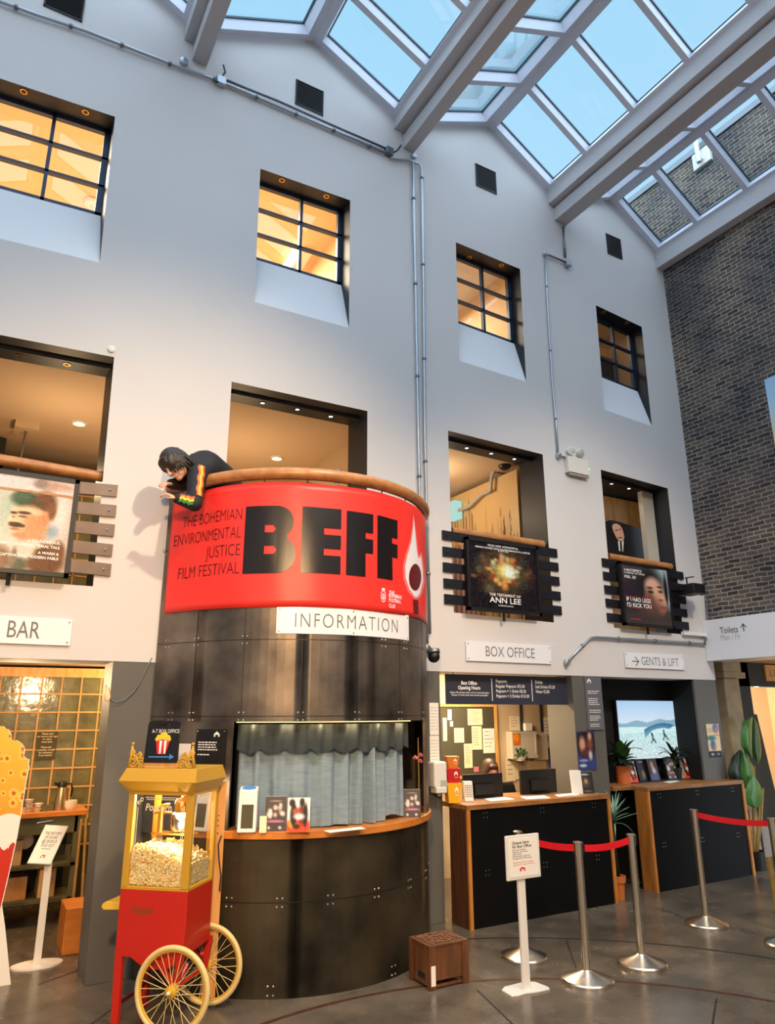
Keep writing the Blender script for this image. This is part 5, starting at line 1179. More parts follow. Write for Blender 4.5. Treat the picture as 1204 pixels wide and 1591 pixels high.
# timber post and cable behind the cart
a = on_y(337, 1290, 5.50); wp = thing('timber_post', (a.x, 5.44, 0), 'pale timber board standing between the cart and the booth counter', 'board')
xa, xb = on_y(329, 1280, 5.41).x, on_y(349, 1280, 5.41).x
MB().box(xa, xb, 5.41, 5.44, 0, on_y(340, 1215, 5.41).z).build('board', 'ply', wp); kn = MB()
for x, y in ((.5, .955), (.48, .93), (.5, .90), (.5, .86)): kn.lathe([(.006, 0), (.005, .002)], (xa+(xb-xa)*x, 5.409, 1.25*y), 8, (0, -1, 0))
kn.build('knots', 'ink_brown', wp)
tag(MB().tube([on_y(x, y, 5.38) for x, y in ((344, 1298), (339, 1312), (340, 1335), (343, 1360), (341, 1385))], .005, 6).build('cable', 'rubber', smooth=True), 'thin black cable hanging between the cart and the booth', 'cable')
# ================================================================== BAR SIDE (left)
yg = 9.0; gwb = sempty('glass_block_screen', (0, yg, 0)); sl_ = -0.10
gm = MB(); gm.hexa([(-2.6, yg+.05+sl_*-2.6, 0.55), (1.9, yg+.05+sl_*1.9, .55), (1.9, yg+.13+sl_*1.9, .55), (-2.6, yg+.13+sl_*-2.6, .55)], [(-2.6, yg+.05+sl_*-2.6, 2.32), (1.9, yg+.05+sl_*1.9, 2.32), (1.9, yg+.13+sl_*1.9, 2.32), (-2.6, yg+.13+sl_*-2.6, 2.32)]); gm.build('glass_blocks', 'glass_block', gwb)
gr_ = MB(); dx = Vector((1, sl_, 0)).normalized(); gn = Vector((-sl_*-1, -1, 0)).normalized(); P0 = Vector((-2.6, yg+.05+sl_*-2.6, 0)); L_ = 4.52
for i in range(23): gr_.obox(P0+dx*(.05+i*.205)+Vector((0, 0, 1.435)), dx*.008, gn*.012, (0, 0, .885))
for i in range(10): gr_.obox(P0+dx*L_/2+Vector((0, 0, .55+i*.197)), dx*L_/2, gn*.012, (0, 0, .008))
gr_.build('grout', 'grout', gwb)
MB().obox(P0+dx*L_/2+Vector((0, 0, 2.36)), dx*L_/2, gn*.05, (0, 0, .05)).build('head_trim', 'pale_wood', gwb); MB().obox(P0+dx*L_/2+Vector((0, 0, .27))-gn*.05, dx*L_/2, gn*.04, (0, 0, .27)).build('base', 'felt', gwb)
def gl_at(px, py): 
    d = ray(px, py); n = Vector((sl_, -1, 0)); q = Vector((0, yg+.03, 0)); t = (q-Vector((0, 0, CZ))).dot(n)/d.dot(n); return Vector((d.x*t, d.y*t, CZ+d.z*t))
a, b = gl_at(59, 1137), gl_at(85, 1180); nt = thing('notice', (a+b)/2, 'dark notice with pale lines of print on the glass block wall', 'notice')
MB().hexa([Vector((a.x, a.y, b.z)), Vector((b.x, b.y, b.z)), Vector((b.x, b.y+.01, b.z)), Vector((a.x, a.y+.01, b.z))], [a, Vector((b.x, b.y, a.z)), Vector((b.x, b.y+.01, a.z)), Vector((a.x, a.y+.01, a.z))]).build('plate', 'felt', nt)
wd_ = b.x-a.x
for i, s in enumerate(('Please note', 'we reserve the right', 'to refuse', 'entry here', '', 'Please ask', 'a member of staff', 'for assistance', 'if you need it')):
    if s: lettering(s, .018, None, ((a.x+b.x)/2, (a.y+b.y)/2-.012, a.z-.03-i*.028), (1, sl_, 0), (0, 0, 1), 'paper_cream', nt, align='CENTER', bold=.01)
# side table with drawer, jug and crockery
ty = 8.0
def tz(px, py): return on_y(px, py, ty)
tl, trr = tz(0, 1264), tz(134, 1260); tzp = tz(60, 1263).z
tb_ = thing('side_table', (tl.x+.3, ty, 0), 'grey metal serving table with an orange wood top by the glass block wall', 'table')
x1 = trr.x; x0 = x1-1.15
MB().box(x0, x1+.02, ty, ty+.55, tzp-.045, tzp).build('tabletop', 'shelf_wood', tb_, bevel=.004)
MB().box(x0+.03, x1-.06, ty+.03, ty+.5, tzp-.20, tzp-.045).build('drawer', 'olive_metal', tb_, bevel=.004)
MB().tube([tz(57, 1279), tz(82, 1275)], .008, 8).build('handle', 'chrome', tb_)
for xx, yy in ((x0+.03, ty+.03), (x1-.09, ty+.03), (x0+.03, ty+.48), (x1-.09, ty+.48)): MB().box(xx, xx+.05, yy, yy+.04, 0.06, tzp-.045).build('leg', 'olive_metal', tb_); 
cm = MB()
for xx, yy in ((x0+.055, ty+.05), (x1-.065, ty+.05), (x0+.055, ty+.5), (x1-.065, ty+.5)): cm.lathe([(.03, -.012), (.03, .012)], (xx, yy, .03), 14, (1, 0, 0))
cm.build('castors', 'rubber', tb_)
for z in (.20, .50): MB().box(x0+.03, x1-.05, ty+.03, ty+.5, z, z+.03).build('shelf', 'olive_metal', tb_)
MB().box(x0+.03, x1-.05, ty+.49, ty+.5, .2, tzp-.2).build('back_panel', 'black', tb_)
jg = tz(96, 1254); jp = Vector((jg.x, ty+.15, tzp))
jug = thing('coffee_jug', jp, 'tapered steel vacuum coffee jug with a black lid on the serving table', 'jug')
MB().lathe([(.068, 0), (.07, .01), (.045, .20), (.04, .215)], jp, 24).build('body', 'steel_flask', jug, smooth=40); MB().lathe([(.043, .21), (.046, .235), (.035, .26), (.012, .27)], jp, 20).tube([jp+Vector((-.03, 0, .235)), jp+Vector((-.075, -.01, .25))], [.02, .012], 8).build('lid', 'black', jug, smooth=40)
MB().tube([jp+Vector((.03, 0, .245)), jp+Vector((.08, 0, .24)), jp+Vector((.098, 0, .19)), jp+Vector((.09, 0, .12))], .01, 8).build('handle', 'black', jug, smooth=True)
def crock(px, py, r, h, nm, lab, m='plastic_white', g=None):
    q = tz(px, py); q = Vector((q.x, ty+.12, tzp)); return tag(MB().lathe([(r*.7, 0), (r, h*.3), (r, h), (r*.9, h), (r*.85, h*.25)], q, 18).build(nm, m, smooth=40), lab, nm.replace('_', ' '), g)
crock(112, 1252, .06, .085, 'bowl', 'cream bowl just right of the coffee jug on the serving table'); 
for i, (x, y, n_) in enumerate(((46, 1256, 3), (60, 1256, 2))):
    for k in range(n_):
        q = tz(x, y); q = Vector((q.x+.006*(k % 2), ty+.12, tzp+k*.04)); tag(MB().lathe([(.026, 0), (.042, .035), (.038, .035), (.024, .004)], q, 16).build('cup', 'plastic_white', smooth=40), ('%s cup of the %s stack of white cups on the serving table' % (('bottom', 'second', 'top')[k] if n_ == 3 else ('bottom', 'top')[k], ('left', 'right')[i])), 'cup', 'stacked white cups')
q = tz(75, 1252); tag(MB().box(q.x-.06, q.x+.06, ty+.1, ty+.2, tzp, tzp+.05).build('cutlery_box', 'olive_metal'), 'small dark box between the white cups and the coffee jug', 'box')
def bxx(px0, py0, px1, py1, y0, dep, nm, lab, m, cat='box'):
    a, b = on_y(px0, py0, y0), on_y(px1, py1, y0); return a, b
for px0, px1, zz, hh, m, lab in ((2, 30, .53, .22, 'kraft', 'cardboard box on the middle shelf of the serving table, partly behind the popcorn cutout'), (62, 88, .23, .25, 'kraft', 'cardboard box on the bottom shelf of the serving table, behind the white sign post'), (3, 44, .23, .20, 'ply', 'wide pale box on the bottom shelf of the serving table')):
    a, b = tz(px0, 1370), tz(px1, 1370); tag(MB().box(a.x, b.x, ty+.1, ty+.42, zz, zz+hh).build('carton', m, bevel=.004), lab, 'box', None)
bg = MB(); q = tz(38, 1320)
for k in range(7): bg.ball((q.x+random.uniform(-.11, .11), ty+.25, tzp-.28+random.uniform(-.02, .05)), random.uniform(.05, .08), 12, 8)
tag(bg.build('bread_bag', 'paper', smooth=True), 'crumpled white paper bag below the drawer of the serving table', 'bag')
# folded easel legs by the pier, low wooden seat block
q = on_y(128, 1340, 7.7)
es = thing('folding_stand', (q.x, 7.6, 0), 'folded wooden stand leaning behind the grey pier', 'stand')
for i, (dx0, dx1) in enumerate(((-.04, -.06), (0, .03), (.05, .10))): MB().tube([(q.x+dx1, 7.6, .005), (q.x+dx0, 7.75, .95)], .014, 6).build('leg', 'stem_tan', es)
q0, q1 = on_z(95, 1486, 0), on_z(135, 1487, 0); bxh = on_y(97, 1413, q0.y).z
tag(MB().box(q0.x, q0.x+.42, q0.y, q0.y+.38, 0, bxh).build('seat_block', 'shelf_wood', bevel=.008), 'low orange wooden block seat beside the grey pier', 'seat')
# white sign stand in the bar
sp_ = on_z(57, 1500, 0); ss = thing('sign_stand', sp_, 'white floor sign stand with a tilted SOLD OUT notice in the bar doorway', 'sign')
MB().prism([sp_+Vector((.19*math.cos(a), .12*math.sin(a), 0)) for a in [2*PI*i/28 for i in range(28)]], (0, 0, .012)).build('base', 'plastic_white', ss)
k0, k1, k2, k3 = on_y(71, 1281, sp_.y+.10), on_y(107, 1283, sp_.y+.10), on_y(79, 1343, sp_.y-.06), on_y(42, 1341, sp_.y-.06)
tpx = on_y(67, 1350, sp_.y+.02); MB().box(sp_.x-.028, sp_.x+.028, sp_.y, sp_.y+.02, .01, k3.z+.05).build('post', 'plastic_white', ss, bevel=.004)
nn = (k1-k0).cross(k3-k0).normalized(); nn = nn if nn.y < 0 else -nn
MB().prism([k0, k1, k2, k3], -nn*.02).build('frame', 'plastic_white', ss, bevel=.006)
def kk(u, v, o=.001): return (k0*(1-u)+k1*u)*(1-v)+(k3*(1-u)+k2*u)*v+nn*o
MB().quad(kk(.07, .05), kk(.93, .05), kk(.93, .95), kk(.07, .95)).build('sheet', 'paper', ss)
ud = (k1-k0).normalized(); vd = (k0-k3).normalized()
for i, s in enumerate(('THE HISTORY', 'OF SOUND', '@ 20:30 IS', 'SOLD OUT')): lettering(s, .026, (.13, .10, .115, .10)[i], kk(.5, .26+i*.105, .002), ud, vd, 'ink_grey', ss, align='CENTER', bold=.02)
MB().quad(kk(.3, .62, .002), kk(.68, .62, .002), kk(.68, .635, .002), kk(.3, .635, .002)).build('print', 'ink_grey', ss)
MB().add([kk(.40, .86, .002), kk(.46, .78, .002), kk(.60, .78, .002), kk(.60, .86, .002), kk(.55, .86, .002), kk(.54, .81, .002), kk(.47, .81, .002), kk(.46, .86, .002)], [(0, 1, 6, 7), (1, 2, 5, 6), (2, 3, 4, 5)]).build('logo', 'ink_red', ss)
# giant popcorn cutout at the left edge
pc = on_z(16, 1531, 0); yp = pc.y
pcut = thing('popcorn_cutout', (pc.x-.3, yp, 0), 'giant cardboard cutout of a striped popcorn tub at the left edge', 'cutout')
top = [(-60, 1150), (-30, 1132), (-14, 1140), (-6, 1131), (2, 1128), (7, 1129), (10, 1133), (13, 1133), (16, 1137), (18, 1142), (18, 1149), (22, 1151), (27, 1150), (33, 1154), (38, 1160), (39, 1168), (37, 1174), (41, 1178), (46, 1180), (45, 1188)]
out = top+[(46, 1190), (41, 1215), (34, 1260), (27, 1300), (14, 1360), (2, 1410), (-6, 1450), (-60, 1450)]
pl3 = [on_y(x, y, yp) for x, y in out]
MB().prism(pl3, (0, .012, 0)).build('edge', 'paper', pcut)
def inside(px, py):
    c = False
    for i in range(len(out)):
        (x1_, y1_), (x2_, y2_) = out[i], out[(i+1) % len(out)]
        if (y1_ > py) != (y2_ > py) and px < (x2_-x1_)*(py-y1_)/(y2_-y1_)+x1_: c = not c
    return c
rnd = random.Random(2); PK = [(rnd.uniform(-60, 46), rnd.uniform(1140, 1265), rnd.uniform(4, 8)) for _ in range(46)]
def popart(px, py):
    rim = 1268-4*abs(math.sin(px*.1))
    if py < rim:
        c = mixc((246, 190, 60), (236, 150, 40), (py-1130)/140)
        for x, y, r in PK:
            d = math.hypot(px-x, py-y)
            if d < r*.35: return (190, 70, 24)
            if d < r: c = mixc((232, 130, 40), (252, 206, 92), d/r)
        return c
    if py > 1315+6*math.sin(px*.25)+(-.5*(px-20) if px > 12 else 0): return (190, 44, 26)
    return (236, 226, 214)
m_ = []; vs = []; cs = []; fs = []; st = 1.0
for iy in range(int((1450-1128)/st)):
    for ix in range(int((48+60)/st)):
        x, y = -60+ix*st, 1128+iy*st
        if inside(x+st/2, y+st/2) and inside(x+st+.8, y+st/2) or (inside(x+st/2, y+st/2) and x < -40):
            b = len(vs); c = popart(x+st/2, y+st/2)
            for xx, yy in ((x, y), (x+st, y), (x+st, y+st), (x, y+st)): vs.append(on_y(xx, yy, yp-.001)-ORI[pcut.name]); cs += [lin(c[0]), lin(c[1]), lin(c[2]), 1]
            fs.append((b, b+1, b+2, b+3))
me = bpy.data.meshes.new('print'); me.from_pydata(vs, [], fs); at_ = me.color_attributes.new('Col', 'FLOAT_COLOR', 'POINT'); at_.data.foreach_set('color', cs); me.materials.append(MATS['print']); place('print', me, pcut, ORI[pcut.name])
MB().prism([on_y(x, y, yp+.02) for x, y in ((-60, 1420), (3, 1405), (8, 1440), (17, 1531), (-60, 1545))], (0, .02, 0)).build('foot', 'paper', pcut)
# loose wire on the pier
wr = thing('wire_loop', on_y(172, 1090, D-.02), 'loose wire with a metal hook draped across the grey pier left of the booth', 'wire')
MB().tube([on_y(x, y, D-.03) for x, y in ((236, 1022), (228, 1038), (218, 1060), (207, 1076), (192, 1088), (180, 1091), (172, 1087))], .004, 6).build('wire', 'galv_dark', wr, smooth=True)
MB().tube([on_y(x, y, D-.03) for x, y in ((165, 1064), (163, 1088), (168, 1090), (172, 1084), (169, 1068))], .004, 6).build('hook', 'brass', wr, smooth=True)
for x, y in ((27, 1026), (124, 1028)):
    p = on_z(x, y, 2.495); t = thing('bar_downlight', p, '%s glowing downlight in the timber ceiling of the bar' % ('left' if x < 100 else 'right'), 'light', 'bar downlights'); MB().lathe([(.03, 0), (.045, 0), (.04, -.008), (.03, -.008)], p, 16, cap=False).build('trim_ring', 'brass', t); MB().lathe([(.03, -.003), (.001, -.006)], p, 14).build('lens', 'lamp_warm', t)
# ================================================================== BOX OFFICE
DT = 1.06
dk = thing('box_office_desk', (5.2, 6.1, 0), 'long wood-topped box office desk with a black riveted front', 'desk')
def desk(t, x0, x1, y0, y1, zt, side_w, ix0, ix1, iy, sd):
    MB().box(x0, x1, y0, y1, zt-.045, zt).box(ix0, ix1, y1, iy, zt-.045, zt).build('desktop', 'desk_wood', t, bevel=.004)
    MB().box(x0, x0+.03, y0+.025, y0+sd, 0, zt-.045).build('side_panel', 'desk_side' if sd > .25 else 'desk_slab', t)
    if sd < .25: MB().box(x0+.02, x0+.03, y0+sd, y1, 0, zt-.045).build('side_recess', 'desk_black', t)
    MB().box(x0, x0+side_w, y0, y0+.025, 0, zt-.045).build('front_edge', 'desk_edge', t)
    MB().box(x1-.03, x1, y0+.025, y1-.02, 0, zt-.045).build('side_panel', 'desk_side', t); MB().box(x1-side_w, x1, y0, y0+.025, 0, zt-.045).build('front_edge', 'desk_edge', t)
    MB().box(x0+.03, x1-.03, y0+.02, y0+.04, 0.0, zt-.045).build('front_panel', 'desk_black', t)
    b = MB()
    for fx in (.12, .5, .88):
        for fz in (.45, .95):
            for dx in (-.02, .02):
                for dz in (-.02, .02): b.lathe([(.005, 0), (.003, .004)], (x0+(x1-x0)*fx+dx, y0+.02, (zt-.05)*fz+dz), 8, (0, -1, 0))
    b.build('rivets', 'bolt', t)
desk(dk, 4.255, 6.15, 5.87, 6.195, DT, .035, 4.27, 5.82, 6.55, .30)
dk2 = thing('leaflet_desk', (7.7, 6.2, 0), 'wooden leaflet desk with a black front under the wall screen', 'desk')
desk(dk2, 6.845, 8.60, 5.96, 6.195, 1.085, .035, p2b+.04, p3a-.02, 6.63, .19)
# price board
x0, x1, z0, z1 = rect(691, 1047, 881.5, 1052.5, 883.5, 1097, 694.5, 1092, 6.3)
pb = thing('price_board', ((x0+x1)/2, 6.3, z0), 'long navy price board listing popcorn and drinks above the box office', 'sign')
MB().box(x0, x1, 6.3, 6.315, z0, z1).build('board', 'board_navy', pb); W_, H_ = x1-x0, z1-z0
def bt(s, h, w, u, v, al, nm='lettering', m='ink_white', bold=.012): lettering(s, h*H_, w*W_ if w else None, (x0+u*W_, 6.298, z0+v*H_), (1, 0, 0), (0, 0, 1), m, pb, nm, bold=bold, align=al)
bt('Box Office', .12, .12, .175, .66, 'CENTER', bold=.03); bt('Opening Hours', .12, .17, .175, .50, 'CENTER', bold=.03); bt('Opens 30 minutes before first screening begins', .055, .30, .178, .37, 'CENTER'); bt('Closes 15 mins after last screening begins', .055, .28, .178, .285, 'CENTER')
for i, (s, w) in enumerate((('Popcorn', .09), ('Regular Popcorn €5.50', .235), ('Popcorn + 1 Drink €8.20', .245), ('Popcorn + 2 Drinks €10.30', .27))): bt(s, .11, w, .385, .75-i*.17, 'LEFT', bold=.03 if i == 0 else .012)
for i, (s, w) in enumerate((('Drinks', .065), ('Soft Drinks €3.20', .17), ('Water €2.80', .12))): bt(s, .11, w, .712, .75-i*.17, 'LEFT', bold=.03 if i == 0 else .012)
dv = MB()
for u in (.352, .682): dv.box(x0+u*W_-.004, x0+u*W_+.004, 6.296, 6.3, z0+.12*H_, z1-.12*H_)
dv.build('divider', 'ink_white', pb)
tb__ = MB()
for x in (x0+.1, x1-.1): tb__.tube([(x, 6.31, z1-.02), (x, 6.31, 2.45)], .006, 6)
tb__.build('hangers', 'galv_dark', pb)
# back wall of papers
BY = 7.74
def bx(u0, v0, u1, v1): return rect(680+u0/5.4727, 1040+v0/5.4727, 680+u1/5.4727, 1040+v0/5.4727, 680+u1/5.4727, 1040+v1/5.4727, 680+u0/5.4727, 1040+v1/5.4727, BY)
a = bx(-60, 318, 480, 905); nb_ = thing('notice_board', ((a[0]+a[1])/2, BY, a[2]), 'brown felt notice board with a pale wood frame behind the box office desk', 'notice board')
MB().box(a[0], a[1], BY-.02, BY+.005, a[2], a[3]).build('felt', 'felt', nb_); f = MB()
for p in ((a[0], a[1], a[2]-.03, a[2]), (a[0], a[1], a[3], a[3]+.035), (a[1], a[1]+.04, a[2]-.03, a[3]+.035)): f.box(p[0], p[1], BY-.035, BY+.005, p[2], p[3])
f.build('frame', 'pale_wood', nb_)
def sheet(u0, v0, u1, v1, lab, m='paper_cream', y=BY-.022, rows=0, name='notice', off=.004):
    a = bx(u0, v0, u1, v1); t = thing(name, ((a[0]+a[1])/2, y, a[2]), lab, 'paper', 'papers on the box office wall')
    MB().box(a[0], a[1], y-off, y, a[2], a[3]).build('sheet', m, t)
    if rows:
        g = MB(); h = (a[3]-a[2]); greek(g, (a[0]+.12*(a[1]-a[0]), y-off-.001, a[3]-.14*h), (1, 0, 0), (0, 0, 1), [(a[1]-a[0])*random.uniform(.5, .76) for _ in range(rows)], h*.75/rows, h*.012+.003); g.build('print', 'ink_grey', t)
    return t
for s in ((246, 336, 370, 474, 'large printed sheet at the top centre of the felt notice board', 'paper_cream', 9), (132, 498, 214, 622, 'cream sheet left of centre on the felt notice board', 'paper_cream', 6), (216, 632, 284, 838, 'long cream sheet low on the felt notice board, right of the popcorn tubs', 'paper_cream', 9),
          (282, 482, 366, 682, 'long sheet below the large printed one on the felt notice board', 'paper_cream', 8), (376, 502, 474, 712, 'plain sheet hanging at the right of the felt notice board', 'paper', 5), (76, 342, 108, 430, 'small card at the top left of the felt notice board', 'paper', 0),
          (36, 412, 68, 608, 'narrow sheet at the far left of the felt notice board', 'paper_cream', 5), (96, 440, 120, 486, 'tiny tag in the upper left of the felt notice board', 'paper', 0), (298, 826, 338, 872, 'small pink card low on the felt notice board above the left monitor', 'flower_pink', 0)):
    sheet(*s[:5], m=s[5], rows=s[6])
YW = BY+.003
for s in ((612, 398, 698, 522, 'card with a row of tabs on the wall right of the notice board', 'paper_cream', 4), (902, 408, 1012, 662, 'tall printed sheet at the right of the box office wall', 'paper', 7), (664, 768, 792, 932, 'table of print under the wall cabinet', 'paper_cream', 10), (584, 748, 660, 952, 'narrow tall sheet low on the wall between the two monitors', 'paper_cream', 4),
          (796, 776, 920, 870, 'wide sheet just above the right-hand monitor', 'paper_cream', 4), (928, 672, 952, 800, 'orange edged card tucked behind the blue folder', 'flower_orange', 0)):
    sheet(*s[:5], m=s[5], rows=s[6], y=YW)
a = bx(584, 528, 800, 756); wc = thing('wall_cabinet', ((a[0]+a[1])/2, 7.7, a[2]), 'small grey wall cabinet with an orange flower picture on it', 'cabinet')
MB().box(a[0], a[1], BY-.12, YW+.005, a[2], a[3]).build('body', 'paper_grey', wc, bevel=.006); MB().box(a[1]-.10*(a[1]-a[0]), a[1]-.06*(a[1]-a[0]), BY-.13, BY-.12, a[2]+.06, a[3]-.03).build('handle', 'plastic_grey', wc)
b_ = bx(590, 542, 652, 640); MB().box(b_[0], b_[1], BY-.123, BY-.12, b_[2], b_[3]).build('picture', 'tub_orange', wc); MB().lathe([(.05, 0), (.045, .003)], ((b_[0]+b_[1])/2, BY-.123, b_[2]+.6*(b_[3]-b_[2])), 14, (0, -1, 0)).build('picture_flower', 'flower_orange', wc)
a = bx(640, 690, 645, 745); pp = thing('small_plant', (a[0], 7.6, a[2]), 'little green trailing plant hooked under the wall cabinet', 'plant'); lf = MB(); rnd = random.Random(4)
for k in range(26): c_ = Vector((a[0]+rnd.uniform(-.09, .09), 7.58+rnd.uniform(-.04, .04), a[2]+rnd.uniform(0, .11))); lf.ball(c_, (.02, .006, .014), 6, 4, Matrix.Rotation(rnd.uniform(0, 6), 3, 'Y'))
lf.build('leaves', 'leaf', pp, smooth=True); MB().box(a[0]-.03, a[0]+.03, 7.55, YW+.005, a[2]-.04, a[2]+.005).build('pot', 'paper_grey', pp)
a = bx(800, 546, 916, 770); tag(MB().box(a[0], a[1], BY-.05, YW+.005, a[2], a[3]).build('clipboard', 'paper_grey', bevel=.003), 'grey sheet of print standing off the wall right of the cabinet', 'paper')
a = bx(940, 668, 1030, 830); tag(MB().box(a[0], a[1], BY-.03, YW+.005, a[2], a[3]).build('folder', 'folder_blue'), 'blue folder on the right of the box office wall', 'folder')
a = bx(722, 458, 782, 522); tag(MB().box(a[0], a[1], BY-.06, YW+.005, a[2], a[3]).build('switch_box', 'paper', bevel=.006), 'small white switch box above the wall cabinet', 'electrical box')
for u0, lab in ((702, 'trim_10'), (872, 'trim_11')):
    a = bx(u0, 300, u0+16, 530); struct(MB().box(a[0], a[1], BY-.01, YW+.005, a[2], 2.44).build(lab, 'wall_dark'))
xs_ = on_y(868, 1110, 7.74).x; a = on_y(868, 1110, 7.3)
struct(MB().box(xs_, xs_+.06, D+.46, BY, 0, 2.44).build('wall_side', 'brown_panel'))
sp_a, sp_b = on_x(872, 1197, xs_), on_x(882, 1220, xs_)
q_ = on_x(877, 1205, xs_); tag(MB().box(xs_-.006, xs_, q_.y-.07, q_.y+.07, q_.z-.16, q_.z+.16).build('calendar_strip', 'paper'), 'narrow printed strip on the brown side panel right of the monitors', 'paper')
# monitors seen from behind
def monitor(px, y, lab):
    a, b, c, d = [on_y(px[i], px[i+1], y) for i in range(0, 8, 2)]; x0, x1, z0, z1 = (a.x+d.x)/2, (b.x+c.x)/2, (c.z+d.z)/2, (a.z+b.z)/2
    t = thing('monitor', ((x0+x1)/2, y, DT), lab, 'monitor', 'monitors on the box office desk')
    MB().box(x0, x1, y, y+.025, z0, z1).build('case', 'black', t, bevel=.004); MB().box(x0+.25*(x1-x0), x1-.25*(x1-x0), y-.03, y, z0+.03, z1-.10).build('rear_housing', 'black', t, bevel=.008)
    MB().box(x0+.008, x1-.008, y+.025, y+.027, z0+.01, z1-.01).build('screen', 'tub_red' if 0 else 'ink_grey', t)
    MB().box((x0+x1)/2-.03, (x0+x1)/2+.03, y-.01, y+.02, DT, z0+.06).box((x0+x1)/2-.10, (x0+x1)/2+.10, y-.06, y+.12, DT, DT+.01).build('stand', 'black', t)
    MB().box(x0+.55*(x1-x0), x0+.72*(x1-x0), y-.032, y-.03, z0+.08, z0+.10).build('vents', 'rubber', t)
monitor((719, 1205, 781, 1199.5, 781, 1237, 721, 1243), 6.32, 'black monitor back on the left, the cashier behind it'); monitor((809, 1198, 864.5, 1193, 864.5, 1231, 809, 1235.5), 6.32, 'black monitor back on the right of the box office desk')
# popcorn tubs stacked on the desk
tq = on_z(703.5, 1247, DT); zc = DT
for h, wb, wt, m, lab in ((.185, .115, .145, 'tub_yellow', 'yellow popcorn tub at the bottom of the stack on the box office desk'), (.14, .112, .138, 'tub_red', 'red popcorn tub in the middle of the stack on the box office desk'), (.115, .095, .124, 'tub_orange', 'orange popcorn tub on top of the stack on the box office desk')):
    t = thing('popcorn_tub', (tq.x, tq.y, zc), lab, 'popcorn tub', 'stacked popcorn tubs'); R3 = Matrix.Rotation(R_(-18), 3, 'Z')
    def sq(w, z): return [Vector((tq.x, tq.y, z))+R3 @ Vector((a*w/2, b*w/2, 0)) for a, b in ((-1, -1), (1, -1), (1, 1), (-1, 1))]
    MB().hexa(sq(wb, zc), sq(wt, zc+h)).build('tub', m, t, bevel=.003); fdir = R3 @ Vector((0, -1, 0)); rdir = R3 @ Vector((1, 0, 0))
    def tp_(u, v): w = wb+(wt-wb)*v; return Vector((tq.x, tq.y, zc+h*v))+fdir*(w/2+.0015)+rdir*(u*w)
    lg_ = MB(); lg_.add([tp_(u, v) for u, v in ((.02, .52), (.02, .68), (.16, .82), (.30, .68), (.30, .52), (.24, .52), (.24, .64), (.08, .64), (.08, .52))], [(0, 1, 7, 8), (1, 2, 6, 7), (2, 3, 5, 6)][:2]+[(3, 4, 5, 6), (2, 3, 6)])
    lg_.quad(tp_(.05, .40), tp_(.34, .38), tp_(.34, .41), tp_(.05, .43)); lg_.build('logo', 'ink_white', t)
    zc += h-.004
cq_ = on_z(729.5, 1244.5, DT); cl = thing('desk_calendar', cq_, 'white desk calendar leaning by the popcorn tubs', 'calendar')
box3(MB(), cq_, Vector((.94, -.34, 0)), Vector((-.34, -.94, 0)), .085, .07, .18, .03).build('card', 'paper', cl); g = MB()
for i in range(6):
    for j in range(4): u = Vector((.94, -.34, 0)); o = cq_+u*(-.036+j*.019)+Vector((-.34, -.94, 0))*(.002-.03*(.2+.11*i)/1.0)+Vector((0, 0, .18*(.2+.11*i))); g.quad(o, o+u*.012, o+u*.012+Vector((0, 0, .012)), o+Vector((0, 0, .012)))
g.build('print', 'ink_grey', cl)
for i, (pts, lab) in enumerate((([(752, 1241), (785, 1238), (800, 1242), (762, 1245)], 'loose papers on the box office desk in front of the left monitor'), ([(808, 1238), (845, 1236), (856, 1240), (818, 1242)], 'loose papers on the box office desk in front of the right monitor'), ([(862, 1235), (893, 1232), (900, 1235), (868, 1238)], 'loose papers near the right end of the box office desk'))):
    tag(MB().prism([on_z(x, y, DT+.0005) for x, y in pts], (0, 0, .002)).build('papers', 'paper'), lab, 'paper', 'papers on the box office desk')
RX, FX = Vector((1, 0, 0)), Vector((0, -1, 0)); RX2, FX2 = Vector((.9, -.43, 0)), Vector((-.43, -.9, 0))
def art_film(u, v): return blobs((16, 16, 18), [(.4, .5, .3, .22, (90, 70, 50), .6), (.45, .45, .12, .1, (170, 140, 110), .5), (.4, .14, .34, .05, (160, 160, 160), .3), (.5, .9, .3, .03, (120, 120, 120), .3)])(u, v)
leaflet(914, 1232.5, DT, .145, .22, 'black leaflet in a clear stand at the right end of the box office desk', art_film, RX2, FX2, .08, .05)
p_ = on_z(900, 1234, DT); tag(box3(MB(), p_-FX2*.03, RX2, FX2, .11, .05, .235, .04).build('leaflet_stand', 'plastic_white'), 'white leaflet stand just behind the black leaflet on the box office desk', 'leaflet stand')
# ---- on the piers
x0, x1, z0, z1 = rect(907, 1051, 932, 1053, 938, 1134, 912.5, 1134, D); sl = thing('slate_sign', ((x0+x1)/2, D, z0), 'tall slate grey notice with white print on the pier right of the box office', 'sign')
MB().box(x0, x1, D-.012, D+.005, z0, z1).build('board', 'sign_slate', sl); g = MB(); W_, H_ = x1-x0, z1-z0
for v, n in ((.72, 2), (.58, 4), (.36, 2), (.25, 3), (.1, 2)): greek(g, (x0+.14*W_, D-.0135, z0+v*H_), (1, 0, 0), (0, 0, 1), [W_*random.uniform(.5, .72) for _ in range(n)], .022, .008)
g.build('print', 'ink_white', sl)
MB().add([(x0+W_*u, D-.0135, z0+H_*v) for u, v in ((.14, .88), (.14, .93), (.26, .97), (.38, .93), (.38, .88), (.32, .88), (.32, .92), (.20, .92), (.20, .88))], [(0, 1, 7, 8), (1, 2, 6, 7), (2, 3, 6), (3, 4, 5, 6)]).build('logo', 'ink_white', sl)
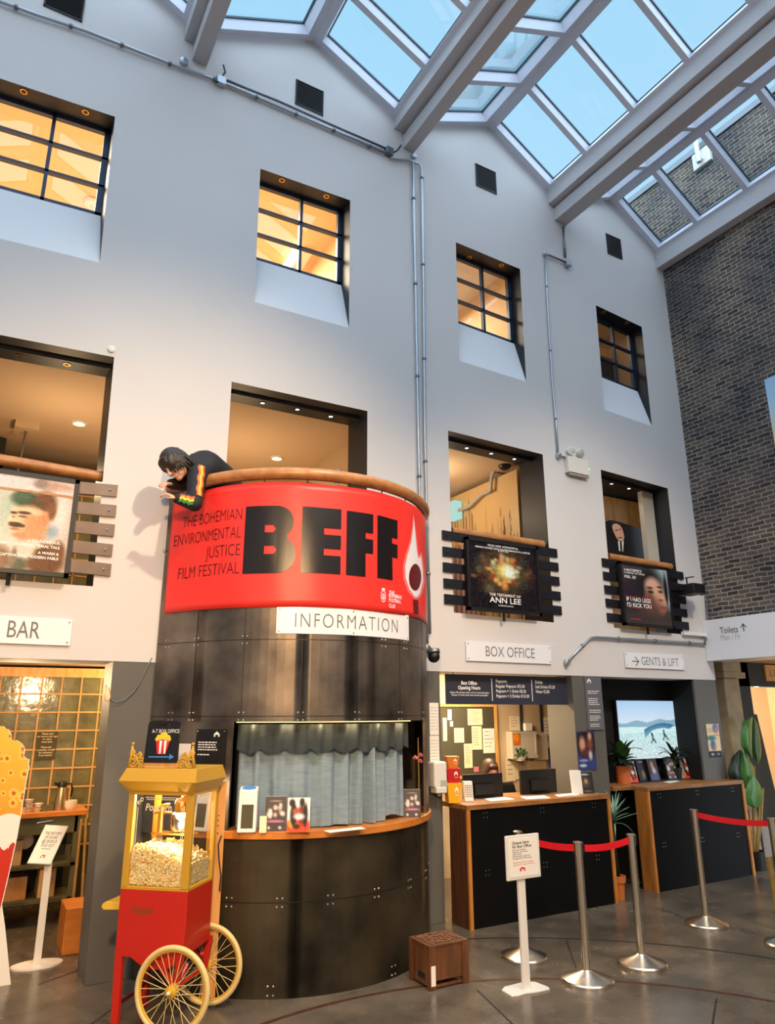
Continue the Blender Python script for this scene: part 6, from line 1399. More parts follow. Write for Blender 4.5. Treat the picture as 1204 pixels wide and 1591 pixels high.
def wposter(px, y, lab, fn, nm='wall_poster', nu=24, nv=36):
    x0, x1, z0, z1 = rect(*px, y); o = printed(nm, (x0, y-.004, z1), (x1, y-.004, z1), (x1, y-.004, z0), (x0, y-.004, z0), nu, nv, fn, None, 'print', .003); return tag(o, lab, 'poster')
wposter((895.5, 1137, 922.5, 1136, 927, 1196, 899, 1197), D, 'small blue and dark poster with two figures on the pier right of the box office', blobs((52, 64, 120), [(.5, .3, .6, .36, (28, 24, 34), .25), (.28, .34, .17, .2, (206, 150, 120), .4), (.7, .32, .17, .22, (130, 70, 56), .5), (.72, .12, .1, .1, (200, 160, 130), .4), (.5, .56, .3, .12, (90, 44, 46), .4), (.7, .62, .1, .12, (200, 190, 196), .4), (.3, .75, .25, .03, (150, 160, 200), .3), (.25, .88, .2, .04, (190, 196, 214), .3)]))
wposter((1096, 1125, 1115.5, 1124.5, 1120, 1166, 1101.5, 1167.5), D, 'small cream poster with blue figures on the pier at the end of the leaflet desk', blobs((226, 206, 160), [(.72, .16, .22, .17, (80, 100, 170), .3), (.76, .2, .1, .1, (214, 130, 110), .4), (.3, .52, .35, .09, (60, 120, 120), .4), (.38, .78, .2, .2, (70, 100, 160), .4), (.5, .88, .1, .1, (190, 120, 70), .4), (.75, .42, .25, .012, (210, 60, 40), .3), (.3, .2, .25, .012, (150, 130, 100), .3), (.3, .28, .25, .012, (150, 130, 100), .3)]))
wposter((1102, 1168, 1120, 1167, 1121, 1175, 1103, 1177), D, 'narrow black printed strip below the cream poster', blobs((18, 18, 20), [(.25, .5, .12, .2, (190, 190, 190), .3), (.75, .5, .12, .2, (150, 150, 150), .3)]), 'label_strip', 12, 6)
x0, x1, z0, z1 = rect(669, 1183, 689.5, 1183, 690, 1232, 670, 1232, D-.06); hs = thing('hand_sanitiser', ((x0+x1)/2, D-.06, z0), 'white wall-mounted hand sanitiser dispenser on the pier between booth and box office', 'dispenser')
MB().box(x0, x1, D-.12, D+.004, z0+.05, z1).build('housing', 'plastic_white', hs, bevel=.02, seg=3); MB().box(x0+.015, x1-.012, D-.13, D-.02, z0, z0+.06).build('lever', 'plastic_white', hs, bevel=.012, seg=3); MB().box(x0+.07, x1-.005, D-.122, D-.115, z0+.06, z0+.12).build('window', 'plastic_grey', hs); MB().tube([((x0+x1)/2, D-.08, z0-.025), ((x0+x1)/2, D-.08, z0)], .018, 10).build('nozzle', 'plastic_grey', hs)
PYP = D-.002
for px, m, lab, cat in (((667, 1092, 681, 1092, 681.5, 1142, 667.5, 1142), 'paper', 'upper white sheet of print on the pier above the sanitiser', 'paper'), ((667.5, 1143, 682, 1143, 682.5, 1190, 668, 1190), 'paper', 'lower white sheet of print behind the top of the sanitiser', 'paper')):
    x0, x1, z0, z1 = rect(*px, PYP); t = thing('notice', (x0, PYP, z0), lab, cat, 'sheets on the pier'); MB().box(x0, x1, PYP-.003, PYP+.004, z0, z1).build('sheet', m, t); g = MB(); greek(g, (x0+.01, PYP-.004, z1-.05), (1, 0, 0), (0, 0, 1), [(x1-x0)*.8]*8, .03, .006).build('print', 'plastic_grey', t)
thr = dpx(663.5, 1090)[0]
a_, b_ = dpx(661, 1078), dpx(667, 1104); tag(shell(MB(), R_(61), R_(66.5), b_[1], a_[1], DR+.001, DR+.005, 2).build('red_tag', 'ink_red'), 'small red tag at the right edge of the steel booth', 'tag')
# ---- screen, plants and leaflets on the right-hand desk
x0, x1, z0, z1 = rect(960, 1089, 1049.5, 1089, 1055.5, 1176, 963, 1181, 6.56); tv = thing('wall_screen', ((x0+x1)/2, 6.56, z0), 'lit wall screen showing two people carrying a boat on a beach', 'screen')
def surf(u, v):
    c = mixc((168, 204, 236), (214, 226, 240), v/.42) if v < .42 else mixc((190, 232, 232), (206, 226, 228), (v-.42)/.5)
    if .38-.05*u+.02*math.sin(u*16)-.03*max(0, u-.6) < v < .46: c = (132, 172, 190)
    if v > .56: k = random.Random(int(u*60)*131+int(v*70)).uniform(-26, 16); c = tuple(max(0, min(255, x+k)) for x in c)
    if .46 < v < .56 and math.sin(v*160+u*14) > .6: c = (236, 246, 246)
    bt_ = .50-.10*math.sin((u-.42)/.52*PI*.8) if .42 < u < .94 else 9
    if bt_-.005 < v < bt_+.085*(1 if u < .86 else (.94-u)/.08) + (0.06*max(0, (.55-u)/.13)): c = mixc((52, 104, 140), (96, 150, 180), (v-bt_)/.09)
    for pu, pv in ((.56, .58), (.77, .52)):
        if abs(u-pu-.02*math.sin(v*9)) < .014 and pv-.02 < v < pv+.09: c = (36, 40, 52)
        for s in (-1, 1):
            if pv+.08 <= v < pv+.17 and abs(u-pu-s*(v-pv-.08)*.5) < .011: c = (40, 36, 44)
    return c
MB().box(x0-.012, x1+.012, 6.563, 6.62, z0-.012, z1+.012).build('case', 'black', tv); printed('display', (x0, 6.56, z1), (x1, 6.56, z1), (x1, 6.56, z0), (x0, 6.56, z0), 90, 80, surf, tv, 'print_screen')
D2 = 1.085
def leafpath(base, dirv, L, droop, w, n=7):     # strip leaf from base along dirv, drooping, with a shallow fold
    dirv = Vector(dirv).normalized(); side = dirv.cross(Vector((0, 0, 1))); side = side.normalized() if side.length > .05 else Vector((1, 0, 0)); out_ = []
    p = Vector(base); d = dirv.copy()
    for i in range(n+1):
        t = i/n; ww = w*math.sin(PI*min(1, .12+.88*t))**.8 if t < 1 else .0005
        up = side.cross(d).normalized(); out_.append((p+side*ww+up*ww*.25, p.copy(), p-side*ww+up*ww*.25)); p = p+d*L/n; d = (d+Vector((0, 0, -droop/n))).normalized()
    return out_
def addleaf(mb, rows):
    n = len(rows); mb.add([q for r in rows for q in r], [(i*3+j, i*3+j+1, i*3+j+4, i*3+j+3) for i in range(n-1) for j in range(2)])
def plant(name, base, pot_r, pot_h, pot_m, lab, spec, leaf_m, stems=True, pot_prof=None, z0=None):
    t = thing(name, base, lab, 'plant'); b = Vector(base)
    pr = pot_prof or [(pot_r*.8, 0), (pot_r, pot_h*.98), (pot_r, pot_h), (pot_r*.92, pot_h), (pot_r*.9, pot_h*.9)]
    pt = MB().lathe(pr, b, 24).build('pot', pot_m, t, smooth=40); MB().lathe([(pot_r*.9, pot_h*.88), (pot_r*.5, pot_h*.9)], b, 18).build('soil', 'black_matt', pt)
    for m, L in spec:
        lf = MB(); st = MB()
        for (az, el, hgt, Ln, w, dr) in L:
            dv_ = Vector((math.sin(az)*math.cos(el), -math.cos(az)*math.cos(el), math.sin(el))); s0 = b+Vector((0, 0, pot_h*.9)); s1 = s0+Vector((dv_.x*hgt*.35, dv_.y*hgt*.35, hgt))
            st.tube([s0, (s0+s1)/2+Vector((0, 0, .01)), s1], .004, 5); addleaf(lf, leafpath(s1, dv_, Ln, dr, w))
        lf.build('leaves', m, t, smooth=True, merge=False)
        if stems: st.build('stems', 'leaf', t, smooth=True)
    return t
rnd = random.Random(12)
pb_ = on_z(969.5, 1217, D2)
plant('potted_peace_lily', pb_, .085, .20, 'terracotta', 'leafy green plant in a terracotta cylinder pot left of the wall screen',
      [('leaf', [(rnd.uniform(-2.4, 2.4), rnd.uniform(.3, 1.35), rnd.uniform(.03, .18), rnd.uniform(.16, .23), rnd.uniform(.044, .06), rnd.uniform(.3, .9)) for _ in range(24)]), ('leaf_dark', [(rnd.uniform(-3, 3), rnd.uniform(-.1, .8), rnd.uniform(.02, .1), rnd.uniform(.14, .22), rnd.uniform(.03, .042), rnd.uniform(.6, 1.4)) for _ in range(18)]), ('leaf_yellow', [(1.25, .5, .18, .26, .042, 1.1)])],
      'leaf', pot_prof=[(.08, 0), (.085, .20), (.078, .20), (.075, .18)])
pb2 = on_z(1076, 1207, D2); pb2 = Vector((7.98, 6.47, D2))
plant('dark_foliage_plant', pb2, .08, .14, 'black', 'dark leafed plant in a black pot right of the wall screen', [('leaf_dark', [(rnd.uniform(-2.6, 2.6), rnd.uniform(.1, 1.2), rnd.uniform(.05, .2), rnd.uniform(.16, .26), rnd.uniform(.02, .032), rnd.uniform(.5, 1.4)) for _ in range(26)]), ('leaf', [(-1.2, -.2, .05, .16, .022, .6), (.6, 1.0, .2, .2, .024, .8)])], 'leaf_dark')
tag(MB().box(on_z(958, 1217, D2).x+.12, on_z(1088, 1209, D2).x, 6.36, 6.56, D2, D2+.012).build('display_tray', 'black'), 'low black tray carrying the row of leaflets under the screen', 'tray')
def ll(px, py, w, h, lab, kind): leaflet(px, py, D2+.012, w, h, lab, kind, RX2, FX2, .05, .05, grp='leaflets under the screen')
def leafrow(px, y, w, h, lab, kind):
    q = on_y(px, 1212, y); p = Vector((q.x, y, D2+.012)); t = thing('leaflet_holder', p, lab, 'leaflet stand', 'leaflets under the screen'); rx, fx = RX, FX; u = Vector((0, 0, h))-fx*.05; a = p-rx*w/2
    MB().hexa([a, a+rx*w, a+rx*w-fx*.06, a-fx*.06], [a+u, a+rx*w+u, a+rx*w+u-fx*.012, a+u-fx*.012]).build('stand', 'paper' if kind == 'light' else 'black', t); f = fx*.0015
    printed('cover', a+u+f, a+rx*w+u+f, a+rx*w+f, a+f, 22, 30, leaflet_art(kind) if isinstance(kind, str) else kind, t)
leafrow(986, 6.38, .13, .24, 'leaflet with orange foot just right of the terracotta pot', 'light')
leafrow(1001, 6.46, .15, .24, 'black leaflet second from the left under the screen', blobs((20, 20, 22), [(.5, .1, .3, .04, (120, 130, 140), .4), (.6, .72, .22, .22, (120, 104, 70), .4)]))
leafrow(1019, 6.42, .17, .25, 'blue and brown leaflet in the middle of the row under the screen', blobs((40, 36, 48), [(.45, .3, .16, .18, (190, 130, 90), .5), (.55, .6, .2, .2, (200, 190, 190), .5), (.5, .86, .45, .2, (70, 86, 130), .4)]))
leafrow(1047, 6.42, .185, .26, 'dark programme leaflet under the right part of the screen', 'dark'); leafrow(1072, 6.42, .18, .25, 'white leaflet with two figures on orange, rightmost of the row under the screen', 'light')
q = on_y(1087, 1205, 6.45); tag(box3(MB(), Vector((q.x, 6.45, D2+.012)), RX, FX, .09, .03, .18, .02).build('kraft_card', 'kraft'), 'plain brown card at the right end of the leaflet row', 'card')
tag(MB().prism([on_z(x, y, D2+.0005) for x, y in ((1030, 1215), (1047, 1212), (1056, 1214), (1040, 1217))], (0, 0, .002)).build('papers', 'paper'), 'loose papers on the leaflet desk', 'paper')
# agave in a pot on the floor between the desks
ab = on_z(964, 1397, 0); ab = Vector((6.30, 5.99, 0))
ag = plant('agave_plant', ab, .075, .23, 'terracotta', 'tall blue green spiky plant in a terracotta pot between the two desks', [('leaf_blue', [])], 'leaf_blue', False, [(.05, 0), (.06, .16), (.068, .165), (.075, .165), (.078, .23), (.07, .23), (.066, .2)])
sm_ = MB().tube([ab+Vector((0, 0, .2)), ab+Vector((-.02, 0, .5)), ab+Vector((-.01, -.02, .80))], [.022, .018, .02], 8).build('stem', 'leaf_dark', ag, smooth=True); lf = MB()
for i in range(34):
    az = rnd.uniform(-PI, PI); el = rnd.uniform(.0, 1.4); dv_ = (math.sin(az)*math.cos(el), -math.cos(az)*math.cos(el), math.sin(el)); addleaf(lf, leafpath(ab+Vector((-.01, -.02, .76+rnd.uniform(0, .07))), dv_, rnd.uniform(.22, .34), rnd.uniform(.1, .6), .012))
for az in (.6, 1.2, -.8): addleaf(lf, leafpath(ab+Vector((-.01, -.02, .74)), (math.sin(az)*.9, -math.cos(az)*.9, .25), .24, 1.8, .008))
lf.build('leaves', 'leaf_blue', ag, smooth=True, merge=False)
# stone column, passage lintel, banana plant
COLX = on_y(1131, 1130, 6.45).x
cl_ = MB().box(COLX-.17, COLX+.17, 6.3, 6.64, 0, 2.36).build('column', 'stone', None, bevel=.02); struct(cl_)
struct(MB().box(COLX-.24, COLX+.24, 6.24, 6.7, 2.36, 2.44).box(COLX-.2, COLX+.2, 6.27, 6.67, 2.44, 2.66).build('trim_12', 'stone', bevel=.01))
l0 = on_y(1148, 1066, 7.0); struct(MB().box(8.6, 13, 7.0, 7.2, l0.z-.0, 2.7).box(l0.x, l0.x+.28, 7.0, 7.2, 0, 2.7).build('wall_lintel', 'green_dark'))
a, b = on_y(1186, 1033, 6.99), on_y(1222, 1059, 6.99); lf_ = thing('lift_sign', (a.x, 6.98, b.z), 'small wooden LIFT sign over the passage at the right edge', 'sign'); MB().box(a.x, b.x, 6.97, 7.0, b.z, a.z).build('board', 'pale_wood', lf_); lettering('LIFT', (a.z-b.z)*.45, (b.x-a.x)*.62, ((a.x+b.x)/2, 6.968, b.z+(a.z-b.z)*.28), (1, 0, 0), (0, 0, 1), 'ink_brown', lf_, align='CENTER', bold=-.01)
p = on_y(1175, 1066, 7.06); tag(MB().lathe([(.001, -.001), (.045, -.003), (.05, -.01), (.001, -.011)], p, 16).build('passage_downlight', 'lamp_cool'), 'glowing downlight in the passage ceiling at the right', 'light')
a, b = on_y(1163, 1112, 7.6), on_y(1204, 1260, 7.6)
struct(MB().prism([on_y(x, y, 7.3) for x, y in ((1160, 1108), (1176, 1110), (1212, 1262), (1212, 1330), (1172, 1330))], (0, .12, 0)).build('wall_stair', 'green_dark'))
bb_ = on_z(1181, 1352, 0); bn = thing('banana_plant', bb_, 'tall broad leafed plant in a black pot beside the leaflet desk', 'plant')
dpl = bb_.y
MB().lathe([(.11, 0), (.13, .22), (.12, .22), (.115, .19)], bb_+Vector((0, .05, 0)), 22).build('pot', 'black', bn, smooth=40)
sk = MB()
for dx0, (tx, ty_), r in ((-.05, (1163, 1258), .02), (-.02, (1170, 1250), .022), (.02, (1180, 1248), .018), (.05, (1186, 1225), .014), (0, (1172, 1190), .012)):
    q = on_y(tx, ty_, dpl+.05); sk.tube([bb_+Vector((dx0, .05, .15)), bb_.lerp(q, .5)+Vector((dx0*.5, .02, .05)), q], [r, r, r*.7], 8)
sk.build('stalks', 'stem_tan', bn, smooth=True)
def bigleaf(pts, y, bend, m):          # outline around a midrib given by pixel points, bowed towards the viewer
    mb = MB(); rows = []
    for (xl, yl), (xm, ym), (xr, yr) in pts: a, c, b = on_y(xl, yl, y), on_y(xm, ym, y-bend), on_y(xr, yr, y+bend*.4); rows.append((a, (a+c)/2-Vector((0, bend*.25, 0)), c, (c+b)/2-Vector((0, bend*.25, 0)), b))
    n = len(rows); mb.add([q for r in rows for q in r], [(i*5+j, i*5+j+1, i*5+j+6, i*5+j+5) for i in range(n-1) for j in range(4)]); return mb.build('leaf', m, bn, smooth=True)
bigleaf([((1166, 1114), (1167, 1113), (1168, 1115)), ((1153, 1122), (1161, 1118), (1169, 1118)), ((1150, 1140), (1160, 1136), (1168, 1136)), ((1151, 1158), (1162, 1156), (1168, 1154)), ((1158, 1170), (1165, 1170), (1168, 1168)), ((1167, 1176), (1167.5, 1176.5), (1168, 1176))], dpl-.05, .06, 'leaf_banana')
bigleaf([((1168, 1116), (1169, 1114), (1170, 1116)), ((1167, 1128), (1172, 1122), (1177, 1124)), ((1167, 1150), (1174, 1145), (1181, 1146)), ((1168, 1168), (1175, 1165), (1183, 1166)), ((1171, 1178), (1176, 1178), (1182, 1176)), ((1176, 1186), (1177, 1187), (1178, 1186))], dpl+.12, .05, 'leaf')
bigleaf([((1147, 1166), (1150, 1165), (1152, 1167)), ((1136, 1178), (1144, 1174), (1152, 1172)), ((1130, 1200), (1142, 1196), (1152, 1192)), ((1133, 1210), (1145, 1210), (1153, 1206)), ((1150, 1213), (1154, 1214), (1156, 1212))], dpl+.02, .07, 'leaf_dark')
bigleaf([((1150, 1170), (1154, 1168), (1158, 1171)), ((1150, 1192), (1160, 1188), (1170, 1190)), ((1152, 1212), (1162, 1210), (1174, 1212)), ((1156, 1225), (1164, 1225), (1174, 1222))], dpl+.0, .06, 'leaf_banana')
bigleaf([((1166, 1206), (1169, 1204), (1172, 1206)), ((1160, 1222), (1171, 1218), (1181, 1220)), ((1158, 1240), (1172, 1238), (1186, 1236)), ((1160, 1250), (1173, 1251), (1184, 1248)), ((1168, 1254), (1173, 1256), (1178, 1253))], dpl-.1, .05, 'leaf_banana')
# ---- queue barriers
def stanchion(fx, fy, lab, h=.945, r=.19):
    p = on_z(fx, fy, 0); t = thing('queue_post', p, lab, 'barrier post', 'queue barrier posts')
    MB().lathe([(r, 0), (r, .02), (r*.96, .03), (.045, .075), (.032, .085)], p, 40).build('base', 'steel_brushed', t, smooth=30)
    MB().lathe([(.031, .08), (.031, h-.09)], p, 24).build('post', 'steel_brushed', t, smooth=30); MB().lathe([(.034, h-.09), (.034, h-.012), (.038, h-.01), (.038, h), (.03, h+.004)], p, 24).build('belt_head', 'steel_brushed', t, smooth=30)
    MB().box(p.x+.028, p.x+.05, p.y-.02, p.y+.02, h-.085, h-.015).build('belt_clip', 'black', t)
    return p
pA = stanchion(913, 1526, 'steel queue post right of the white queue sign, joined to two red belts'); pB = stanchion(998, 1500, 'steel queue post at the right end of the red belt, before the gap between desks')
pC = stanchion(1098, 1438, 'steel queue post in front of the leaflet desk, its belt running off to the right', 1.0); pD = stanchion(814, 1489, 'steel queue post half hidden behind the white queue sign')
pE = stanchion(1226, 1470, 'steel queue post cut off at the right edge of the picture', 1.0)
def belt(p, q, zp, zq, lab, sag=.02):
    n = 12; mb = MB(); d = (q-p).normalized(); s = Vector((-d.y, d.x, 0))*.001; a0, a1 = p+d*.036, q-d*.036
    for i in range(n):
        A = []; 
        for t in (i/n, (i+1)/n): c = a0.lerp(a1, t); z = zp+(zq-zp)*t-sag*4*t*(1-t); A.append((c, z))
        (c0, z0), (c1, z1) = A
        mb.hexa([c0-s+Vector((0, 0, z0-.025)), c1-s+Vector((0, 0, z1-.025)), c1+s+Vector((0, 0, z1-.025)), c0+s+Vector((0, 0, z0-.025))], [c0-s+Vector((0, 0, z0+.025)), c1-s+Vector((0, 0, z1+.025)), c1+s+Vector((0, 0, z1+.025)), c0+s+Vector((0, 0, z0+.025))])
    tag(mb.build('queue_belt', 'belt_red'), lab, 'barrier belt', 'red queue belts')
belt(pD, pA, .90, .90, 'red belt between the hidden post and the post right of the queue sign'); belt(pA, pB, .90, .90, 'red belt between the two middle queue posts'); belt(pC, pE, .955, .955, 'red belt running to the right edge of the picture')
# panel hung at the right edge
a, b = on_y(1184, 1284, 4.45), on_y(1225, 1326, 4.45)
re = thing('barrier_sign', (b.x, 4.45, 0), 'pale grey sign panel on a pale post at the right edge of the picture', 'sign'); MB().box(a.x, b.x+.12, 4.44, 4.46, b.z, a.z).build('panel', 'plastic_grey', re); MB().tube([(a.x+.07, 4.45, 0), (a.x+.03, 4.45, b.z)], .022, 12).build('post', 'stem_tan', re)
# ---- white queue sign
sp = on_z(821, 1541, 0); qs = thing('queue_sign', sp, 'white floor sign asking to queue here for the box office', 'sign')
MB().prism([sp+Vector((x, y, 0)) for x, y in ((-.17, -.02), (-.16, .1), (-.1, .14), (.1, .14), (.15, .10), (.165, -.02), (.15, -.055), (.05, -.05), (-.05, -.03), (-.12, -.035))], (0, 0, .012)).build('base', 'plastic_white', qs, bevel=.003)
MB().box(sp.x-.032, sp.x+.032, sp.y+.01, sp.y+.035, .01, .78).build('post', 'plastic_white', qs, bevel=.004)
x0, x1, z0, z1 = rect(786, 1295, 837.5, 1298, 839.5, 1367, 786.5, 1365, sp.y)
bd_ = MB().box(x0, x1, sp.y-.005, sp.y+.015, z0, z1).build('frame', 'plastic_white', qs, bevel=.006); mg = .022
MB().box(x0+mg, x1-mg, sp.y-.0075, sp.y-.004, z0+mg, z1-mg).build('sheet', 'paper', qs); yy = sp.y-.0085; W_, H_ = x1-x0, z1-z0
def qt(s, h, w, u, v, m='ink_black', bold=0.0): lettering(s, h, w*W_ if w else None, (x0+u*W_, yy, z0+v*H_), (1, 0, 0), (0, 0, 1), m, qs, bold=bold)
qt('Queue here', .021, .50, .17, .80, bold=.015); qt('for Box Office:', .021, .58, .17, .715, bold=.015)
for i, (s, w) in enumerate((('Films & Tickets', .40), ('Popcorn & Drinks', .45), ('Gift Cards', .26), ('Membership Queries', .52), ('Programme Pick-ups', .56))): qt(s, .011, w, .17, .655-i*.048)
qt('Please have your booking', .010, .60, .17, .375, 'ink_red'); qt('confirmation ready to show us', .010, .66, .17, .325, 'ink_red')
MB().add([(x0+W_*u, yy, z0+H_*v) for u, v in ((.36, .19), (.36, .24), (.42, .28), (.52, .26), (.52, .19), (.48, .19), (.48, .235), (.41, .235), (.41, .19))], [(0, 1, 7, 8), (1, 2, 6, 7), (2, 3, 6), (3, 4, 5, 6)]).build('logo', 'ink_red', qs)
# ---- carved wooden crate
cx0, cx1, cy0, cy1, chz = 3.134, 3.478, 4.84, 5.12, .285
cr = thing('wooden_crate', (3.3, 4.98, 0), 'worn brown wooden box with a fretwork top at the foot of the booth', 'crate'); pw = .035
for x, y in ((cx0, cy0), (cx1-pw*1.6, cy0), (cx0, cy1-pw), (cx1-pw*1.6, cy1-pw)): MB().box(x, x+pw*1.6, y, y+pw, 0, chz-.012).build('corner_post', 'crate_wood', cr)
pn = MB(); pn.box(cx0+.04, cx1-.04, cy0+.008, cy0+.02, .055, chz-.012); pn.box(cx1-.02, cx1-.008, cy0+.03, cy1-.03, .02, chz-.012); pn.box(cx0+.04, cx1-.04, cy1-.02, cy1-.008, .02, chz-.012); pn.box(cx0+.008, cx0+.02, cy0+.03, cy1-.03, .02, chz-.012)
pn.build('panels', 'crate_wood', cr); MB().box(cx0+.04, cx1-.05, cy0+.012, cy0+.02, .012, .03).build('rail', 'crate_wood', cr)
MB().box(cx0+.006, cx0+.009, cy0+.075, cy0+.17, .055, .092).build('hand_slot', 'black_matt', cr); MB().box(cx0+.012, cx0+.05, cy0-.0012, cy0+.001, .028, .155).build('worn_paint', 'paper', cr)
tpv = MB(); tpv.box(cx0, cx1, cy0, cy1, chz-.012, chz); tpv.build('top', 'crate_wood', cr); fr_ = MB(); rnd = random.Random(9)
for i in range(7):
    for j in range(6):
        c_ = Vector((cx0+.03+(cx1-cx0-.06)*(i+.5)/7, cy0+.02+(cy1-cy0-.04)*(j+.5)/6, chz)); a0 = rnd.uniform(0, 6)
        fr_.tube([c_+Vector((.018*math.cos(a0+t), .018*math.sin(a0+t)*(1-.1*t), .004)) for t in [k*.5 for k in range(9)]], .0055, 5)
fr_.build('fretwork', 'fret', cr, smooth=True)
# ================================================================== PEOPLE
def blob_obj(mb, name, m, parent, voxel=.008, smooth=6, disp=0.0):
    o = mb.build('tmp', m, parent, merge=False); r = o.modifiers.new('r', 'REMESH'); r.mode = 'VOXEL'; r.voxel_size = voxel
    s = o.modifiers.new('s', 'SMOOTH'); s.factor = .5; s.iterations = smooth
    dg = bpy.context.evaluated_depsgraph_get(); me = bpy.data.meshes.new_from_object(o.evaluated_get(dg)); old = o.data
    bpy.data.objects.remove(o); bpy.data.meshes.remove(old); me.polygons.foreach_set('use_smooth', [True]*len(me.polygons))
    me.materials.clear(); me.materials.append(MATS[m]); return place(name, me, parent, ORI[parent.name])
def head(mb, c, fwd, up, s=1.0):
    """skull, jaw, nose, lips, ears; c is the middle of the skull"""
    fwd = Vector(fwd).normalized(); up = Vector(up); up = (up-fwd*up.dot(fwd)).normalized(); rt = fwd.cross(up)
    mx = Matrix((rt, fwd, up)).transposed(); P = lambda x, y, z: Vector(c)+(rt*x+fwd*y+up*z)*s
    mb.ball(P(0, 0, .02), (.074*s, .092*s, .098*s), 18, 12, mx); mb.ball(P(0, .022, -.055), (.058*s, .062*s, .062*s), 16, 10, mx); mb.ball(P(0, .058, -.098), (.03*s, .026*s, .022*s), 12, 8, mx)
    mb.capsule(P(0, .092, .005), P(0, .113, -.032), .011*s, .015*s, 8); mb.ball(P(.011, .1, -.036), .01*s, 8, 6); mb.ball(P(-.011, .1, -.036), .01*s, 8, 6)
    mb.ball(P(0, .087, -.062), (.026*s, .012*s, .0065*s), 10, 6, mx); mb.ball(P(0, .085, -.074), (.022*s, .012*s, .007*s), 10, 6, mx); mb.ball(P(0, .085, .022), (.05*s, .014*s, .012*s), 12, 6, mx)
    for k in (-1, 1): mb.ball(P(k*.076, -.008, -.02), (.010*s, .022*s, .032*s), 10, 8, mx); mb.ball(P(k*.045, .06, -.03), (.024*s, .02*s, .02*s), 10, 6, mx)
    return P, mx
def hand(mb, w, d, n, s=1.0, curl=.5, side=1):
    """w wrist, d direction of the palm, n back of the hand"""
    d = Vector(d).normalized(); n = Vector(n); n = (n-d*n.dot(d)).normalized(); r = d.cross(n)*side
    P = lambda x, y, z: Vector(w)+(r*x+d*y+n*z)*s
    for x in (-.028, -.009, .01, .028): mb.capsule(P(x*.7, .0, 0), P(x, .085, 0), .015*s, .012*s, 8)
    for x, L in ((-.03, .062), (-.01, .078), (.011, .074), (.031, .058)):
        p = P(x, .085, 0); a = curl*.5; q = p
        for k, f in enumerate((.45, .32, .23)): q2 = q+(d*math.cos(a)-n*math.sin(a))*L*f*s; mb.capsule(q, q2, (.0095-.001*k)*s, (.0088-.001*k)*s, 8); q = q2; a += curl
    t0 = P(-.034, .018, -.004); t1 = P(-.06, .05, -.014); t2 = P(-.062, .08, -.03); mb.capsule(t0, t1, .013*s, .011*s, 8); mb.capsule(t1, t2, .0105*s, .0085*s, 8)
def face_bits(P, mx, par, s=1.0):
    e = MB()
    for k in (-1, 1): e.ball(P(k*.032, .078, .0), (.014*s, .008*s, .006*s), 10, 6, mx)
    e.build('eyes', 'ink_black', par, smooth=True); b = MB()
    for k in (-1, 1): b.capsule(P(k*.016, .092, .025), P(k*.05, .078, .027), .005*s, .004*s, 6)
    b.build('eyebrows', 'hair', par, smooth=True)
# ---- person leaning over the balcony rail
S = 1.0
Pv = lambda x, y, Y: on_y(x, y, Y)
hipL, hip = Pv(372, 792, 6.22), Pv(362, 775, 6.18)
man = thing('person', (hip.x+.05, hip.y+.02, 2.8), 'person in a black jacket with orange sleeve stripes leaning over the booth railing', 'person')
waist, chest, neck0 = Pv(346, 748, 6.12), Pv(318, 728, 5.98), Pv(298, 722, 5.90)
hc_ = Pv(273, 721, 5.80)
fdir = Vector((-.62, -.30, -.72)); udir = Vector((-.72, -.10, .62))
nS, nE, nW = Pv(306, 738, 5.74), Pv(302, 783, 5.64), Pv(274, 774, 5.66)      # arm on the viewer's side
fS, fE, fW = Pv(300, 726, 6.06), Pv(284, 752, 5.98), Pv(264, 752, 5.86)      # far arm
bd = MB(); HP, HM = head(bd, hc_, fdir, udir, 1.1)
bd.capsule(neck0, hc_+Vector((.03, .02, -.02)), .055, .052, 12); bd.capsule(hip, waist, .125, .12, 14); bd.capsule(waist, chest, .12, .14, 14); bd.capsule(chest, neck0, .13, .06, 14)
bd.capsule(chest, nS, .08, .055, 10); bd.capsule(chest, fS, .08, .055, 10)
for a, b, c in ((nS, nE, nW), (fS, fE, fW)): bd.capsule(a, b, .05, .042, 10); bd.capsule(b, c, .042, .027, 10)
hand(bd, nW, (nW-nE)+Vector((0, 0, .02)), (-.2, -.3, .9), .92, .75, 1); hand(bd, fW, (fW-fE)+Vector((-.02, -.05, 0)), (0, -.2, .9), .95, .55, -1)
for k in (-1, 1):
    h0 = hip+Vector((.03, .09*k, -.02)); kn_ = Vector((hip.x+.12, hip.y+.09*k+.03, 3.24)); an = Vector((hip.x+.12, hip.y+.1*k+.03, 2.89)); bd.capsule(h0, kn_, .085, .058, 12); bd.capsule(kn_, an, .056, .04, 12); bd.capsule(an+Vector((.03, 0, -.045)), an+Vector((-.13, -.03, -.05)), .042, .036, 10)
body = blob_obj(bd, 'body', 'skin', man, .007, 5)
face_bits(HP, HM, man, 1.1)
jk = MB(); jk.capsule(hip.lerp(waist, .1), waist, .15, .15, 16); jk.capsule(waist, chest, .15, .168, 16); jk.capsule(chest, neck0, .16, .085, 16); jk.capsule(chest, nS, .11, .085, 12); jk.capsule(chest, fS, .11, .085, 12)
jk.capsule(chest.lerp(neck0, .6)+Vector((.02, 0, .05)), neck0+Vector((.03, .02, .05)), .09, .07, 12)
for a, b, c in ((nS, nE, nW), (fS, fE, fW)): jk.capsule(a, b, .084, .066, 12); jk.capsule(b, b.lerp(c, .9), .066, .047, 12)
jacket = blob_obj(jk, 'jacket', 'jacket', man, .012, 5)
tr_ = MB()
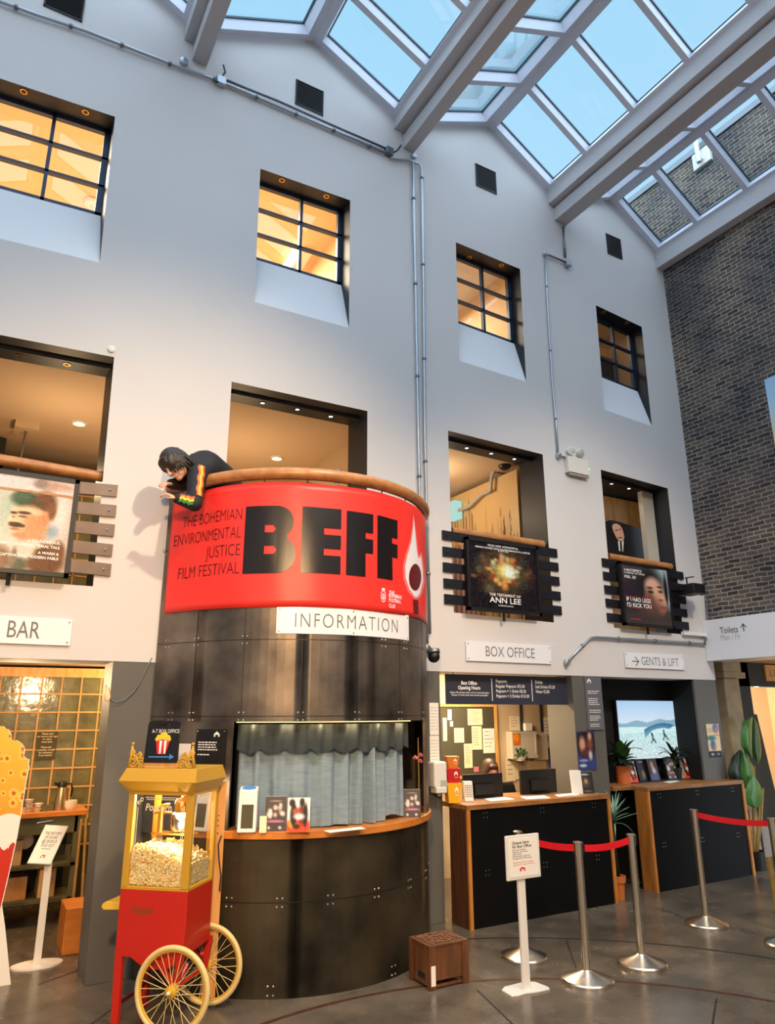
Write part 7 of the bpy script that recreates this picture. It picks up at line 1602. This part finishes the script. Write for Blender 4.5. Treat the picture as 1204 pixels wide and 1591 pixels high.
for k in (-1, 1):
    h0 = hip+Vector((.03, .09*k, -.02)); kn_ = Vector((hip.x+.12, hip.y+.09*k+.03, 3.24)); an = Vector((hip.x+.12, hip.y+.1*k+.03, 2.91)); tr_.capsule(h0, kn_, .105, .075, 12); tr_.capsule(kn_, an, .075, .062, 12)
blob_obj(tr_, 'trousers', 'jacket_blue', man, .012, 4)
sh_ = MB()
for k in (-1, 1): an = Vector((hip.x+.12, hip.y+.1*k+.03, 2.89)); sh_.capsule(an+Vector((.04, 0, -.042)), an+Vector((-.15, -.03, -.045)), .048, .042, 10)
blob_obj(sh_, 'shoes', 'black', man, .01, 3)
hr = MB(); P = HP
for x, y, z, r in ((0, -.005, .05, (.098, .112, .10)), (0, -.065, -.01, (.088, .06, .115)), (0, .075, .075, (.066, .03, .034)), (.058, .03, .03, (.03, .07, .07)), (-.058, .03, .03, (.03, .07, .07)), (.03, .088, .055, (.03, .02, .04)), (-.03, .088, .055, (.03, .02, .04)), (0, .093, .05, (.025, .016, .036))): hr.ball(P(x, y, z), r, 14, 10, HM)
rnd = random.Random(6)
for i in range(150):
    a = rnd.uniform(0, 2*PI); x, y = .094*math.sin(a), -.01+.1*math.cos(a); z0_ = rnd.uniform(-.02, .10); x *= (1-max(0, z0_-.04)*4); y *= (1-max(0, z0_-.04)*4); ln = rnd.uniform(.05, .10) if math.cos(a) < .3 else .04; q = P(x, y, z0_); hr.capsule(q, P(x*rnd.uniform(1.0, 1.16), y*rnd.uniform(1.0, 1.14)-.005, z0_-ln), .012, .005, 6)
blob_obj(hr, 'hair', 'hair', man, .005, 1)
def stripe(a, b, r0, r1, ang, m, w=.011, wob=.0, off=.004):
    t = (b-a).normalized(); v = Vector((-.35, -1, .15)); v = (v-t*v.dot(t)).normalized(); w_ = t.cross(v); mb = MB(); n = 12; vs = []
    for i in range(n+1):
        f = i/n; an = ang+wob*math.sin(f*18); rr = r0+(r1-r0)*f+off; d0 = v*math.cos(an)+w_*math.sin(an); s_ = t.cross(d0)
        c_ = a+(b-a)*f+d0*rr; vs += [c_+s_*w, c_-s_*w]
    mb.add(vs, [(2*i, 2*i+1, 2*i+3, 2*i+2) for i in range(n)]); return mb.build('sleeve_stripe', m, jacket, merge=False)
for k, m in enumerate(('stripe_orange', 'stripe_yellow', 'stripe_orange')):
    stripe(nS.lerp(nE, -.15), nE.lerp(nS, .15), .083, .068, (.55+(k-1)*.22)*(-1 if (nE-nS).cross(Vector((-1, 0, 0))).y > 0 else 1), m, wob=.08)
for k, m in enumerate(('stripe_green', 'stripe_yellow', 'stripe_orange')): stripe(nE.lerp(nW, .1), nE.lerp(nW, .85), .064, .05, -.5+k*.42, m, wob=.12)
bp_ = fW.lerp(fE, .12); MB().lathe([(.036, -.008), (.038, 0), (.036, .008)], bp_, 16, (fW-fE)).build('bracelet', 'plastic_grey', man, smooth=True)
# ---- cashier behind the left monitor
cyh = 6.78; hcx = on_y(760.5, 1190, cyh)
ch_ = thing('office_chair', (hcx.x+.1, 6.95, 0), 'black office chair behind the box office desk', 'chair')
cc0 = on_y(795, 1216, 6.95)
cb_ = MB(); cb_.hexa([(cc0.x-.22, 6.93, .62), (cc0.x+.2, 6.93, .62), (cc0.x+.2, 7.0, .62), (cc0.x-.22, 7.0, .62)], [(cc0.x-.2, 6.97, cc0.z+.01), (cc0.x+.06, 6.97, cc0.z+.0), (cc0.x+.06, 7.03, cc0.z), (cc0.x-.2, 7.03, cc0.z+.01)]); cb_.build('backrest', 'black', ch_, bevel=.04, seg=3)
MB().box(cc0.x-.24, cc0.x+.2, 6.6, 6.98, .46, .53).build('seat', 'black', ch_, bevel=.03, seg=3); MB().tube([(cc0.x-.02, 6.8, .08), (cc0.x-.02, 6.8, .46)], .03, 12).build('column', 'galv_dark', ch_); fb = MB()
for i in range(5): fb.tube([(cc0.x-.02, 6.8, .09), (cc0.x-.02+.28*math.cos(i*1.2566), 6.8+.28*math.sin(i*1.2566), .05)], .02, 8); fb.ball((cc0.x-.02+.28*math.cos(i*1.2566), 6.8+.28*math.sin(i*1.2566), .028), .028, 10, 8)
fb.build('star_base', 'black', ch_)
cs_ = thing('person', (hcx.x, 6.85, .53), 'dark haired person sitting behind the left box office monitor', 'person')
hz = on_y(760.5, 1180, cyh).z-.118; H = Vector((hcx.x, cyh, hz)); bd = MB(); HP, HM = head(bd, H, (-.1, -1, -.35), (0, -.3, 1), 1.0)
nk = H+Vector((0, .03, -.16)); ct_ = H+Vector((0, .07, -.38)); pv_ = Vector((H.x+.02, H.y+.12, .62)); bd.capsule(nk, H+Vector((0, .01, -.06)), .055, .05, 12); bd.capsule(ct_, nk, .13, .06, 14); bd.capsule(pv_, ct_, .13, .14, 14)
sl, sr = ct_+Vector((-.17, 0, .10)), ct_+Vector((.17, 0, .10)); el, er = sl+Vector((-.05, -.08, -.25)), sr+Vector((.05, -.08, -.25)); wl_, wr_ = el+Vector((.08, -.2, .02)), er+Vector((-.08, -.2, .02))
for a, b, c, sd in ((sl, el, wl_, 1), (sr, er, wr_, -1)):
    bd.capsule(ct_+Vector((0, 0, .08)), a, .07, .055, 10); bd.capsule(a, b, .048, .04, 10); bd.capsule(b, c, .04, .027, 10); hand(bd, c, c-b, (0, 0, 1), .92, .3, sd)
for k in (-1, 1): kn_ = pv_+Vector((.09*k, -.40, -.02)); bd.capsule(pv_+Vector((.08*k, 0, -.02)), kn_, .08, .058, 12); bd.capsule(kn_, Vector((kn_.x, kn_.y+.05, .1)), .055, .04, 12); bd.capsule(Vector((kn_.x, kn_.y+.05, .045)), Vector((kn_.x, kn_.y-.12, .04)), .042, .035, 10)
blob_obj(bd, 'body', 'skin', cs_, .009, 4); face_bits(HP, HM, cs_)
jk = MB(); jk.capsule(pv_, ct_, .155, .165, 14); jk.capsule(ct_, nk, .15, .07, 14)
for a, b, c in ((sl, el, wl_), (sr, er, wr_)): jk.capsule(ct_+Vector((0, 0, .08)), a, .09, .07, 12); jk.capsule(a, b, .066, .055, 12); jk.capsule(b, b.lerp(c, .85), .055, .04, 12)
for k in (-1, 1): kn_ = pv_+Vector((.09*k, -.40, -.02)); jk.capsule(pv_+Vector((.08*k, 0, -.02)), kn_, .095, .07, 12); jk.capsule(kn_, Vector((kn_.x, kn_.y+.05, .13)), .07, .055, 12)
blob_obj(jk, 'clothes', 'black', cs_, .014, 4); hr = MB(); P = HP
for x, y, z, r in ((0, -.01, .04, (.09, .1, .095)), (0, -.05, -.05, (.085, .06, .13)), (.07, .02, -.03, (.026, .05, .10)), (-.07, .02, -.03, (.026, .05, .10)), (0, .07, .07, (.06, .03, .03))): hr.ball(P(x, y, z), r, 14, 10, HM)
blob_obj(hr, 'hair', 'hair_brown', cs_, .008, 3)
